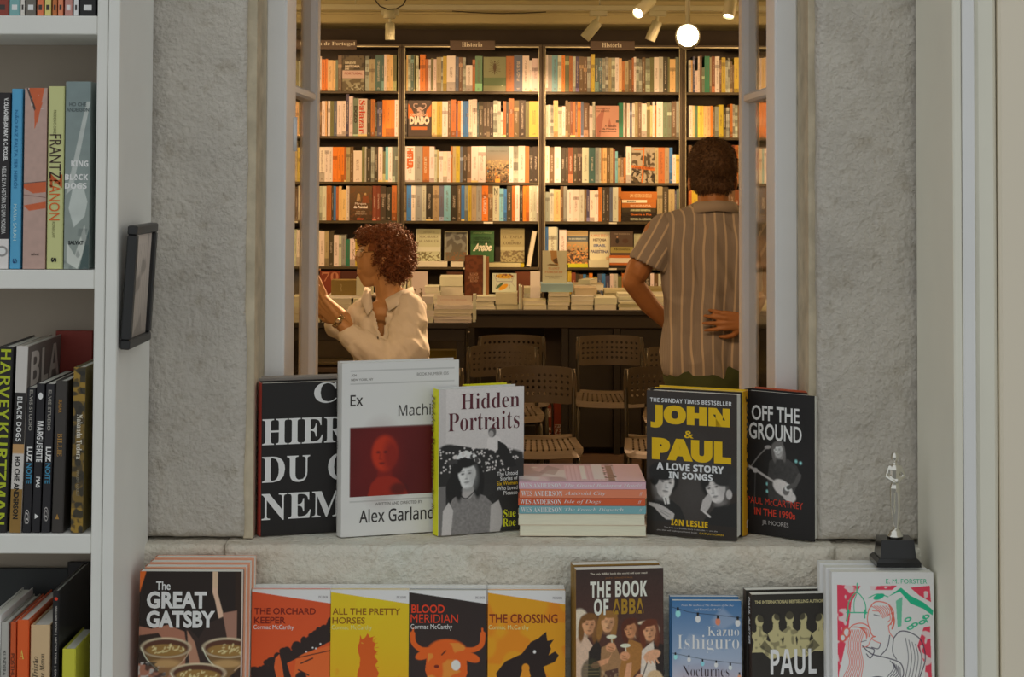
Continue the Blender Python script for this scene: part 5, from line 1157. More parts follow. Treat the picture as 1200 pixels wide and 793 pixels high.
for b in books:
    x0, x1, yt, row, key, bi, lab = b
    xa, xb = W(x0, yt, SB - 1).x, W(x1, yt, SB - 1).x; z0 = rowz[row]; z1 = W((x0 + x1) / 2, yt, SB - 1).z
    ceil_z = (rowz[row - 1] - 0.019) if row else topz - 0.002
    h = min(max(0.06, z1 - z0), ceil_z - z0 - .001); lim0, lim1 = W(DIV[bi], 200, SB).x + 0.0195, W(DIV[bi + 1], 200, SB).x - 0.0195
    xa = max(xa, lim0); xb = min(xb, lim1)
    if xb - xa < 0.006: continue
    w = xb - xa - 0.0006
    base = PAL[key]; j = rs.uniform(-0.06, 0.06); col = ix(*[max(8, min(254, c * (1 + j) + rs.uniform(-4, 4))) for c in base])
    rnd_val = [rs.random()]; dep = rs.choice((0.13, 0.14, 0.15, 0.16, 0.17)); yo = rs.uniform(0, 0.006)
    z1c = z0 + 0.0008
    if id(b) in single:
        mb = MB(); uv = []; rn = []
        spine_mesh(mb, uv, rn, w, h, dep, col, PGC, (0, 0, 0), rs, key)
        o = mb.build('shelved_book', SPINE, None, (xa, YBK + 0.062 - 0.05 + yo, z1c)); finish(o, uv, rn)
        tag(o, lab, 'book', f'books on the {RWN[row]} shelf of the shop bookcases'); special[(row, round(x0))] = (o, w, h)
    else:
        spine_mesh(rest, restuv, restr, w, h, dep, col, PGC, (xa, YBK + 0.012 + yo, z1c), rs, key)
rf = random.Random(77)
for row in range(5):      # the shelves go on beyond what the window shows
    for bi, pa_, pb_ in ((0, 150, 304), (1, 312, 341 if row < 4 else 344), (5, 893 + 18, 1046)):
        x = W(pa_, 200, SB).x + .015; xe = W(pb_, 200, SB).x
        while x < xe - .03:
            w = rf.uniform(.014, .036); key = rf.choice('wwopOytbdkgSnrcemW'); rnd_val = [rf.random()]
            spine_mesh(rest, restuv, restr, w - .0006, rf.uniform(.185, .222), .15, ix(*PAL[key]), PGC, (x, YBK + .014, rowz[row] + .0008), rf, key); x += w
o = rest.build('shelved_books', SPINE, None); finish(o, restuv, restr); tag(o, 'smallest remaining spines filling gaps in the dark shop bookcases', 'books', kind='stuff')
def near(row, px):
    return min((v for k, v in special.items() if k[0] == row), key=lambda v: abs(v[0].location.x + v[1] / 2 - W(px, 200, SB - 1).x))
def spine_text(row, px, items):
    o, w, h = near(row, px); letter(o, Frame((0, -0.0008, 0)), [(t, (w * 1000 * a, h * 1000 * c, w * 1000 * b, h * 1000 * d), ix(*col), st, bd, tn) for t, (a, c, b, d), col, st, bd, tn in items], 'spine_lettering')
spine_text(2, 481, [('HITLER', (.2, .36, .85, .95), (205, 90, 30), '', .06, -1)])
spine_text(1, 425.5, [('Salazar', (.1, .08, .8, .96), (196, 60, 30), 'serif', .0, -1)])
spine_text(1, 417.5, [('EXZO', (.2, .35, .8, .8), (60, 50, 34), '', .04, -1)])
spine_text(2, 501, [('UM ESTADO', (.25, .25, .6, .7), (240, 200, 150), '', .02, -1)])
spine_text(3, 568, [('A ORIGEM', (.25, .2, .75, .7), (250, 220, 180), '', .05, -1)])
spine_text(3, 579, [('N', (.2, .74, .75, .95), (90, 80, 60), '', .02, 0), ('LIVRO', (.3, .2, .6, .6), (150, 120, 100), '', .02, -1)])

# ---- books shown face out on the dark shelves
def face(row, x0, x1, yt, col, lab, paint=None, texts=(), t=0.022, yoff=0.010, yb=None, lean=0, s=SB - 1, zbase=None, name='face_out_book', rz=0):
    a, b_ = W(x0, yt, s), W(x1, yt, s); z0 = zbase if zbase is not None else rowz[row]; h = a.z - z0; w = b_.x - a.x
    o = empty(name, (a.x, YBK + yoff, z0 + 0.001), rz, lab, 'book', 'books shown face out in the shop bookcases')
    if lean: o.rotation_euler = (R(-lean), 0, rz)
    mb = MB(); mb.box(0, w, 0, 0.002, 0, h); mb.box(0, w, t - 0.002, t, 0, h); mb.box(0, 0.002, 0.002, t - 0.002, 0, h); mb.build('cover', cmat(ix(*col), 0.4), o)
    mb = MB(); mb.box(0.002, w - 0.003, 0.002, t - 0.002, 0.003, h - 0.003); mb.build('page_block', IPAGES, o)
    ar = Art(w * 1000, h * 1000, ix(*col), 2.6)
    if paint: paint(ar, w * 1000, h * 1000)
    ar.build('front_print', o, FR0())
    if texts: letter(o, FR0(), [(tt, (w * 1000 * q[0], h * 1000 * q[1], w * 1000 * q[2], h * 1000 * q[3]), ix(*c), st, bd) for tt, q, c, st, bd in texts], 'title_lettering')
    return o
def pa(ar, w, h):
    ar.blotch(ix(60, 48, 30), 14, .5, 3, (0, h * .6, w, h)); ar.rect(0, h * .36, w, h * .58, ix(206, 158, 130)); ar.blotch(ix(150, 128, 90), 16, .55, 5, (0, 0, w, h * .35)); ar.blotch(ix(170, 150, 112), 7, .62, 7, (w * .4, 0, w, h * .2))
face(0, 402.2, 428.2, 66, (98, 78, 50), 'grey-brown book face out with a pale band, top shelf, left bay', pa, [('BREVE', (.12, .76, .6, .83), (200, 170, 130), '', .06), ('HISTORIA', (.12, .66, .8, .73), (215, 180, 140), '', .06), ('DE', (.12, .6, .3, .65), (215, 180, 140), '', .05), ('PORTUGAL', (.1, .46, .9, .53), (160, 80, 60), '', .03)])
def pb(ar, w, h):
    ar.rect(0, h * .16, w, h * .4, ix(96, 104, 62)); ar.rect(0, 0, w, h * .16, ix(140, 128, 84)); ar.rect(0, 0, w, 3, ix(150, 130, 100)); K = ix(82, 58, 30)
    for s_ in (-1, 1):
        for k in range(6): ar.line([(w * .5, h * (.62 + k * .03)), (w * (.5 + s_ * (.26 - .015 * k)), h * (.58 + k * .065))], 3, K)
        ar.line([(w * .5, h * .6), (w * (.5 + s_ * .14), h * .52)], 3.4, K)
    ar.ell(w * .5, h * .7, w * .07, h * .12, K); ar.ell(w * .5, h * .86, 5, 7, K); ar.line([(w * .5, h * .62), (w * .5, h * .5)], 6, K); ar.ell(w * .84, h * .17, 6, 5, ix(180, 170, 120))
face(0, 566.8, 593.0, 67.5, (132, 122, 78), 'olive book face out with a dark spread eagle, top shelf, middle left bay', pb)
def pc(ar, w, h):
    ar.poly([(0, h * .92), (w * .2, h * .7), (w * .3, h * .55), (0, h * .5)], ix(206, 96, 30)); ar.poly([(w, h * .9), (w * .8, h * .74), (w * .72, h * .5), (w, h * .55)], ix(206, 96, 30)); c = ix(190, 140, 110)
    ar.ell(w * .5, h * .66, w * .17, h * .16, c); ar.curve([(w * .4, h * .74), (w * .25, h * .82), (w * .26, h * .9), (w * .4, h * .9)], 5, c); ar.curve([(w * .6, h * .74), (w * .75, h * .82), (w * .74, h * .9), (w * .6, h * .9)], 5, c); ar.blotch(ix(90, 60, 40), 8, .6, 3, (w * .3, h * .5, w * .7, h * .8)); ar.rect(w * .15, h * .18, w * .82, h * .27, ix(196, 96, 36))
face(1, 479, 506, 118.2, (74, 54, 40), 'dark book face out with orange flames and horned mask, second shelf, middle left bay', pc, [('DIABO', (.06, .33, .92, .56), (236, 190, 150), '', .06), ('OBRIGADO', (.1, .57, .86, .64), (220, 160, 120), '', .04)])
def pd(ar, w, h):
    ar.poly([(w * .06, 0), (w * .04, h * .6), (w * .34, h * .92), (w * .4, h * .9), (w * .2, 0)], ix(186, 108, 80)); ar.poly([(w * .52, h * .3), (w * .6, h * .62), (w * .7, h * .3)], ix(186, 108, 80)); ar.poly([(w * .72, h * .3), (w * .8, h * .48), (w * .86, h * .3)], ix(186, 108, 80)); ar.rect(w * .88, h * .46, w, h * .54, ix(110, 90, 70))
face(1, 697.4, 724.5, 124.3, (212, 140, 104), 'salmon pink book face out with darker spikes, second shelf, middle right bay', pd, [('MULHERES', (.06, .88, .62, .93), (80, 60, 40), '', .02), ('DO SILENCIO', (.06, .8, .6, .85), (80, 60, 40), '', .02), ('A Historia', (.4, .32, .9, .38), (90, 60, 40), '', .03), ('da Primeira', (.3, .23, .9, .29), (90, 60, 40), '', .03), ('Republica', (.16, .14, .9, .2), (90, 60, 40), '', .03)])
def pe(ar, w, h):
    ar.grad(h * .6, h, ix(150, 120, 90), ix(128, 124, 106)); ar.grad(0, h * .6, ix(96, 64, 34), ix(160, 124, 84)); ar.blotch(ix(190, 150, 90), 9, .58, 3, (0, h * .15, w, h * .62), .8); ar.blotch(ix(60, 42, 26), 9, .56, 8, (0, 0, w, h * .5), .9); ar.blotch(ix(196, 110, 40), 7, .7, 9, (0, 0, w, h * .4)); ar.rect(w * .4, 0, w * .62, h * .1, ix(220, 140, 50)); ar.ell(w * .08, h * .3, 6, 8, ix(80, 100, 110))
face(2, 570, 596.3, 171.6, (150, 130, 100), 'book face out showing a battle painting under pale sky, third shelf, middle left bay', pe, [('A SERRA DA CASTELA', (.08, .85, .92, .88), (90, 80, 64), 'serif', 0)])
def pf_(ar, w, h):
    ar.rect(0, 0, w, h, ix(170, 140, 104)); ar.blotch(ix(84, 64, 40), 18, .5, 4, (0, 0, w, h * .85)); ar.blotch(ix(50, 38, 26), 10, .55, 14, (0, 0, w, h * .5)); ar.poly([(0, h * .5), (w, h * .42), (w, h * .34), (0, h * .42)], ix(206, 102, 30)); ar.poly([(w * .5, h), (w * .56, h), (w * .48, 0), (w * .42, 0)], ix(206, 102, 30)); ar.rect(w * .1, h * .92, w * .5, h * .95, ix(206, 102, 30))
    ar.poly([(w * .68, h * .5), (w * .64, h * .9), (w * .7, h * .8), (w * .76, h * .95), (w * .78, h * .75), (w * .82, h * .5)], ix(70, 54, 34))
face(2, 739.6, 766.6, 172.8, (150, 120, 84), 'book face out with two crossing orange bands, third shelf, middle right bay', pf_, [('O PODER E O REINADO', (.05, .38, .95, .45), (110, 40, 14), '', .03)])
def pg_(ar, w, h):
    ar.grad(0, h, ix(70, 44, 24), ix(110, 76, 44)); ar.ell(w * .4, h * .72, 9, 14, ix(190, 140, 80)); ar.ell(w * .7, h * .76, 7, 9, ix(200, 150, 90)); ar.poly([(w * .56, h * .5), (w * .6, h * .72), (w * .82, h * .72), (w * .9, h * .5)], ix(140, 66, 30)); ar.poly([(w * .3, h * .55), (w * .34, h * .7), (w * .46, h * .7), (w * .5, h * .55)], ix(180, 130, 80)); ar.blotch(ix(120, 70, 34), 9, .6, 4, al=.6)
face(3, 410.8, 436.8, 217.8, (92, 62, 36), 'dark brown book face out with two painted figures, fourth shelf, left bay', pg_, [('Marques', (.24, .44, .74, .52), (240, 210, 170), '', .06), ('de Pombal', (.18, .35, .8, .43), (240, 210, 170), '', .06), ('UMA VIDA', (.3, .24, .7, .28), (200, 160, 120), '', .02), ('EM RETRATO', (.25, .17, .75, .21), (200, 160, 120), '', .02), ('EDICAO', (.34, .02, .62, .07), (210, 80, 40), '', .04)])
# lying pile in the fourth shelf, middle right bay
zz = rowz[3] + 0.0008
for k, (y0, y1, xa, xb, c, tx, tc, lab) in enumerate(((318, 360, 662, 952, 'k', 'HISTORIA DA ALEMANHA', (190, 170, 130), 'black book at the foot of the lying pile, fourth shelf, middle right bay'), (285, 318, 664, 952, 'k', 'Guerra e Paz', (220, 110, 40), 'black book with orange lettering, second from the foot of the lying pile'),
        (248, 283, 664, 945, 'd', 'AS MULHERES DE PORTUGAL', (210, 190, 130), 'brown book with pale lettering in the middle of the lying pile'), (207, 245, 664, 948, 'O', 'BIOGRAFIA', (230, 170, 120), 'orange book with small title in the lying pile, fourth shelf'),
        (173, 204, 664, 950, 'O', 'EUROPA', (60, 40, 24), 'orange book with a white label, second from top of the lying pile'), (108, 171, 657, 955, 'O', 'UMA HISTORIA DO SECULO', (240, 190, 120), 'thick orange book on top of the lying pile, fourth shelf, middle right bay'))):
    a, b_ = W(634 + xa / L7, 240, SB - 1).x, W(634 + xb / L7, 240, SB - 1).x; hh = (y1 - y0) / L7 / (SB - 1)
    o = flatbook('lying_book', a, b_, YBK + 0.012, YBK + 0.16, zz, zz + hh, ix(*PAL[c]), lab, 'lying books on the fourth shelf', pages=IPAGES, ct=0.0015); zz += hh + 0.0006; w2 = (b_ - a) / 2 * 1000; hm = hh * 1000
    if k == 4:
        mb = MB(); mb.box(-w2 / 1000 + .002, w2 / 1000 * .45, -0.0755, -0.0745, hh * .1, hh * .85); mb.build('label_band', cmat(ix(236, 200, 150)), o)
    letter(o, Frame((-w2 / 1000, -0.0745 if k != 4 else -0.0758, 0)), [(tx, (w2 * (.5 if k != 4 else .3), hm * .25, w2 * (1.7 if k != 4 else .8), hm * .7), ix(*tc), '' if k % 2 else 'serif', .03)], 'spine_lettering')
# fifth shelf: lying books with covers propped on them
def lying(x0, x1, y0, y1, row, col, lab, s=SB + 0.4, d=0.15, grp='books lying on the fifth shelf', z=None, yo=-0.004):
    a, b_ = W(x0, y0, s).x, W(x1, y0, s).x; zb = (rowz[row] if z is None else z) + 0.0008; hh = (y1 - y0) / s
    flatbook('lying_book', a, b_, YBK + 0.006 + yo, YBK + 0.006 + yo + d, zb, zb + hh, ix(*col), lab, grp, pages=IPAGES, ct=0.0015); return zb + hh
B5 = (232, 200, 160)
z1 = lying(481.5, 524, 306.5, 312.6, 4, B5, 'white book lying under the cream cover, fifth shelf, middle left bay'); lying(528, 543, 306.8, 312.6, 4, B5, 'short white book lying under the dark sky cover, fifth shelf'); lying(573, 610, 308, 312.6, 4, (206, 176, 120), 'cream book lying under the tan cover, fifth shelf, middle left bay'); lying(610.6, 614.2, 308.6, 312.6, 4, (200, 160, 30), 'tiny yellow-edged book end by the leaning white book')
def ph(ar, w, h): ar.rect(0, 0, w, h, ix(196, 176, 128)); ar.rect(0, h * .3, w, h * .44, ix(214, 190, 150)); ar.blotch(ix(120, 100, 60), 7, .5, 4, (0, 0, w, h * .28)); ar.line([(2, 2), (2, h - 2), (w - 2, h - 2), (w - 2, 2)], 3, ix(216, 196, 156))
face(4, 487.8, 516.6, 268.2, (196, 176, 128), 'cream book propped face out with a townscape, fifth shelf, middle left bay', ph, [('MOCARABES', (.12, .72, .88, .8), (130, 110, 76), 'serif', 0), ('AL ANDALUS', (.1, .58, .9, .66), (130, 110, 76), 'serif', 0), ('HISTORIA DE', (.3, .88, .75, .92), (140, 120, 80), '', 0)], zbase=z1, t=0.014, lean=6, yoff=0.05)
def pi_(ar, w, h): ar.grad(0, h, ix(110, 90, 60), ix(84, 74, 66)); ar.blotch(ix(150, 136, 112), 22, .5, 4, (0, h * .3, w, h), .6); ar.blotch(ix(130, 84, 50), 7, .55, 6, (0, 0, w, h * .3)); ar.line([(3, 0), (3, h - 3), (w - 3, h - 3), (w - 3, 0)], 6, ix(180, 160, 116))
face(4, 521, 548.2, 270.9, (120, 104, 80), 'book with stormy sky cover and cream border, fifth shelf, middle left bay', pi_, zbase=z1, t=0.014, lean=6, yoff=0.05)
face(4, 551.5, 579, 270, (58, 92, 46), 'green book face out with pale handwritten title, fifth shelf, middle left bay', lambda ar, w, h: ar.rect(0, h * .55, w, h * .8, ix(40, 70, 34), .6), [('Arabe', (.1, .32, .9, .6), (228, 220, 160), 'ital', .05), ('HISTORIA', (.12, .7, .88, .8), (34, 60, 28), '', .06), ('ESPANHA', (.12, .58, .88, .68), (34, 60, 28), '', .06), ('ADOLF PEREZ', (.1, .9, .9, .95), (150, 170, 100), '', .02)], zbase=z1 - 0.005, t=0.014, lean=6, yoff=0.05)
def pj(ar, w, h): ar.rect(0, 0, w, h, ix(152, 128, 80)); ar.blotch(ix(110, 84, 50), 8, .5, 4, (0, 0, w, h * .35)); ar.rect(0, h * .35, w, h * .45, ix(176, 152, 104), .7)
face(4, 586.6, 614.6, 267.4, (152, 128, 80), 'tan book face out with serif title over ruins, fifth shelf, middle left bay', pj, [('EL TEMPLO', (.1, .7, .9, .79), (96, 74, 44), 'serif', 0), ('DE', (.44, .62, .56, .66), (96, 74, 44), 'serif', 0), ('CORDOBA', (.12, .52, .88, .61), (96, 74, 44), 'serif', 0)], zbase=z1 - 0.006, t=0.014, lean=6, yoff=0.05)
a = W(616.5, 312, SB - 1); o = empty('leaning_book', (a.x, YBK + 0.02, rowz[4] + 0.006), label='white book leaning against the right side of the fifth shelf, middle left bay', cat='book', group='books on the fifth shelf of the shop bookcases'); o.rotation_euler = (0, R(10.0), 0)
mb = MB(); mb.box(0, 0.003, 0, 0.15, 0, 0.235); mb.box(0.027, 0.030, 0, 0.15, 0, 0.235); mb.build('cover', cmat(ix(190, 160, 110)), o); mb = MB(); mb.box(0.003, 0.027, 0.002, 0.148, 0.002, 0.232); mb.build('page_block', IPAGES, o)
z2 = lying(665.9, 689.2, 305.5, 309, 4, (200, 180, 40), 'yellow-topped book lying under the painted cover, middle right bay', d=0.14) - 0.004
def pk(ar, w, h): ar.grad(0, h, ix(120, 84, 50), ix(200, 156, 96)); ar.rect(0, h * .68, w, h * .84, ix(98, 94, 84)); ar.blotch(ix(80, 50, 34), 9, .5, 4, (0, 0, w, h * .5)); ar.blotch(ix(214, 130, 60), 9, .62, 9, (0, 0, w, h * .6)); ar.rect(0, 0, w, 5, ix(190, 170, 40))
face(4, 664.3, 689, 270.3, (170, 130, 80), 'book face out with slate band over crowded painting, fifth shelf, middle right bay', pk, [('OS DESCOBRIMENTOS', (.1, .73, .9, .78), (220, 200, 160), 'serif', 0)], zbase=z2, t=0.014, lean=5, yoff=0.05)
z3 = lying(690.2, 714, 304.4, 312.6, 4, (214, 186, 140), 'cream thick book lying in the fifth shelf, middle right bay')
face(4, 690.8, 714.8, 271.6, (206, 178, 132), 'cream book face out with red, slate title lines, fifth shelf, middle right bay', lambda ar, w, h: ar.ell(w * .9, h * .06, 14, 12, ix(190, 120, 60), 0, .6), [('A MAIS BREVE', (.06, .82, .94, .91), (196, 90, 50), '', .04), ('HISTORIA', (.18, .66, .82, .76), (90, 70, 56), '', .04), ('DE', (.45, .6, .55, .64), (120, 100, 70), '', 0), ('ISRAEL', (.2, .46, .8, .56), (90, 90, 110), '', .04), ('E', (.47, .38, .53, .43), (120, 100, 70), '', 0), ('PALESTINA', (.05, .24, .95, .35), (90, 80, 90), '', .04)], zbase=z3, t=0.014, lean=5, yoff=0.05)
zc = rowz[4]
for y0, y1, c, lab in ((310.3, 313, (50, 38, 26), 'black book at the foot of the orange banded pile, fifth shelf'), (307.7, 310.2, (190, 96, 40), 'orange book low in the banded pile, fifth shelf, middle right bay'), (301.8, 307.4, (226, 190, 150), 'pink-white book in the middle of the orange banded pile, fifth shelf'), (298.8, 301.6, (200, 100, 44), 'orange book on top of the banded pile, fifth shelf, middle right bay')):
    zc = lying(714.5, 744.5, y0, y1, 4, c, lab, z=zc)
def pl(ar, w, h): ar.rect(0, h * .1, w, h * .35, ix(150, 124, 60)); ar.ell(w * .3, h * .6, 11, 18, ix(40, 30, 22)); ar.ell(w * .3, h * .76, 5, 7, ix(170, 120, 80)); ar.ell(w * .66, h * .6, 20, 16, ix(80, 50, 34))
face(4, 715.2, 741.5, 271, (86, 62, 44), 'dark brown book face out with a seated man, fifth shelf, middle right bay', pl, [('EM FAMILIA', (.14, .86, .86, .93), (150, 120, 90), 'serif', 0), ('Memorias', (.14, .2, .86, .31), (60, 44, 24), 'serif', 0)], zbase=zc, t=0.014, lean=5, yoff=0.03)
face(4, 743, 768, 273.8, (196, 176, 130), 'cream book face out with a small dark bird, fifth shelf beside the man', lambda ar, w, h: (ar.poly([(w * .1, h), (0, h * .85), (w * .14, h * .5), (0, 0), (w, 0), (w, h)], ix(186, 166, 120)), ar.ell(w * .45, h * .8, 9, 3, ix(40, 36, 30), -30)), zbase=rowz[4] + .02, t=0.014, lean=5, yoff=0.05)
# behind the woman: red face out with number, lowest shelf
face(5, 376, 400, 317, (128, 52, 30), 'red brown book face out with a large pale number, behind the woman', None, [('70', (.1, .74, .9, .97), (190, 110, 70), 'serif', 0)], t=0.02)
face(5, 400.5, 424, 317, (84, 40, 26), 'dark red book face out behind the woman, next to the number book', None, t=0.02)
face(5, 604, 622, 318, (108, 54, 30), 'red brown cover low in the middle left bay, behind the card stand', None, t=0.02)
face(5, 524, 543, 318, (92, 52, 34), 'dim brown cover low in the middle left bay, behind the table books', None, t=0.02)

# ================================================================ TABLES AND THEIR BOOKS
TB = mat('black_table_laminate', ix(38, 29, 20), 0.45, noise=0.1, nscale=9)
S1 = 194.0; ZT = 0.865
def tpart(root, name, x0, x1, y0, y1, z0, z1, m=TB, bev=0.003): mb = MB(); mb.box(x0, x1, y0, y1, z0, z1, bev=bev); return placed(root, mb.build(name, m, root))
yt0 = 2000 / S1 - 0.02
dt = empty('display_table', (0.6, yt0 + .3, 0), label='long black display table loaded with book stacks, in front of the bookcases', cat='table')
xl, xr = W(545, 362, S1).x, 2.6
tpart(dt, 'tabletop', xl, xr, yt0, yt0 + 0.62, ZT - 0.03, ZT)
tpart(dt, 'apron', xl, xr, yt0 + 0.02, yt0 + 0.04, ZT - 0.11, ZT - 0.03, mat('dark_brown_apron', ix(52, 38, 24), 0.5))
xs = [W(p, 400, S1).x for p in (552, 662, 723, 800, 880)] + [2.6]
for x in xs: tpart(dt, 'post', x - 0.02, x + 0.02, yt0 + 0.02, yt0 + 0.06, 0, ZT - 0.11)
for a, b in zip(xs[1:-1], xs[2:]): tpart(dt, 'door', a + 0.022, b - 0.022, yt0 + 0.035, yt0 + 0.05, 0.04, ZT - 0.112)
tpart(dt, 'back_panel', xl, xr, yt0 + 0.56, yt0 + 0.58, 0, ZT - 0.03); tpart(dt, 'bottom_shelf', xl, xs[1], yt0 + 0.03, yt0 + 0.56, 0.04, 0.07)
tpart(dt, 'inner_panel', W(639, 400, 190).x, W(659, 400, 190).x, yt0 + 0.4, yt0 + 0.42, 0.07, ZT - 0.06, mat('brown_inner_panel', ix(78, 58, 40), 0.6))
S2 = 213.0; yn0 = 2000 / S2 - 0.02
nt_ = empty('side_table', (-0.8, yn0 + .28, 0), label='smaller black table with book stacks, behind the woman in white', cat='table')
xa_, xb_ = -2.3, W(549, 378, S2).x
tpart(nt_, 'tabletop', xa_, xb_, yn0, yn0 + 0.56, ZT - 0.03, ZT); tpart(nt_, 'apron', xa_ + .02, xb_ - .02, yn0 + 0.02, yn0 + 0.04, ZT - 0.10, ZT - 0.03)
for x in (xa_ + .03, -1.25, xb_ - .045):
    for y in (yn0 + .03, yn0 + .5): tpart(nt_, 'leg', x - .022, x + .022, y, y + .044, 0, ZT - 0.03)
mb = MB()
for k in range(5): mb.ell((xb_ - 0.0 + .002, yn0 + .02, ZT - .05 - k * .085), (.007, .004, .007), 8, 5)
placed(nt_, mb.build('chrome_stud', mat('chrome', (.7, .7, .68), .15, 1.0), nt_))['kind'] = 'stuff'
ONM = {1: ['only'], 2: ['lower', 'upper'], 3: ['bottom', 'middle', 'top'], 4: ['bottom', 'second', 'third', 'top'], 5: ['bottom', 'second', 'third', 'fourth', 'top'], 6: ['bottom', 'second', 'third', 'fourth', 'fifth', 'top']}
TC = [(214, 184, 136), (222, 196, 150), (204, 172, 120), (230, 204, 166), (196, 168, 120)]
rt = random.Random(21)
def tstack(px0, px1, yt, yb, n, s, desc, grp, zt=None, d=0.2, cols=None, face_=False, rz=0):
    a, b = W(px0, yb, s).x, W(px1, yb, s).x; zb = (W(px0, yb, s).z if zt is None else zt) + 0.0008; H = (yb - yt) / s
    hs = [rt.uniform(.75, 1.25) for _ in range(n)]; k = H / sum(hs); y = 2000 / s
    for i in range(n):
        dx = rt.uniform(-.004, .004); c = (cols[i % len(cols)] if cols else rt.choice(TC)); hh = hs[i] * k
        flatbook('stacked_book', a + dx, b + dx + rt.uniform(-.006, .004), y + rt.uniform(0, .008), y + d, zb, zb + hh - .0006, ix(*c), (f'{ONM[n][i]} book of the {desc}' if n > 1 else desc), grp, rt.random() < .35 if not face_ else True, 0.0014, IPAGES, rz + rt.uniform(-.02, .02)); zb += hh
    return zb
GT = 'book stacks on the long display table'; GN_ = 'book stacks on the side table'
za = tstack(557.8, 580.3, 347.6, 362.6, 3, S1, 'cream stack at the left end of the long table front', GT, ZT)
zb_ = tstack(581.2, 607.2, 344, 363.2, 3, S1, 'thick stack under the orange fruit card', GT, ZT)
zd = tstack(613, 639.4, 352.5, 363.2, 2, S1, 'low stack right of the upright white pair', GT, ZT)
ze = tstack(642.6, 668, 343.2, 363.2, 4, S1, 'white stack below the foot drawing card', GT, ZT)
zf = tstack(668.9, 695.4, 347.4, 363.2, 3, S1, 'stack below the orange and grey book', GT, ZT)
zg = tstack(696.8, 723, 349, 363, 2, S1, 'low stack beside the table seam', GT, ZT)
zh = tstack(724.6, 759, 345, 363.6, 6, S1, 'stack of thin shiny books by the man\u2019s elbow', GT, ZT)
tstack(760, 792, 348, 363.6, 5, S1, 'stack half hidden by the man\u2019s forearm', GT, ZT)
tstack(866, 900, 352, 363.6, 3, S1, 'pale stack seen through the right window pane', GT, ZT)
tstack(872, 897, 338, 353.5, 3, 189, 'rear stack seen through the right window pane', GT, ZT)
y2 = 188.0
tstack(515.8, 542.6, 321, 354, 3, y2, 'tall thick stack left of the brown upright book', GT, ZT)
tstack(557, 576, 345.4, 354.5, 2, y2, 'low rear stack behind the brown upright book', GT, ZT)
tstack(708, 741, 336, 354.4, 4, y2, 'rear stack of cream books left of the man', GT, ZT)
tstack(742, 790, 334, 354.4, 5, y2, 'rear stack behind the man\u2019s forearm', GT, ZT, cols=[(196, 170, 120), (150, 120, 70), (214, 190, 150)])
tstack(672, 706, 341, 354.4, 3, y2, 'rear stack below the loose grey books', GT, ZT)
tstack(614, 634, 334, 354.4, 4, y2, 'rear stack left of the foot drawing card', GT, ZT)
def upright(px0, px1, yt, zb, s, t, col, lab, grp=GT, paint=None, texts=(), rz=0, name='upright_book', lean=0):
    return face(0, px0, px1, yt, col, lab, paint, texts, t=t, s=s, zbase=zb + 0.0008, yoff=2000 / s - YBK, name=name, rz=rz, lean=lean)
upright(608, 609.8, 335, ZT, S1, 0.16, (214, 190, 150), 'thin white book standing on edge on the table, left of its twin'); upright(610, 612.4, 336, ZT, S1, 0.16, (190, 160, 116), 'thin cream book standing on edge on the table, right of its twin')
# brown upright volume with pages showing on its right
o = upright(544.6, 566, 299.5, ZT + 0.035, 191, 0.05, (100, 48, 26), 'brown leather-look book standing upright on the long table', None, lambda ar, w, h: (ar.blotch(ix(130, 66, 34), 16, .5, 4, al=.6), ar.line([(3, 3), (3, h - 3), (w - 3, h - 3), (w - 3, 3), (3, 3)], 2, ix(70, 30, 18)), ar.line([(10, h - 30), (26, h - 60)], 2, ix(160, 90, 50), .6)), [('KIND', (.28, .56, .72, .62), (190, 130, 90), 'serif', 0), ('HERITAGE', (.22, .49, .78, .55), (190, 130, 90), 'serif', 0), ('KIND', (.3, .42, .7, .48), (190, 130, 90), 'serif', 0)])
upright(566.3, 569.4, 300, ZT + 0.035, 191, 0.05, (214, 190, 150), 'cream book edge pressed against the brown upright book'); upright(569.8, 573, 301, ZT + 0.035, 191, 0.05, (150, 90, 50), 'second brown book edge beside the cream one')
tstack(543.5, 575, 345.5, 354.5, 1, 191, 'support below the brown upright book', GT, ZT)
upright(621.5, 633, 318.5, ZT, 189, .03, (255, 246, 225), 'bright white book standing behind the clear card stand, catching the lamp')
def fruit(ar, w, h):
    ar.rect(0, 0, w, h, ix(206, 188, 150)); ar.ell(w * .5, h * .84, w * .36, h * .13, ix(216, 150, 40)); ar.blotch(ix(130, 70, 50), 8, .6, 3, (w * .14, h * .7, w * .86, h * .97)); ar.ell(w * .45, h * .26, w * .22, h * .12, ix(220, 140, 30), 30); ar.ell(w * .3, h * .34, w * .2, h * .07, ix(80, 96, 60), 40)
    ar.line([(w * .08, h * .9), (w * .2, h * .5), (w * .12, h * .2)], 2, ix(150, 130, 110)); ar.line([(w * .9, h * .9), (w * .8, h * .5), (w * .92, h * .3)], 2, ix(150, 130, 110)); ar.line([(w * .2, h * .56), (w * .8, h * .56)], 3, ix(110, 90, 110)); ar.line([(w * .7, h * .4), (w * .72, h * .2)], 2, ix(60, 50, 40))
upright(577, 605.5, 320, zb_, 193, 0.012, (206, 188, 150), 'cream card with orange fruit and green leaves on the long table', None, fruit, lean=12)
def foot(ar, w, h):
    ar.rect(0, 0, w, h, ix(196, 170, 126)); ar.poly([(w * .32, h), (w * .58, h), (w * .6, h * .8), (w * .66, h * .55), (w * .5, h * .6), (w * .36, h * .7)], ix(176, 118, 60)); ar.poly([(w * .4, h * .72), (w * .6, h * .78), (w * .64, h * .6), (w * .5, h * .62)], ix(96, 64, 34)); ar.poly([(w * .18, h * .56), (w * .4, h * .54), (w * .66, h * .52), (w * .6, h * .58), (w * .3, h * .6)], ix(120, 90, 50))
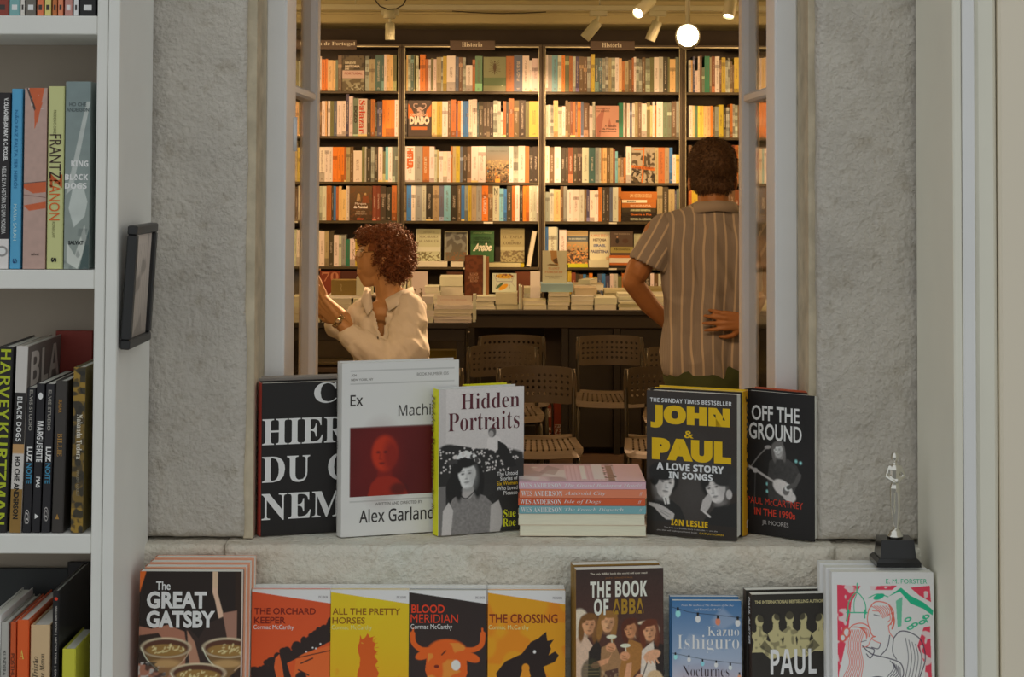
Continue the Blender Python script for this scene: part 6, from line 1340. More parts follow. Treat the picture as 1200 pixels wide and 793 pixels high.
upright(635.8, 664.3, 293.6, ze - 0.0 + 0.047, 192.5, 0.012, (196, 170, 126), 'tan card showing a foot, standing on the pale blue lying book', None, foot, [('PLANET', (.24, .42, .7, .49), (190, 110, 60), 'serif', 0), ('PATRIARCHY', (.1, .31, .84, .38), (190, 110, 60), 'serif', 0), ('Greater Ideas of Resistance', (.12, .2, .82, .235), (110, 90, 60), '', 0), ('and Departure', (.26, .14, .7, .175), (110, 90, 60), '', 0)], lean=3, name='upright_card')
tstack(634.6, 672.5, 333.4, 343.0, 1, 193.5, 'pale blue volume lying below the foot drawing card', GT, ze, cols=[(150, 160, 150)], face_=True)
tstack(673.4, 700, 338.3, 347.2, 1, 193, 'orange and grey volume on the front stack', GT, zf, cols=[(186, 150, 110)], face_=True)
tstack(673, 706.5, 333, 340.5, 1, y2, 'loose grey books lying crosswise left of the man', GT, None, cols=[(160, 130, 90)], rz=.03)
tstack(683, 698, 328, 333, 1, y2, 'small book topping the loose grey books', GT, None, cols=[(180, 160, 120)], rz=-.3)
o = upright(482.5, 501, 318.5, ZT, y2, 0.02, (216, 176, 150), 'pinkish white book standing behind the woman\u2019s shoulder', None, lambda ar, w, h: ar.blotch(ix(120, 90, 60), 12, .6, 4, (0, 0, w, h * .5)))
for i, x in enumerate((468, 472.5, 477.5)): upright(x, x + 3.6, 318 + i, ZT, y2, 0.15, TC[i], ('leftmost', 'middle', 'rightmost')[i] + ' of three cream books on edge behind the woman')
tstack(497.8, 515, 331.5, 354.4, 3, y2 + 2, 'stack left of the tall thick stack', GT, ZT)
# side table
zs = tstack(508.6, 553.4, 357.6, 377.6, 5, S2, 'white stack at the right corner of the side table', GN_, ZT, d=.16, cols=[(240, 206, 170)])
o = upright(512.3, 553.2, 346.6, zs, S2 - 1, 0.02, (238, 196, 160), 'peach white book standing lengthwise on the white corner stack', GN_, None, [('LIVROS DE HISTORIA', (.1, .5, .85, .62), (214, 150, 120), '', 0)]); upright(554, 557.6, 346, ZT, S2 - 1, 0.15, (226, 200, 160), 'cream book on edge at the corner of the side table', GN_)
tstack(494.5, 507.8, 347, 377.6, 4, S2, 'stack between the woman and the corner stack', GN_, ZT, d=.16, cols=[(226, 200, 160), (236, 206, 172)])
tstack(440, 493, 352, 377.6, 4, S2, 'stack hidden behind the woman in white', GN_, ZT, d=.16)
tstack(414, 438, 350, 377.6, 3, S2, 'stack behind the woman\u2019s collar', GN_, ZT, d=.16)
tstack(377, 412, 349.6, 377.6, 5, S2, 'stack behind the woman\u2019s hands', GN_, ZT, d=.2, cols=[(230, 204, 170), (200, 170, 120)])
tstack(340, 375, 348, 377.6, 5, S2, 'stack seen through the left window pane', GN_, ZT, d=.2)
tstack(384, 440, 345.6, 349.4, 1, S2 - 1, 'wide white volume under the ochre box', GN_, None, cols=[(236, 210, 176)])
def box_(px0, px1, y0, y1, s, d, col, lab, grp, name='cardboard_box', zb=None):
    a, b = W(px0, y1, s), W(px1, y1, s); h = (y1 - y0) / s; o = empty(name, ((a.x + b.x) / 2, 2000 / s + d / 2, a.z if zb is None else zb), label=lab, cat='box', group=grp); w = (b.x - a.x) / 2; m = cmat(ix(*col), .7)
    for nm, q in (('side', (-w, w, -d / 2, -d / 2 + .003, 0.003, h)), ('side', (-w, w, d / 2 - .003, d / 2, .003, h)), ('side', (-w, -w + .003, -d / 2 + .003, d / 2 - .003, .003, h)), ('side', (w - .003, w, -d / 2 + .003, d / 2 - .003, .003, h)), ('base', (-w, w, -d / 2, d / 2, 0, .003)), ('lid', (-w + .003, w - .003, -d / 2 + .003, d / 2 - .003, h - .004, h - .001))):
        mb = MB(); mb.box(*q); mb.build(nm, m, o)
    return o
o = box_(388, 417, 328.3, 345.4, S2 - 1, .12, (150, 112, 56), 'ochre box on the side table, behind the woman\u2019s hands', None)
letter(o, Frame((-.02, -.0612, 0)), [('R', (0, 20, 12, 60), ix(190, 150, 90), 'serif')])
box_(417.4, 436, 324.6, 345.4, S2 - 1, .1, (226, 196, 150), 'white box beside the ochre box on the side table', None)
box_(500, 534, 411, 436, 206, .1, (140, 108, 40), 'yellowish cardboard box under the side table', None, zb=None)
tpart(nt_, 'low_shelf', xa_ + .05, xb_ - .07, 9.74, 9.98, W(500, 436, 205).z - .02, W(500, 436, 205).z - .0005)
# red and white box-set books low under the long table
for i, (a, b, yt, nm) in enumerate(((632, 636.4, 477, 'thin'), (639.6, 646.2, 477, 'medium'), (649, 660.4, 468, 'tall wide'))):
    zb0 = 0.0705; s_ = S1 - 1.2; xa, xb = W(a, 500, s_).x, W(b, 500, s_).x; h = (516 - yt) / s_
    o = empty('boxed_book', (xa, 2000 / s_, zb0), label=f'{nm} red and white spine low under the long display table', cat='book', group='red and white spines under the table'); w = xb - xa
    mb = MB(); mb.box(0, w, 0, .15, 0, h, bev=.001); mb.build('cover', cmat(ix(140, 52, 28), .4), o)
    ar = Art(w * 1000, h * 1000, ix(140, 50, 26), 2.2); ar.rect(w * 100, h * 20, w * 900, h * 400, ix(205, 165, 130)); ar.blotch(ix(130, 50, 28), 6, .5, i + 2, (0, 0, w * 1000, h * 380))
    if i < 2: ar.rect(w * 150, h * 700, w * 850, h * 960, ix(205, 165, 130)); ar.blotch(ix(130, 50, 28), 5, .6, i + 7, (0, h * 700, w * 1000, h * 1000))
    ar.build('spine_print', o, Frame((0, -.0008, 0)))
MET = mat('brushed_metal', (.5, .46, .4), .3, 1.0)
p = W(616, 514, 200); o = empty('desk_spotlight', (p.x, p.y, p.z), label='dull metal drum lamp low behind the front perforated chair', cat='lamp'); 
mb = MB(); mb.lathe([(.035, 0), (.07, .02), (.075, .08), (.06, .12), (.03, .14)], 20, Matrix.Rotation(R(20), 4, 'Y')); mb.build('housing', MET, o); mb = MB(); mb.lathe([(.014, .13), (.018, .15), (.012, .17)], 14); mb.build('knob', MET, o)
o.location.z = .245
mb = MB(); mb.box(p.x - .09, p.x + .12, p.y - .07, p.y + .09, 0, .230, bev=.004); tag(mb.build('low_plinth', TB), 'low dark plinth carrying the metal drum lamp', 'plinth')

# ================================================================ CHAIRS
PLA = mat('brown_black_plastic', ix(84, 62, 40), 0.45)
TUB = mat('dark_metal_tube', ix(70, 56, 40), 0.35, 0.6)
def perf(nu, nv, fpos, hole, ru=1, margin=1, slot=None):
    """moulded panel with real holes: nu x nv cells, outer ring of cells left solid"""
    mb = MB()
    for j in range(nv):
        for i in range(nu):
            u0, u1 = -1 + 2 * i / nu, -1 + 2 * (i + 1) / nu; v0, v1 = 2 * j / nv - 1, 2 * (j + 1) / nv - 1
            um, vm = (u0 + u1) / 2, (v0 + v1) / 2
            outer = [(u0, v0), (um, v0), (u1, v0), (u1, vm), (u1, v1), (um, v1), (u0, v1), (u0, vm)]
            n = len(mb.v)
            if i < margin or i >= nu - margin or j < margin or j >= nv - margin:
                mb.v += [fpos(*p) for p in outer]; mb.face(list(range(n, n + 8))); continue
            hu, hv = (u1 - u0) * hole / 2, (v1 - v0) * (slot or hole) / 2
            inner = [(um + hu * math.cos(a), vm + hv * math.sin(a)) for a in [math.radians(225 + 45 * k) for k in range(8)]]
            mb.v += [fpos(*p) for p in outer] + [fpos(*p) for p in inner]
            for k in range(8): mb.face((n + k, n + (k + 1) % 8, n + 8 + (k + 1) % 8, n + 8 + k))
    return mb
def rnd_map(u, v, hw, hh, r):
    """square to rounded rectangle"""
    x, y = u * hw, v * hh
    ax, ay = abs(x) - (hw - r), abs(y) - (hh - r)
    if ax > 0 and ay > 0:
        m = max(ax, ay); d = math.hypot(ax, ay); k = m / d; x = math.copysign(hw - r + ax * k, x); y = math.copysign(hh - r + ay * k, y)
    return x, y
def back_pos(u, v):
    x, z = rnd_map(u, v, 0.192, 0.083, 0.045); zz = 0.692 + z
    return (x, 0.045 * (1 - (x / 0.19) ** 2) + 0.05 * (zz - 0.69) * 2 - 0.02 + 0.0, zz - 0.006 * (x / 0.19) ** 2)
def seat_pos(u, v):
    x, y = rnd_map(u, v, 0.20, 0.19, 0.05)
    return (x * (1 + 0.08 * -v), -0.21 + y, 0.450 + 0.010 * (x / 0.2) ** 2 - 0.03 * max(0, (-v - 0.6) / 0.4) ** 2 + 0.015 * max(0, (v - 0.5) / .5) ** 2)
def solid(o, th=0.004):
    import bmesh
    bm = bmesh.new(); bm.from_mesh(o.data); bmesh.ops.remove_doubles(bm, verts=bm.verts, dist=0.0002); bmesh.ops.recalc_face_normals(bm, faces=bm.faces)
    bm.to_mesh(o.data); bm.free(); md = o.modifiers.new('thickness', 'SOLIDIFY'); md.thickness = th; md.offset = 0
def make_chair():
    c = empty('perforated_chair', (0, 0, 0))
    solid(perf(14, 6, back_pos, 0.56).build('backrest', PLA, c)); solid(perf(15, 9, seat_pos, 0.42, slot=0.8).build('seat', PLA, c))
    for sx in (-1, 1):
        mb = MB(); mb.tube([(sx * .178, -.002, .765), (sx * .180, -.006, .69), (sx * .180, -.03, .60), (sx * .18, -.06, .44), (sx * .195, .07, .0)], .010, 10); mb.build('leg', TUB, c)
        mb = MB(); mb.tube([(sx * .18, -.06, .437), (sx * .185, -.36, .432), (sx * .19, -.395, .40), (sx * .20, -.42, .0)], .010, 10); mb.build('leg', TUB, c)
    mb = MB(); mb.tube([(-.18, -.20, .434), (.18, -.20, .434)], .008, 8); mb.build('stretcher', TUB, c)
    mb = MB(); mb.tube([(-.18, -.36, .432), (.18, -.36, .432)], .008, 8); mb.build('stretcher', TUB, c)
    return c
def copytree(o, parent=None):
    c = o.copy(); COL.objects.link(c); c.parent = parent
    for ch in list(o.children): copytree(ch, c)
    return c
ch0 = make_chair()
for i, (px, s, lab, rz) in enumerate(((628.5, 251, 'frontmost brown perforated chair, right of the hardback with the yellow spine', 0), (589, 220, 'brown perforated chair in the middle of the left trio, half overlapped', 1), (599.5, 207, 'rear brown perforated chair of the left trio, touching the dark table', 0),
        (714.5, 207, 'brown perforated chair standing alone with its seat in view', 0), (777.5, 251, 'brown perforated chair just above the block capital biography', 0), (797, 221, 'brown perforated chair hidden behind the man\u2019s hips', -2), (497, 251, 'brown perforated chair peeping out behind the white film still book', 2))):
    c = ch0 if i == 0 else copytree(ch0)
    c.location = (W(px, 400, s).x, 2000 / s, 0.0); c.rotation_euler = (0, 0, R(rz)); c.scale = (0.97, 1, 1.022) if s == 251 else (1, 1, 1); tag(c, lab, 'chair', 'brown perforated chairs in rows')

# ================================================================ CEILING SPOTLIGHTS
WHM = mat('warm_white_enamel', ix(190, 165, 120), 0.4)
def emis(name, col, st):
    m = mat(name, (1, .9, .7), .3, emit=col, estr=st); return m
LENS = emis('lamp_lens_glow', (1.0, 0.80, 0.52), 16); LENS_B = emis('lamp_lens_dazzle', (1.0, 0.90, 0.70), 60)
TRZ = W(600, 12, 205).z
mb = MB(); mb.box(-3.0, 3.0, 2000 / 205 - .017, 2000 / 205 + .017, TRZ, TRZ + .03, bev=.002)
for x in (-2.4, -.9, .5, 1.9): mb.tube([(x, 2000 / 205, TRZ + .02), (x, 2000 / 205, 2.80)], .004, 8)
tag(mb.build('lighting_track', WHM), 'white lighting track hung below the ceiling, carrying the tilted spotlights', 'lighting track')
def spot(px, py, s, direction, length, rad, lab, lit=None, power=0, stem=True, angle=50):
    """track spotlight; (px, py) is the centre of its open end"""
    p = W(px, py, s); d = Vector(direction).normalized(); top = p - d * length
    zc_ = TRZ if s == 205 else 2.80; o = empty('ceiling_spotlight', (top.x, 2000 / 205 if s == 205 else top.y, zc_), label=lab, cat='spotlight', group='track spotlights on the shop ceiling')
    off = lambda v: Vector(v) - Vector(o.location)
    M = Matrix.Translation(off(p)) @ d.to_track_quat('Z', 'Y').to_matrix().to_4x4()
    mb = MB(); mb.lathe([(rad * .8, -length), (rad, -length + .008), (rad, -.004), (rad * .96, 0), (rad * .86, -.002), (rad * .86, -.012)], 24, M); mb.build('barrel', WHM, o)
    if lit: mb = MB(); mb.lathe([(rad * .84, -.0115), (rad * .6, -.008), (0.001, -.0065)], 20, M); mb.build('lens', lit, o)
    mid = off(p - d * length * .75)
    mb = MB(); mb.tube([(mid.x, mid.y, mid.z), (mid.x * .25, mid.y * .25, mid.z * .6), (0, 0, mid.z * .35), (0, 0, -.01)], .009, 10); mb.build('stem', WHM, o)
    mb = MB(); mb.box(-.05, .05, -.018, .018, -.032, 0, bev=.003); mb.build('adapter', WHM, o)
    if power:
        l = bpy.data.lights.new('spot_beam', 'SPOT'); l.energy = power; l.color = WARM; l.spot_size = R(angle); l.spot_blend = .6; l.shadow_soft_size = rad * .8
        lo = bpy.data.objects.new('spot_beam', l); COL.objects.link(lo); lo.parent = o; lo.location = off(p + d * .01); lo.rotation_euler = d.to_track_quat('-Z', 'Y').to_euler()
    return o
spot(457, 47, 205, (0, .02, -1), .10, .028, 'white spotlight hanging straight down at the left of the ceiling', None, 14, angle=80)
spot(685, 45, 205, (-.62, .1, -.75), .125, .030, 'white unlit-looking spotlight tilted left, above the middle right sign', None)
spot(761.5, 47.5, 205, (-.36, .1, -.9), .12, .030, 'white spotlight tilted left, between the two glowing ones', None)
spot(747, 16, 235, (-.60, -.85, -.62), .16, .031, 'lit spotlight with glowing lens, left one of the two at the picture\u2019s top', LENS, 480, angle=60)
spot(853.5, 20, 235, (-.2, -.35, -.95), .16, .031, 'lit spotlight with glowing lens, close to the right window casement', LENS, 110, angle=70)
for px, tx, tz, pw in ((640, .14, 1.95, 260), (470, -.95, 1.9, 120), (800, .98, 1.85, 140), (560, .20, 1.45, 170)):
    a_ = W(px if px != 470 else 378, -34, 227); spot(px, -34, 227, (tx - a_.x, 11.1 - a_.y, tz - a_.z), .15, .031, {640: 'spotlight above the picture, aimed at the end of the middle left bay', 470: 'spotlight above the picture, aimed at the left bay', 800: 'spotlight above the picture, aimed at the narrow right bay', 560: 'spotlight above the picture, aimed low at the middle left bay'}[px], LENS, pw, angle=20)
spot(806, 41.5, 320, (-.10, -1, -.02), .14, .046, 'dazzling spotlight aimed straight out of the window', LENS_B)
mb = MB(); q_ = W(456.5, 12, 205); mb.lathe([(.030, -.05), (.036, -.046), (.036, 0)], 20, Matrix.Translation((q_.x, 2000 / 205, TRZ - .001))); tag(mb.build('power_housing', WHM), 'white round housing on the track above the leftmost spotlight', 'fitting')
mb = MB()
p = W(458, -4, 209)
mb.tube([(p.x + .09 * math.cos(a) * (1 if a < 3 else .7), p.y + .01 * a, p.z + .075 * math.sin(a)) for a in [math.pi * (0.05 + k * .17) * -1 for k in range(12)]], .0035, 8)
mb.tube([(p.x - .06 + .004 * k, p.y, p.z - .02 + .0009 * (k - 9) ** 2) for k in range(20)], .003, 8)
tag(mb.build('cable', BLK), 'dark loose cord loop hanging beside the leftmost ceiling spotlight', 'cord')
mb = MB(); pa_, pb_ = W(530, 13, 184.6), W(640, 14, 184.6)
mb.tube([tuple(pa_.lerp(pb_, t) + Vector((0, 0, -.012 * math.sin(t * 3.14)))) for t in [k / 12 for k in range(13)]], .0032, 8)
tag(mb.build('cable', BLK), 'thin dark cord sagging along the ceiling moulding', 'cord')

# ================================================================ PEOPLE
SKIN = mat('skin_warm', ix(186, 122, 70), 0.5, noise=0.06, nscale=30)
SKIN2 = mat('skin_tanned', ix(176, 104, 54), 0.5, noise=0.08, nscale=30)
SP = 300.0
def P(px, py, dy=0.0): v = W(px, py, SP); return Vector((v.x, v.y + dy, v.z))
def hand(mb, wrist, tip_dir, palm_n, size=0.18, curl=(10, 15, 20, 25), spread_=6, thumb=1, side=1):
    """palm and five tapered, bent fingers. tip_dir: towards the fingertips, palm_n: out of the palm"""
    t = Vector(tip_dir).normalized(); n = Vector(palm_n); n = (n - t * n.dot(t)).normalized(); b = t.cross(n) * side
    w = Vector(wrist); k = size / 0.18
    for i, (off, ln) in enumerate(((-0.028, 0.072), (-0.009, 0.080), (0.010, 0.076), (0.027, 0.060))):
        root = w + t * 0.085 * k + b * off * k
        mb.cap(w + t * 0.012 * k + b * off * .6 * k, 0.0145 * k, root, 0.0115 * k, 10)
        d = (t + b * math.tan(R(spread_)) * off / .028).normalized(); p = root; a = 0
        for seg, (fr, r0, r1) in enumerate(((.44, .0092, .0085), (.32, .0085, .0076), (.24, .0076, .0064))):
            a += curl[i] * (1, 1.3, .9)[seg]
            dd = d * math.cos(R(a)) + n * math.sin(R(a)); q = p + dd * ln * fr * k; mb.cap(p, r0 * k, q, r1 * k, 8); p = q
    tb = w + t * 0.025 * k - b * 0.026 * k * thumb
    q1 = tb + (t * .7 - b * .75 * thumb + n * .3).normalized() * 0.038 * k; q2 = q1 + (t * .9 - b * .3 * thumb + n * .35).normalized() * 0.030 * k; q3 = q2 + (t * .95 + n * .35).normalized() * 0.022 * k
    mb.cap(tb, .014 * k, q1, .0105 * k, 10); mb.cap(q1, .0102 * k, q2, .009 * k, 10); mb.cap(q2, .009 * k, q3, .007 * k, 10)
def folds(amp, freq, stretch=(1, 1, 1), seed=0):
    def f(v):
        p = Vector((v.x * stretch[0], v.y * stretch[1], v.z * stretch[2])) * freq + Vector((seed, seed * 2, 0))
        a = mn.noise(p); b = mn.noise(p * 2.3 + Vector((5, 1, 2)))
        return amp * ((1 - abs(a) * 2.4) * .8 + b * .5)
    return f
def tuft(mb, p, d, n, r, rad, rng):
    """one loose curl: a short helix leaving the head"""
    d = d.normalized(); a = d.orthogonal().normalized(); b = d.cross(a); ph = rng.uniform(0, 6.28); tw = rng.choice((-1, 1)) * rng.uniform(1.4, 2.6)
    g = Vector((0, 0, -.25)); pts = []
    for k in range(n):
        t = k / (n - 1); c = d * (r * t) + g * (r * t * t)
        pts.append(p + c + (a * math.cos(ph + tw * t * 5) + b * math.sin(ph + tw * t * 5)) * rad * (.4 + t))
    mb.tube(pts, [.0026 * (1 - .6 * k / (n - 1)) for k in range(n)], 4)

# ---- woman in a white shirt, seen from her left side, looking to the left
wo = empty('person', (P(455, 400).x, 2000 / SP, 0), label='woman with curly auburn hair, glasses and loose white shirt, facing left with raised hands', cat='person')
def wb(): return MB()
def off_(o, root): o.location = -Vector(root.location); return o
mb = wb(); hd = P(447, 297)
mb.ell(hd, (0.083, 0.070, 0.088), 20, 14)                                   # skull
mb.ell(P(433, 306), (0.050, 0.055, 0.072), 16, 12)                          # face
mb.cap(P(428, 318), .034, P(431, 329), .026); mb.cap(P(445, 322), .036, P(431, 330), .022)    # cheeks and jaw
mb.cap(P(424.5, 284), .018, P(428, 282), .030)                              # brow
mb.cap(P(422.5, 291), .0065, P(417.5, 303), .0085); mb.cap(P(418, 304), .0075, P(423, 305.5), .012)   # nose
mb.cap(P(421.5, 312.5, -.012), .0062, P(421.5, 312.5, .012), .0062); mb.cap(P(422, 316.6, -.010), .0070, P(422, 316.6, .010), .0070)   # lips
mb.cap(P(425.5, 326, -.006), .013, P(425.5, 326, .006), .013)               # chin
mb.ell(P(450, 303, -.070), (0.012, 0.007, 0.020), 10, 8)                    # ear
mb.cap(P(450, 316), .048, P(456, 345), .052); mb.cap(P(456, 345), .052, P(460, 366), .075); mb.cap(P(456, 345, .0), .045, P(474, 352, -.02), .045)     # neck
mb.cap(P(445, 366, -.02), .05, P(478, 368, -.03), .045); mb.cap(P(448, 370, -.0), .055, P(448, 392, .0), .055)
# near forearm, wrist, hand
el, wr = P(456, 420, -.20), P(405, 372, -.22)
mb.cap(el, .042, P(425, 391, -.215), .035); mb.cap(P(425, 391, -.215), .035, wr, .0245)
hand(mb, P(402, 369.5, -.22), P(384, 353, -.20) - P(402, 369.5, -.22), Vector((.3, .75, .35)), .178, (12, 14, 18, 22), 5, -1, 1)
# far forearm and hand, higher up, mostly behind the casement
mb.cap(P(412, 386, .02), .04, P(380, 352, -.03), .027); hand(mb, P(379, 350, -.03), P(366, 326, -.05) - P(379, 350, -.03), Vector((.5, -.7, .1)), .178, (20, 24, 26, 30), 5, 1, 1)
remeshed(mb, 'body', SKIN, wo, 0.0042, 3); off_(wo.children[-1], wo)
# facial details
DKH = mat('dark_detail', ix(50, 28, 16), .5)
mb = wb(); mb.ell(P(424.3, 293.6, -.036), (.0075, .006, .0035), 12, 8); off_(mb.build('eye', mat('eye_white', ix(200, 170, 130), .2), wo), wo)
mb = wb(); mb.tube([P(420, 287.5, -.030), P(424, 285.5, -.040), P(430, 287, -.048)], .0022, 6); mb.tube([P(421.5, 292, -.034), P(424.5, 291.2, -.042), P(428.5, 293, -.044)], .0014, 6); off_(mb.build('eyebrow', DKH, wo), wo)
mb = wb(); mb.tube([P(419.5, 314.4, -.010), P(421, 314.6, -.02), P(425, 315.2, -.026)], .0016, 6); off_(mb.build('lips', mat('lip_red', ix(140, 66, 44), .4), wo), wo)
WIRE = mat('glasses_wire', (.62, .5, .34), .2, 1.0)
mb = wb(); c = P(422.6, 296, -.045)
ring = [c + Vector((math.cos(a) * .013, .006 * math.cos(a) * -1, math.sin(a) * .0155)) for a in [k * math.pi / 8 for k in range(16)]]
mb.tube(ring, .0011, 6, closed=True); c2 = P(416.5, 296, .008); mb.tube([c2 + Vector((math.cos(a) * .008, .012 * math.cos(a), math.sin(a) * .0155)) for a in [k * math.pi / 8 for k in range(16)]], .0011, 6, closed=True)
mb.tube([P(427, 294.5, -.050), P(438, 293.5, -.068), P(449, 296, -.078)], .0013, 6); mb.tube([P(419.5, 294.5, -.03), P(417.5, 293.6, -.01), P(417.2, 294.5, 0)], .0012, 6)
off_(mb.build('glasses', WIRE, wo), wo)
# hair
HAIR = mat('auburn_curls', ix(122, 62, 30), 0.5, noise=0.35, nscale=60); rng = random.Random(4)
mb = wb(); mb.ell(P(455, 289), (.094, .088, .080), 18, 12); mb.ell(P(465, 303), (.062, .082, .085), 16, 12); mb.ell(P(435, 276), (.048, .055, .030), 14, 10); mb.ell(P(460, 312, -.02), (.042, .060, .045), 14, 10); mb.ell(P(474, 296), (.03, .06, .055), 12, 8)
h = remeshed(mb, 'hair', HAIR, wo, 0.006, 3, lambda v: 0.007 * mn.noise(v * 42) + .005 * mn.noise(v * 90)); off_(h, wo)
mb = wb(); hv = [v.co.copy() for v in h.data.vertices]; hn = [v.normal.copy() for v in h.data.vertices]
for k in rng.sample(range(len(hv)), 1500):
    if hv[k].x < P(441, 300).x and hv[k].z < P(430, 280).z: continue
    tuft(mb, hv[k] - hn[k] * .006, hn[k] + Vector((rng.uniform(-.6, .6), rng.uniform(-.6, .6), rng.uniform(-.6, .5))), 9, rng.uniform(.016, .034), rng.uniform(.004, .008), rng)
for k in range(16):   # fringe falling over the forehead
    tuft(mb, P(rng.uniform(420, 432), rng.uniform(273, 279), rng.uniform(-.03, .06)), Vector((-.6, rng.uniform(-.2, .4), -.5)), 9, rng.uniform(.015, .03), .005, rng)
off_(mb.build('curls', HAIR, wo), wo)['kind'] = 'stuff'
# shirt
SHW = mat('white_cotton_shirt', ix(226, 192, 158), 0.8, bump=.15, bscale=60)
mb = wb()
mb.cap(P(446, 384, .02), .105, P(452, 440, 0), .120); mb.cap(P(462, 380, 0), .115, P(466, 440, 0), .125); mb.cap(P(432, 374, .05), .080, P(474, 366, -.02), .078); mb.cap(P(456, 440, 0), .125, P(456, 478, 0), .14)
mb.cap(P(479, 362, -.07), .060, P(480, 372, -.10), .062); mb.cap(P(480, 372, -.10), .062, P(480, 404, -.17), .078); mb.cap(P(480, 404, -.17), .078, P(462, 418, -.20), .072); mb.cap(P(462, 418, -.20), .068, P(430, 398, -.21), .050)     # near sleeve, rolled
mb.cap(P(432, 380, .12), .065, P(418, 392, .09), .06); mb.cap(P(420, 392, .08), .055, P(393, 382, .02), .042)                     # far sleeve
mb.cap(P(462, 362, -.01), .062, P(456, 372, -.0), .07)
def wf_(v):
    return folds(.013, 8, (1.5, 1, 1.0), 3)(Vector((v.x + v.z * .6, v.y, v.z))) + folds(.005, 19, (1.5, 1, .7), 6)(Vector((v.x + v.z * .5, v.y, v.z)))
sh = remeshed(mb, 'shirt', SHW, wo, 0.006, 5, wf_); off_(sh, wo)
# neck opening: cut the shirt back to show the throat
import bmesh
bm = bmesh.new(); bm.from_mesh(sh.data)
def open_(v):
    a = P(453, 344, -.02); d = v - a
    throat = (v - P(447, 362, -.08)); 
    return (d.length < .083) or ((abs(throat.x + (P(447, 362).z - v.z) * -.12) < .024 * max(0, 1 - (P(447, 362).z - v.z) / .10)) and v.y < P(0, 0).y + 10 and v.y < 2000 / SP + .02 and P(440, 392).z < v.z)
dl = [v for v in bm.verts if open_(v.co)]; bmesh.ops.delete(bm, geom=dl, context='VERTS'); bm.to_mesh(sh.data); bm.free()
md = sh.modifiers.new('cloth', 'SOLIDIFY'); md.thickness = .003; md.offset = -1
mb = wb()   # collar wings and rolled cuff
def cloth(pts, nm, m=SHW):
    mb = MB(); n = len(pts); 
    top = [Vector(p) for p in pts]; mb.add([tuple(p) for p in top], [tuple(range(n))], 0, None, True); o = mb.build(nm, m, wo); md = o.modifiers.new('cloth', 'SOLIDIFY'); md.thickness = .006; off_(o, wo); return o
cloth([P(453, 349, -.085), P(470, 340, -.075), P(484, 336, -.02), P(487, 346, -.05), P(466, 357, -.115), P(458, 362, -.115)], 'collar')
cloth([P(439, 358, -.085), P(434, 338, .01), P(427, 336, .03), P(424, 350, -.05), P(433, 366, -.10)], 'collar')
mb = wb(); a, b = P(428, 396.5, -.211), P(417.5, 387.5, -.214); mb.cap(a, .052, b, .046)
cu = remeshed(mb, 'cuff', SHW, wo, .005, 2, folds(.003, 14, seed=8)); off_(cu, wo)
# watch and ring
mb = wb(); ax = (P(405, 372, -.22) - P(402, 369.5, -.22)).normalized(); wc = P(403.3, 370.6, -.22); a1 = ax.orthogonal().normalized(); b1 = ax.cross(a1)
for q in (-.006, 0, .006): mb.tube([wc + ax * q + (a1 * math.cos(t) + b1 * math.sin(t)) * .0265 for t in [k * math.pi / 8 for k in range(16)]], .0034, 6, closed=True)
mb.ell(wc + Vector((.002, -.027, .003)), (.014, .004, .013), 14, 8); off_(mb.build('wristwatch', mat('pale_gold', (.75, .66, .5), .2, 1.0), wo), wo)
# skirt, legs and shoes below the window ledge
NVY = mat('dark_trousers', (.03, .03, .035), .8)
mb = wb(); mb.cap(P(456, 462, 0), .13, P(456, 500, 0), .135)
for dy in (-.08, .08): mb.cap(P(456, 500, dy), .085, P(454, 590, dy), .06); mb.cap(P(454, 590, dy), .06, P(458, 690, dy), .045)
off_(remeshed(mb, 'trousers', NVY, wo, .012, 4), wo)
for dy in (-.08, .08):
    mb = wb(); x = P(458, 690).x; y = 2000 / SP + dy; mb.cap((x + .02, y, .042), .04, (x - .10, y, .036), .034); o = mb.build('shoe', BLK, wo); off_(o, wo)

# ---- man in a striped shirt, back to the window
ma = empty('person', (P(822, 400).x, 2000 / SP - .05, 0), label='man seen from behind in a striped grey shirt, one hand on his back', cat='person')
mb = wb(); hc = P(834, 197)
mb.ell(P(835, 194), (.086, .098, .104), 20, 14); mb.ell(P(838, 212, .03), (.068, .085, .085), 16, 12); mb.cap(P(843, 224, .06), .036, P(848, 232, .075), .028); mb.cap(P(848, 208, .10), .010, P(851, 212, .105), .012)
mb.ell(P(808, 216, .0), (.0085, .018, .030), 10, 8); mb.ell(P(863, 214, .02), (.0085, .018, .030), 10, 8)
mb.cap(P(836, 218, -.0), .062, P(836, 250, -.03), .066); mb.cap(P(836, 250, -.03), .066, P(832, 268, -.02), .08)
# left arm: shoulder, elbow out to the side, hand on the hip in front
mb.cap(P(770, 272, 0), .052, P(748, 318, -.01), .045); mb.cap(P(748, 312, -.01), .045, P(741, 330, .0), .040); mb.cap(P(741, 330, 0), .041, P(762, 358, .05), .038); mb.cap(P(762, 358, .05), .038, P(790, 386, .12), .027)
hand(mb, P(790, 386, .12), Vector((.9, .25, -.4)), Vector((.1, -.9, 0)), .19, (14, 14, 16, 18), 6, 1, -1)
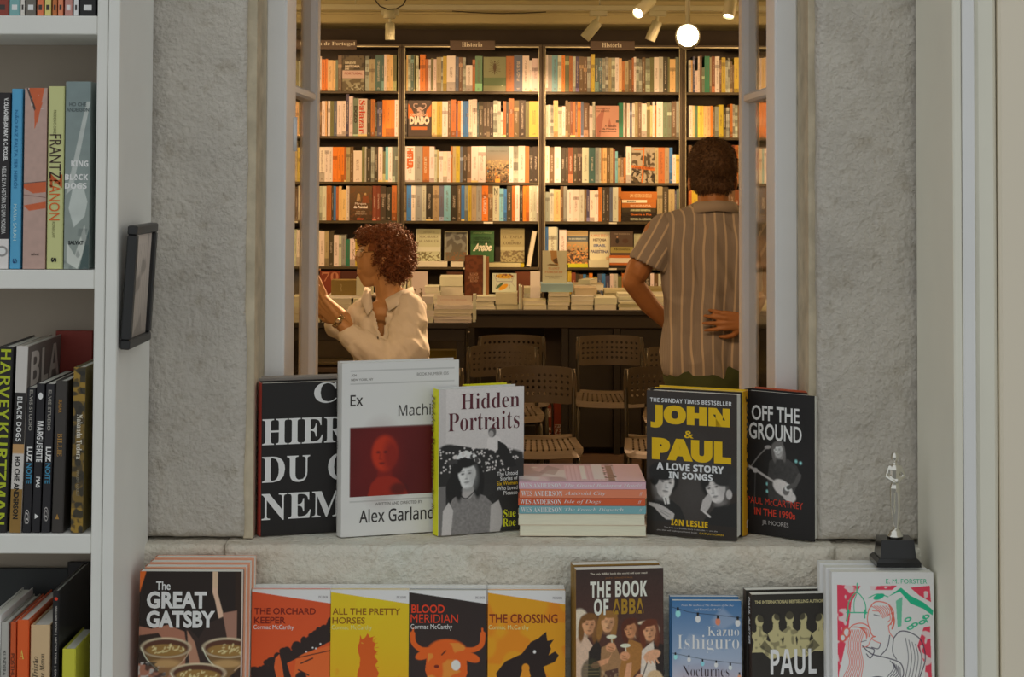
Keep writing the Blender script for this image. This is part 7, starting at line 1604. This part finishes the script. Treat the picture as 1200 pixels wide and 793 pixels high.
# right arm folded behind, back of the hand on the waist
mb.cap(P(893, 272, 0), .05, P(893, 330, .02), .043); mb.cap(P(893, 330, .02), .043, P(874, 372, -.10), .029)
ma_h = MB(); hand(mb, P(870, 372.5, -.150), Vector((-1, -.02, .03)), Vector((0, 1, 0)), .185, (4, 5, 7, 9), 9, 1, -1)
mb.cap(P(884, 350, -.05), .036, P(868, 372.5, -.15), .027)
remeshed(mb, 'body', SKIN2, ma, .0045, 3); off_(ma.children[-1], ma)
HAIR2 = mat('short_dark_hair', ix(84, 52, 28), .7, noise=.5, nscale=90, bump=.6, bscale=140)
mb = wb(); mb.ell(P(835, 192.5, -.006), (.094, .104, .104), 20, 14); mb.cap(P(826, 216, -.045), .042, P(843, 216, -.045), .045); mb.ell(P(833, 212, -.03), (.078, .062, .062), 16, 10)
h = remeshed(mb, 'hair', HAIR2, ma, .005, 4, lambda v: .003 * mn.noise(v * 60) + .0025 * mn.noise(v * 150)); off_(h, ma)
mb = wb(); hv = [(v.co.copy(), v.normal.copy()) for v in h.data.vertices]
for k in rng.sample(range(len(hv)), min(3600, len(hv))):
    p, n = hv[k]; d = (n + Vector((rng.uniform(-.6, .6), rng.uniform(-.6, .6), -.5 + rng.uniform(-.4, .4)))).normalized(); l = rng.uniform(.007, .013)
    mb.tube([p - n * .002, p + d * l * .5, p + d * l + Vector((0, 0, -.002))], [.0012, .001, .0005], 3, cap=False)
off_(mb.build('hair_strands', HAIR2, ma), ma)['kind'] = 'stuff'
def stripe_mat(name, rotY):
    m = bpy.data.materials.new(name); m.use_nodes = True; nt = m.node_tree; b = nt.nodes['Principled BSDF']; b.inputs['Roughness'].default_value = .85; N = nt.nodes.new; L = nt.links.new
    tc = N('ShaderNodeTexCoord'); mp = N('ShaderNodeMapping'); mp.inputs['Rotation'].default_value = (0, rotY, 0); L(tc.outputs['Object'], mp.inputs[0])
    ns = N('ShaderNodeTexNoise'); ns.inputs['Scale'].default_value = 2.2; ns.inputs['Detail'].default_value = 1; L(mp.outputs[0], ns.inputs[0])
    sp = N('ShaderNodeSeparateXYZ'); L(mp.outputs[0], sp.inputs[0])
    def M(op, x, y):
        n = N('ShaderNodeMath'); n.operation = op
        for i, v in enumerate((x, y)):
            if isinstance(v, (int, float)): n.inputs[i].default_value = v
            else: L(v, n.inputs[i])
        return n.outputs[0]
    x = M('ADD', sp.outputs[0], M('MULTIPLY', ns.outputs[0], .11))
    t = M('FRACT', M('MULTIPLY', x, 26.0), 0)
    wide = M('LESS_THAN', M('ABSOLUTE', M('SUBTRACT', t, .5), 0), .10)
    fine = M('LESS_THAN', M('FRACT', M('MULTIPLY', x, 210.0), 0), .4)
    mx = N('ShaderNodeMix'); mx.data_type = 'RGBA'; L(M('MULTIPLY', fine, .35), mx.inputs[0]); mx.inputs[6].default_value = (.30, .285, .27, 1); mx.inputs[7].default_value = (.40, .38, .35, 1)
    m2 = N('ShaderNodeMix'); m2.data_type = 'RGBA'; L(M('MULTIPLY', wide, .95), m2.inputs[0]); L(mx.outputs[2], m2.inputs[6]); m2.inputs[7].default_value = (.62, .56, .45, 1); L(m2.outputs[2], b.inputs['Base Color'])
    return m
ST = stripe_mat('striped_cotton', 0); ST2 = stripe_mat('striped_cotton_sleeve', R(-28))
mb = wb()
mb.cap(P(790, 268, -.01), .062, P(836, 254, -.02), .075); mb.cap(P(836, 254, -.02), .075, P(882, 268, -.01), .062)
for x, w in ((806, .105), (834, .12), (862, .105)): mb.cap(P(x, 285, -.01), w, P(x + 1, 335, -.0), w * .97)
for x, w in ((808, .095), (832, .112), (858, .10)): mb.cap(P(x, 335, -.0), w, P(x - 1, 385, 0), w)
for x, w in ((804, .09), (830, .118), (858, .10)): mb.cap(P(x, 385, 0), w, P(x - 2, 424, .0), w * 1.04)
mf0 = folds(.012, 6.5, (1.7, 1.2, .6), 9)
mf = lambda v: mf0(Vector((v.x + v.z * .35, v.y, v.z)))
sh = remeshed(mb, 'shirt', ST, ma, .0065, 6, mf); off_(sh, ma)
bm = bmesh.new(); bm.from_mesh(sh.data)
hem = lambda v: P(0, 446).z + .9 * (v.x - P(838, 0).x) ** 2
bmesh.ops.delete(bm, geom=[v for v in bm.verts if v.co.z < hem(v.co)], context='VERTS')
for v in bm.verts:
    if v.is_boundary: v.co.z = hem(v.co)
bm.to_mesh(sh.data); bm.free(); md = sh.modifiers.new('cloth', 'SOLIDIFY'); md.thickness = .003; md.offset = -1
for nm, a, b, r0, r1 in (('sleeve', P(778, 270, -.005), P(760, 308, -.01), .066, .078), ('sleeve', P(886, 270, 0), P(893, 308, .0), .066, .074)):
    mb = wb(); mb.cap(a, r0, b, r1); sl = remeshed(mb, nm, ST2, ma, .006, 3, folds(.004, 9, seed=4)); off_(sl, ma)
    d = (b - a).normalized(); bm = bmesh.new(); bm.from_mesh(sl.data); bmesh.ops.delete(bm, geom=[v for v in bm.verts if (v.co - b).dot(d) > .012], context='VERTS'); bm.to_mesh(sl.data); bm.free(); md = sl.modifiers.new('cloth', 'SOLIDIFY'); md.thickness = .003; md.offset = -1
# collar
mb = wb(); ring = []
for k in range(17):
    a = math.pi * (1.0 + k / 16.0); ring.append((P(837, 240, -.02).x + .078 * math.cos(a), P(0, 0).y - .03 + .072 * math.sin(a)))
zt_, zb2 = P(0, 231).z, P(0, 243).z; n = len(ring)
mb.v = [(x, y, zt_ - .012 * abs(k - 8) / 8) for k, (x, y) in enumerate(ring)] + [(x + (x - P(837, 0).x) * .16, y - .010, zb2 - .014 * abs(k - 8) / 8) for k, (x, y) in enumerate(ring)]
for k in range(n - 1): mb.face((k, k + 1, n + k + 1, n + k), 0, None, True)
o = mb.build('collar', mat('collar_cotton', (.40, .37, .33), .85), ma); md = o.modifiers.new('cloth', 'SOLIDIFY'); md.thickness = .004; off_(o, ma)
GRN = mat('green_trousers', ix(66, 66, 30), .85, bump=.2)
mb = wb(); mb.cap(P(808, 440, .0), .105, P(848, 440, .0), .11); mb.cap(P(828, 455, .0), .135, P(828, 480, .0), .135)
for x in (804, 850): mb.cap(P(x, 485, 0), .098, P(x, 590, 0), .07); mb.cap(P(x, 590, 0), .07, P(x, 690, 0), .055)
off_(remeshed(mb, 'trousers', GRN, ma, .012, 4), ma)
for x in (804, 850):
    mb = wb(); q = P(x, 690); mb.cap((q.x, q.y - .03, .045), .043, (q.x, q.y + .13, .038), .036); off_(mb.build('shoe', BLK, ma), ma)
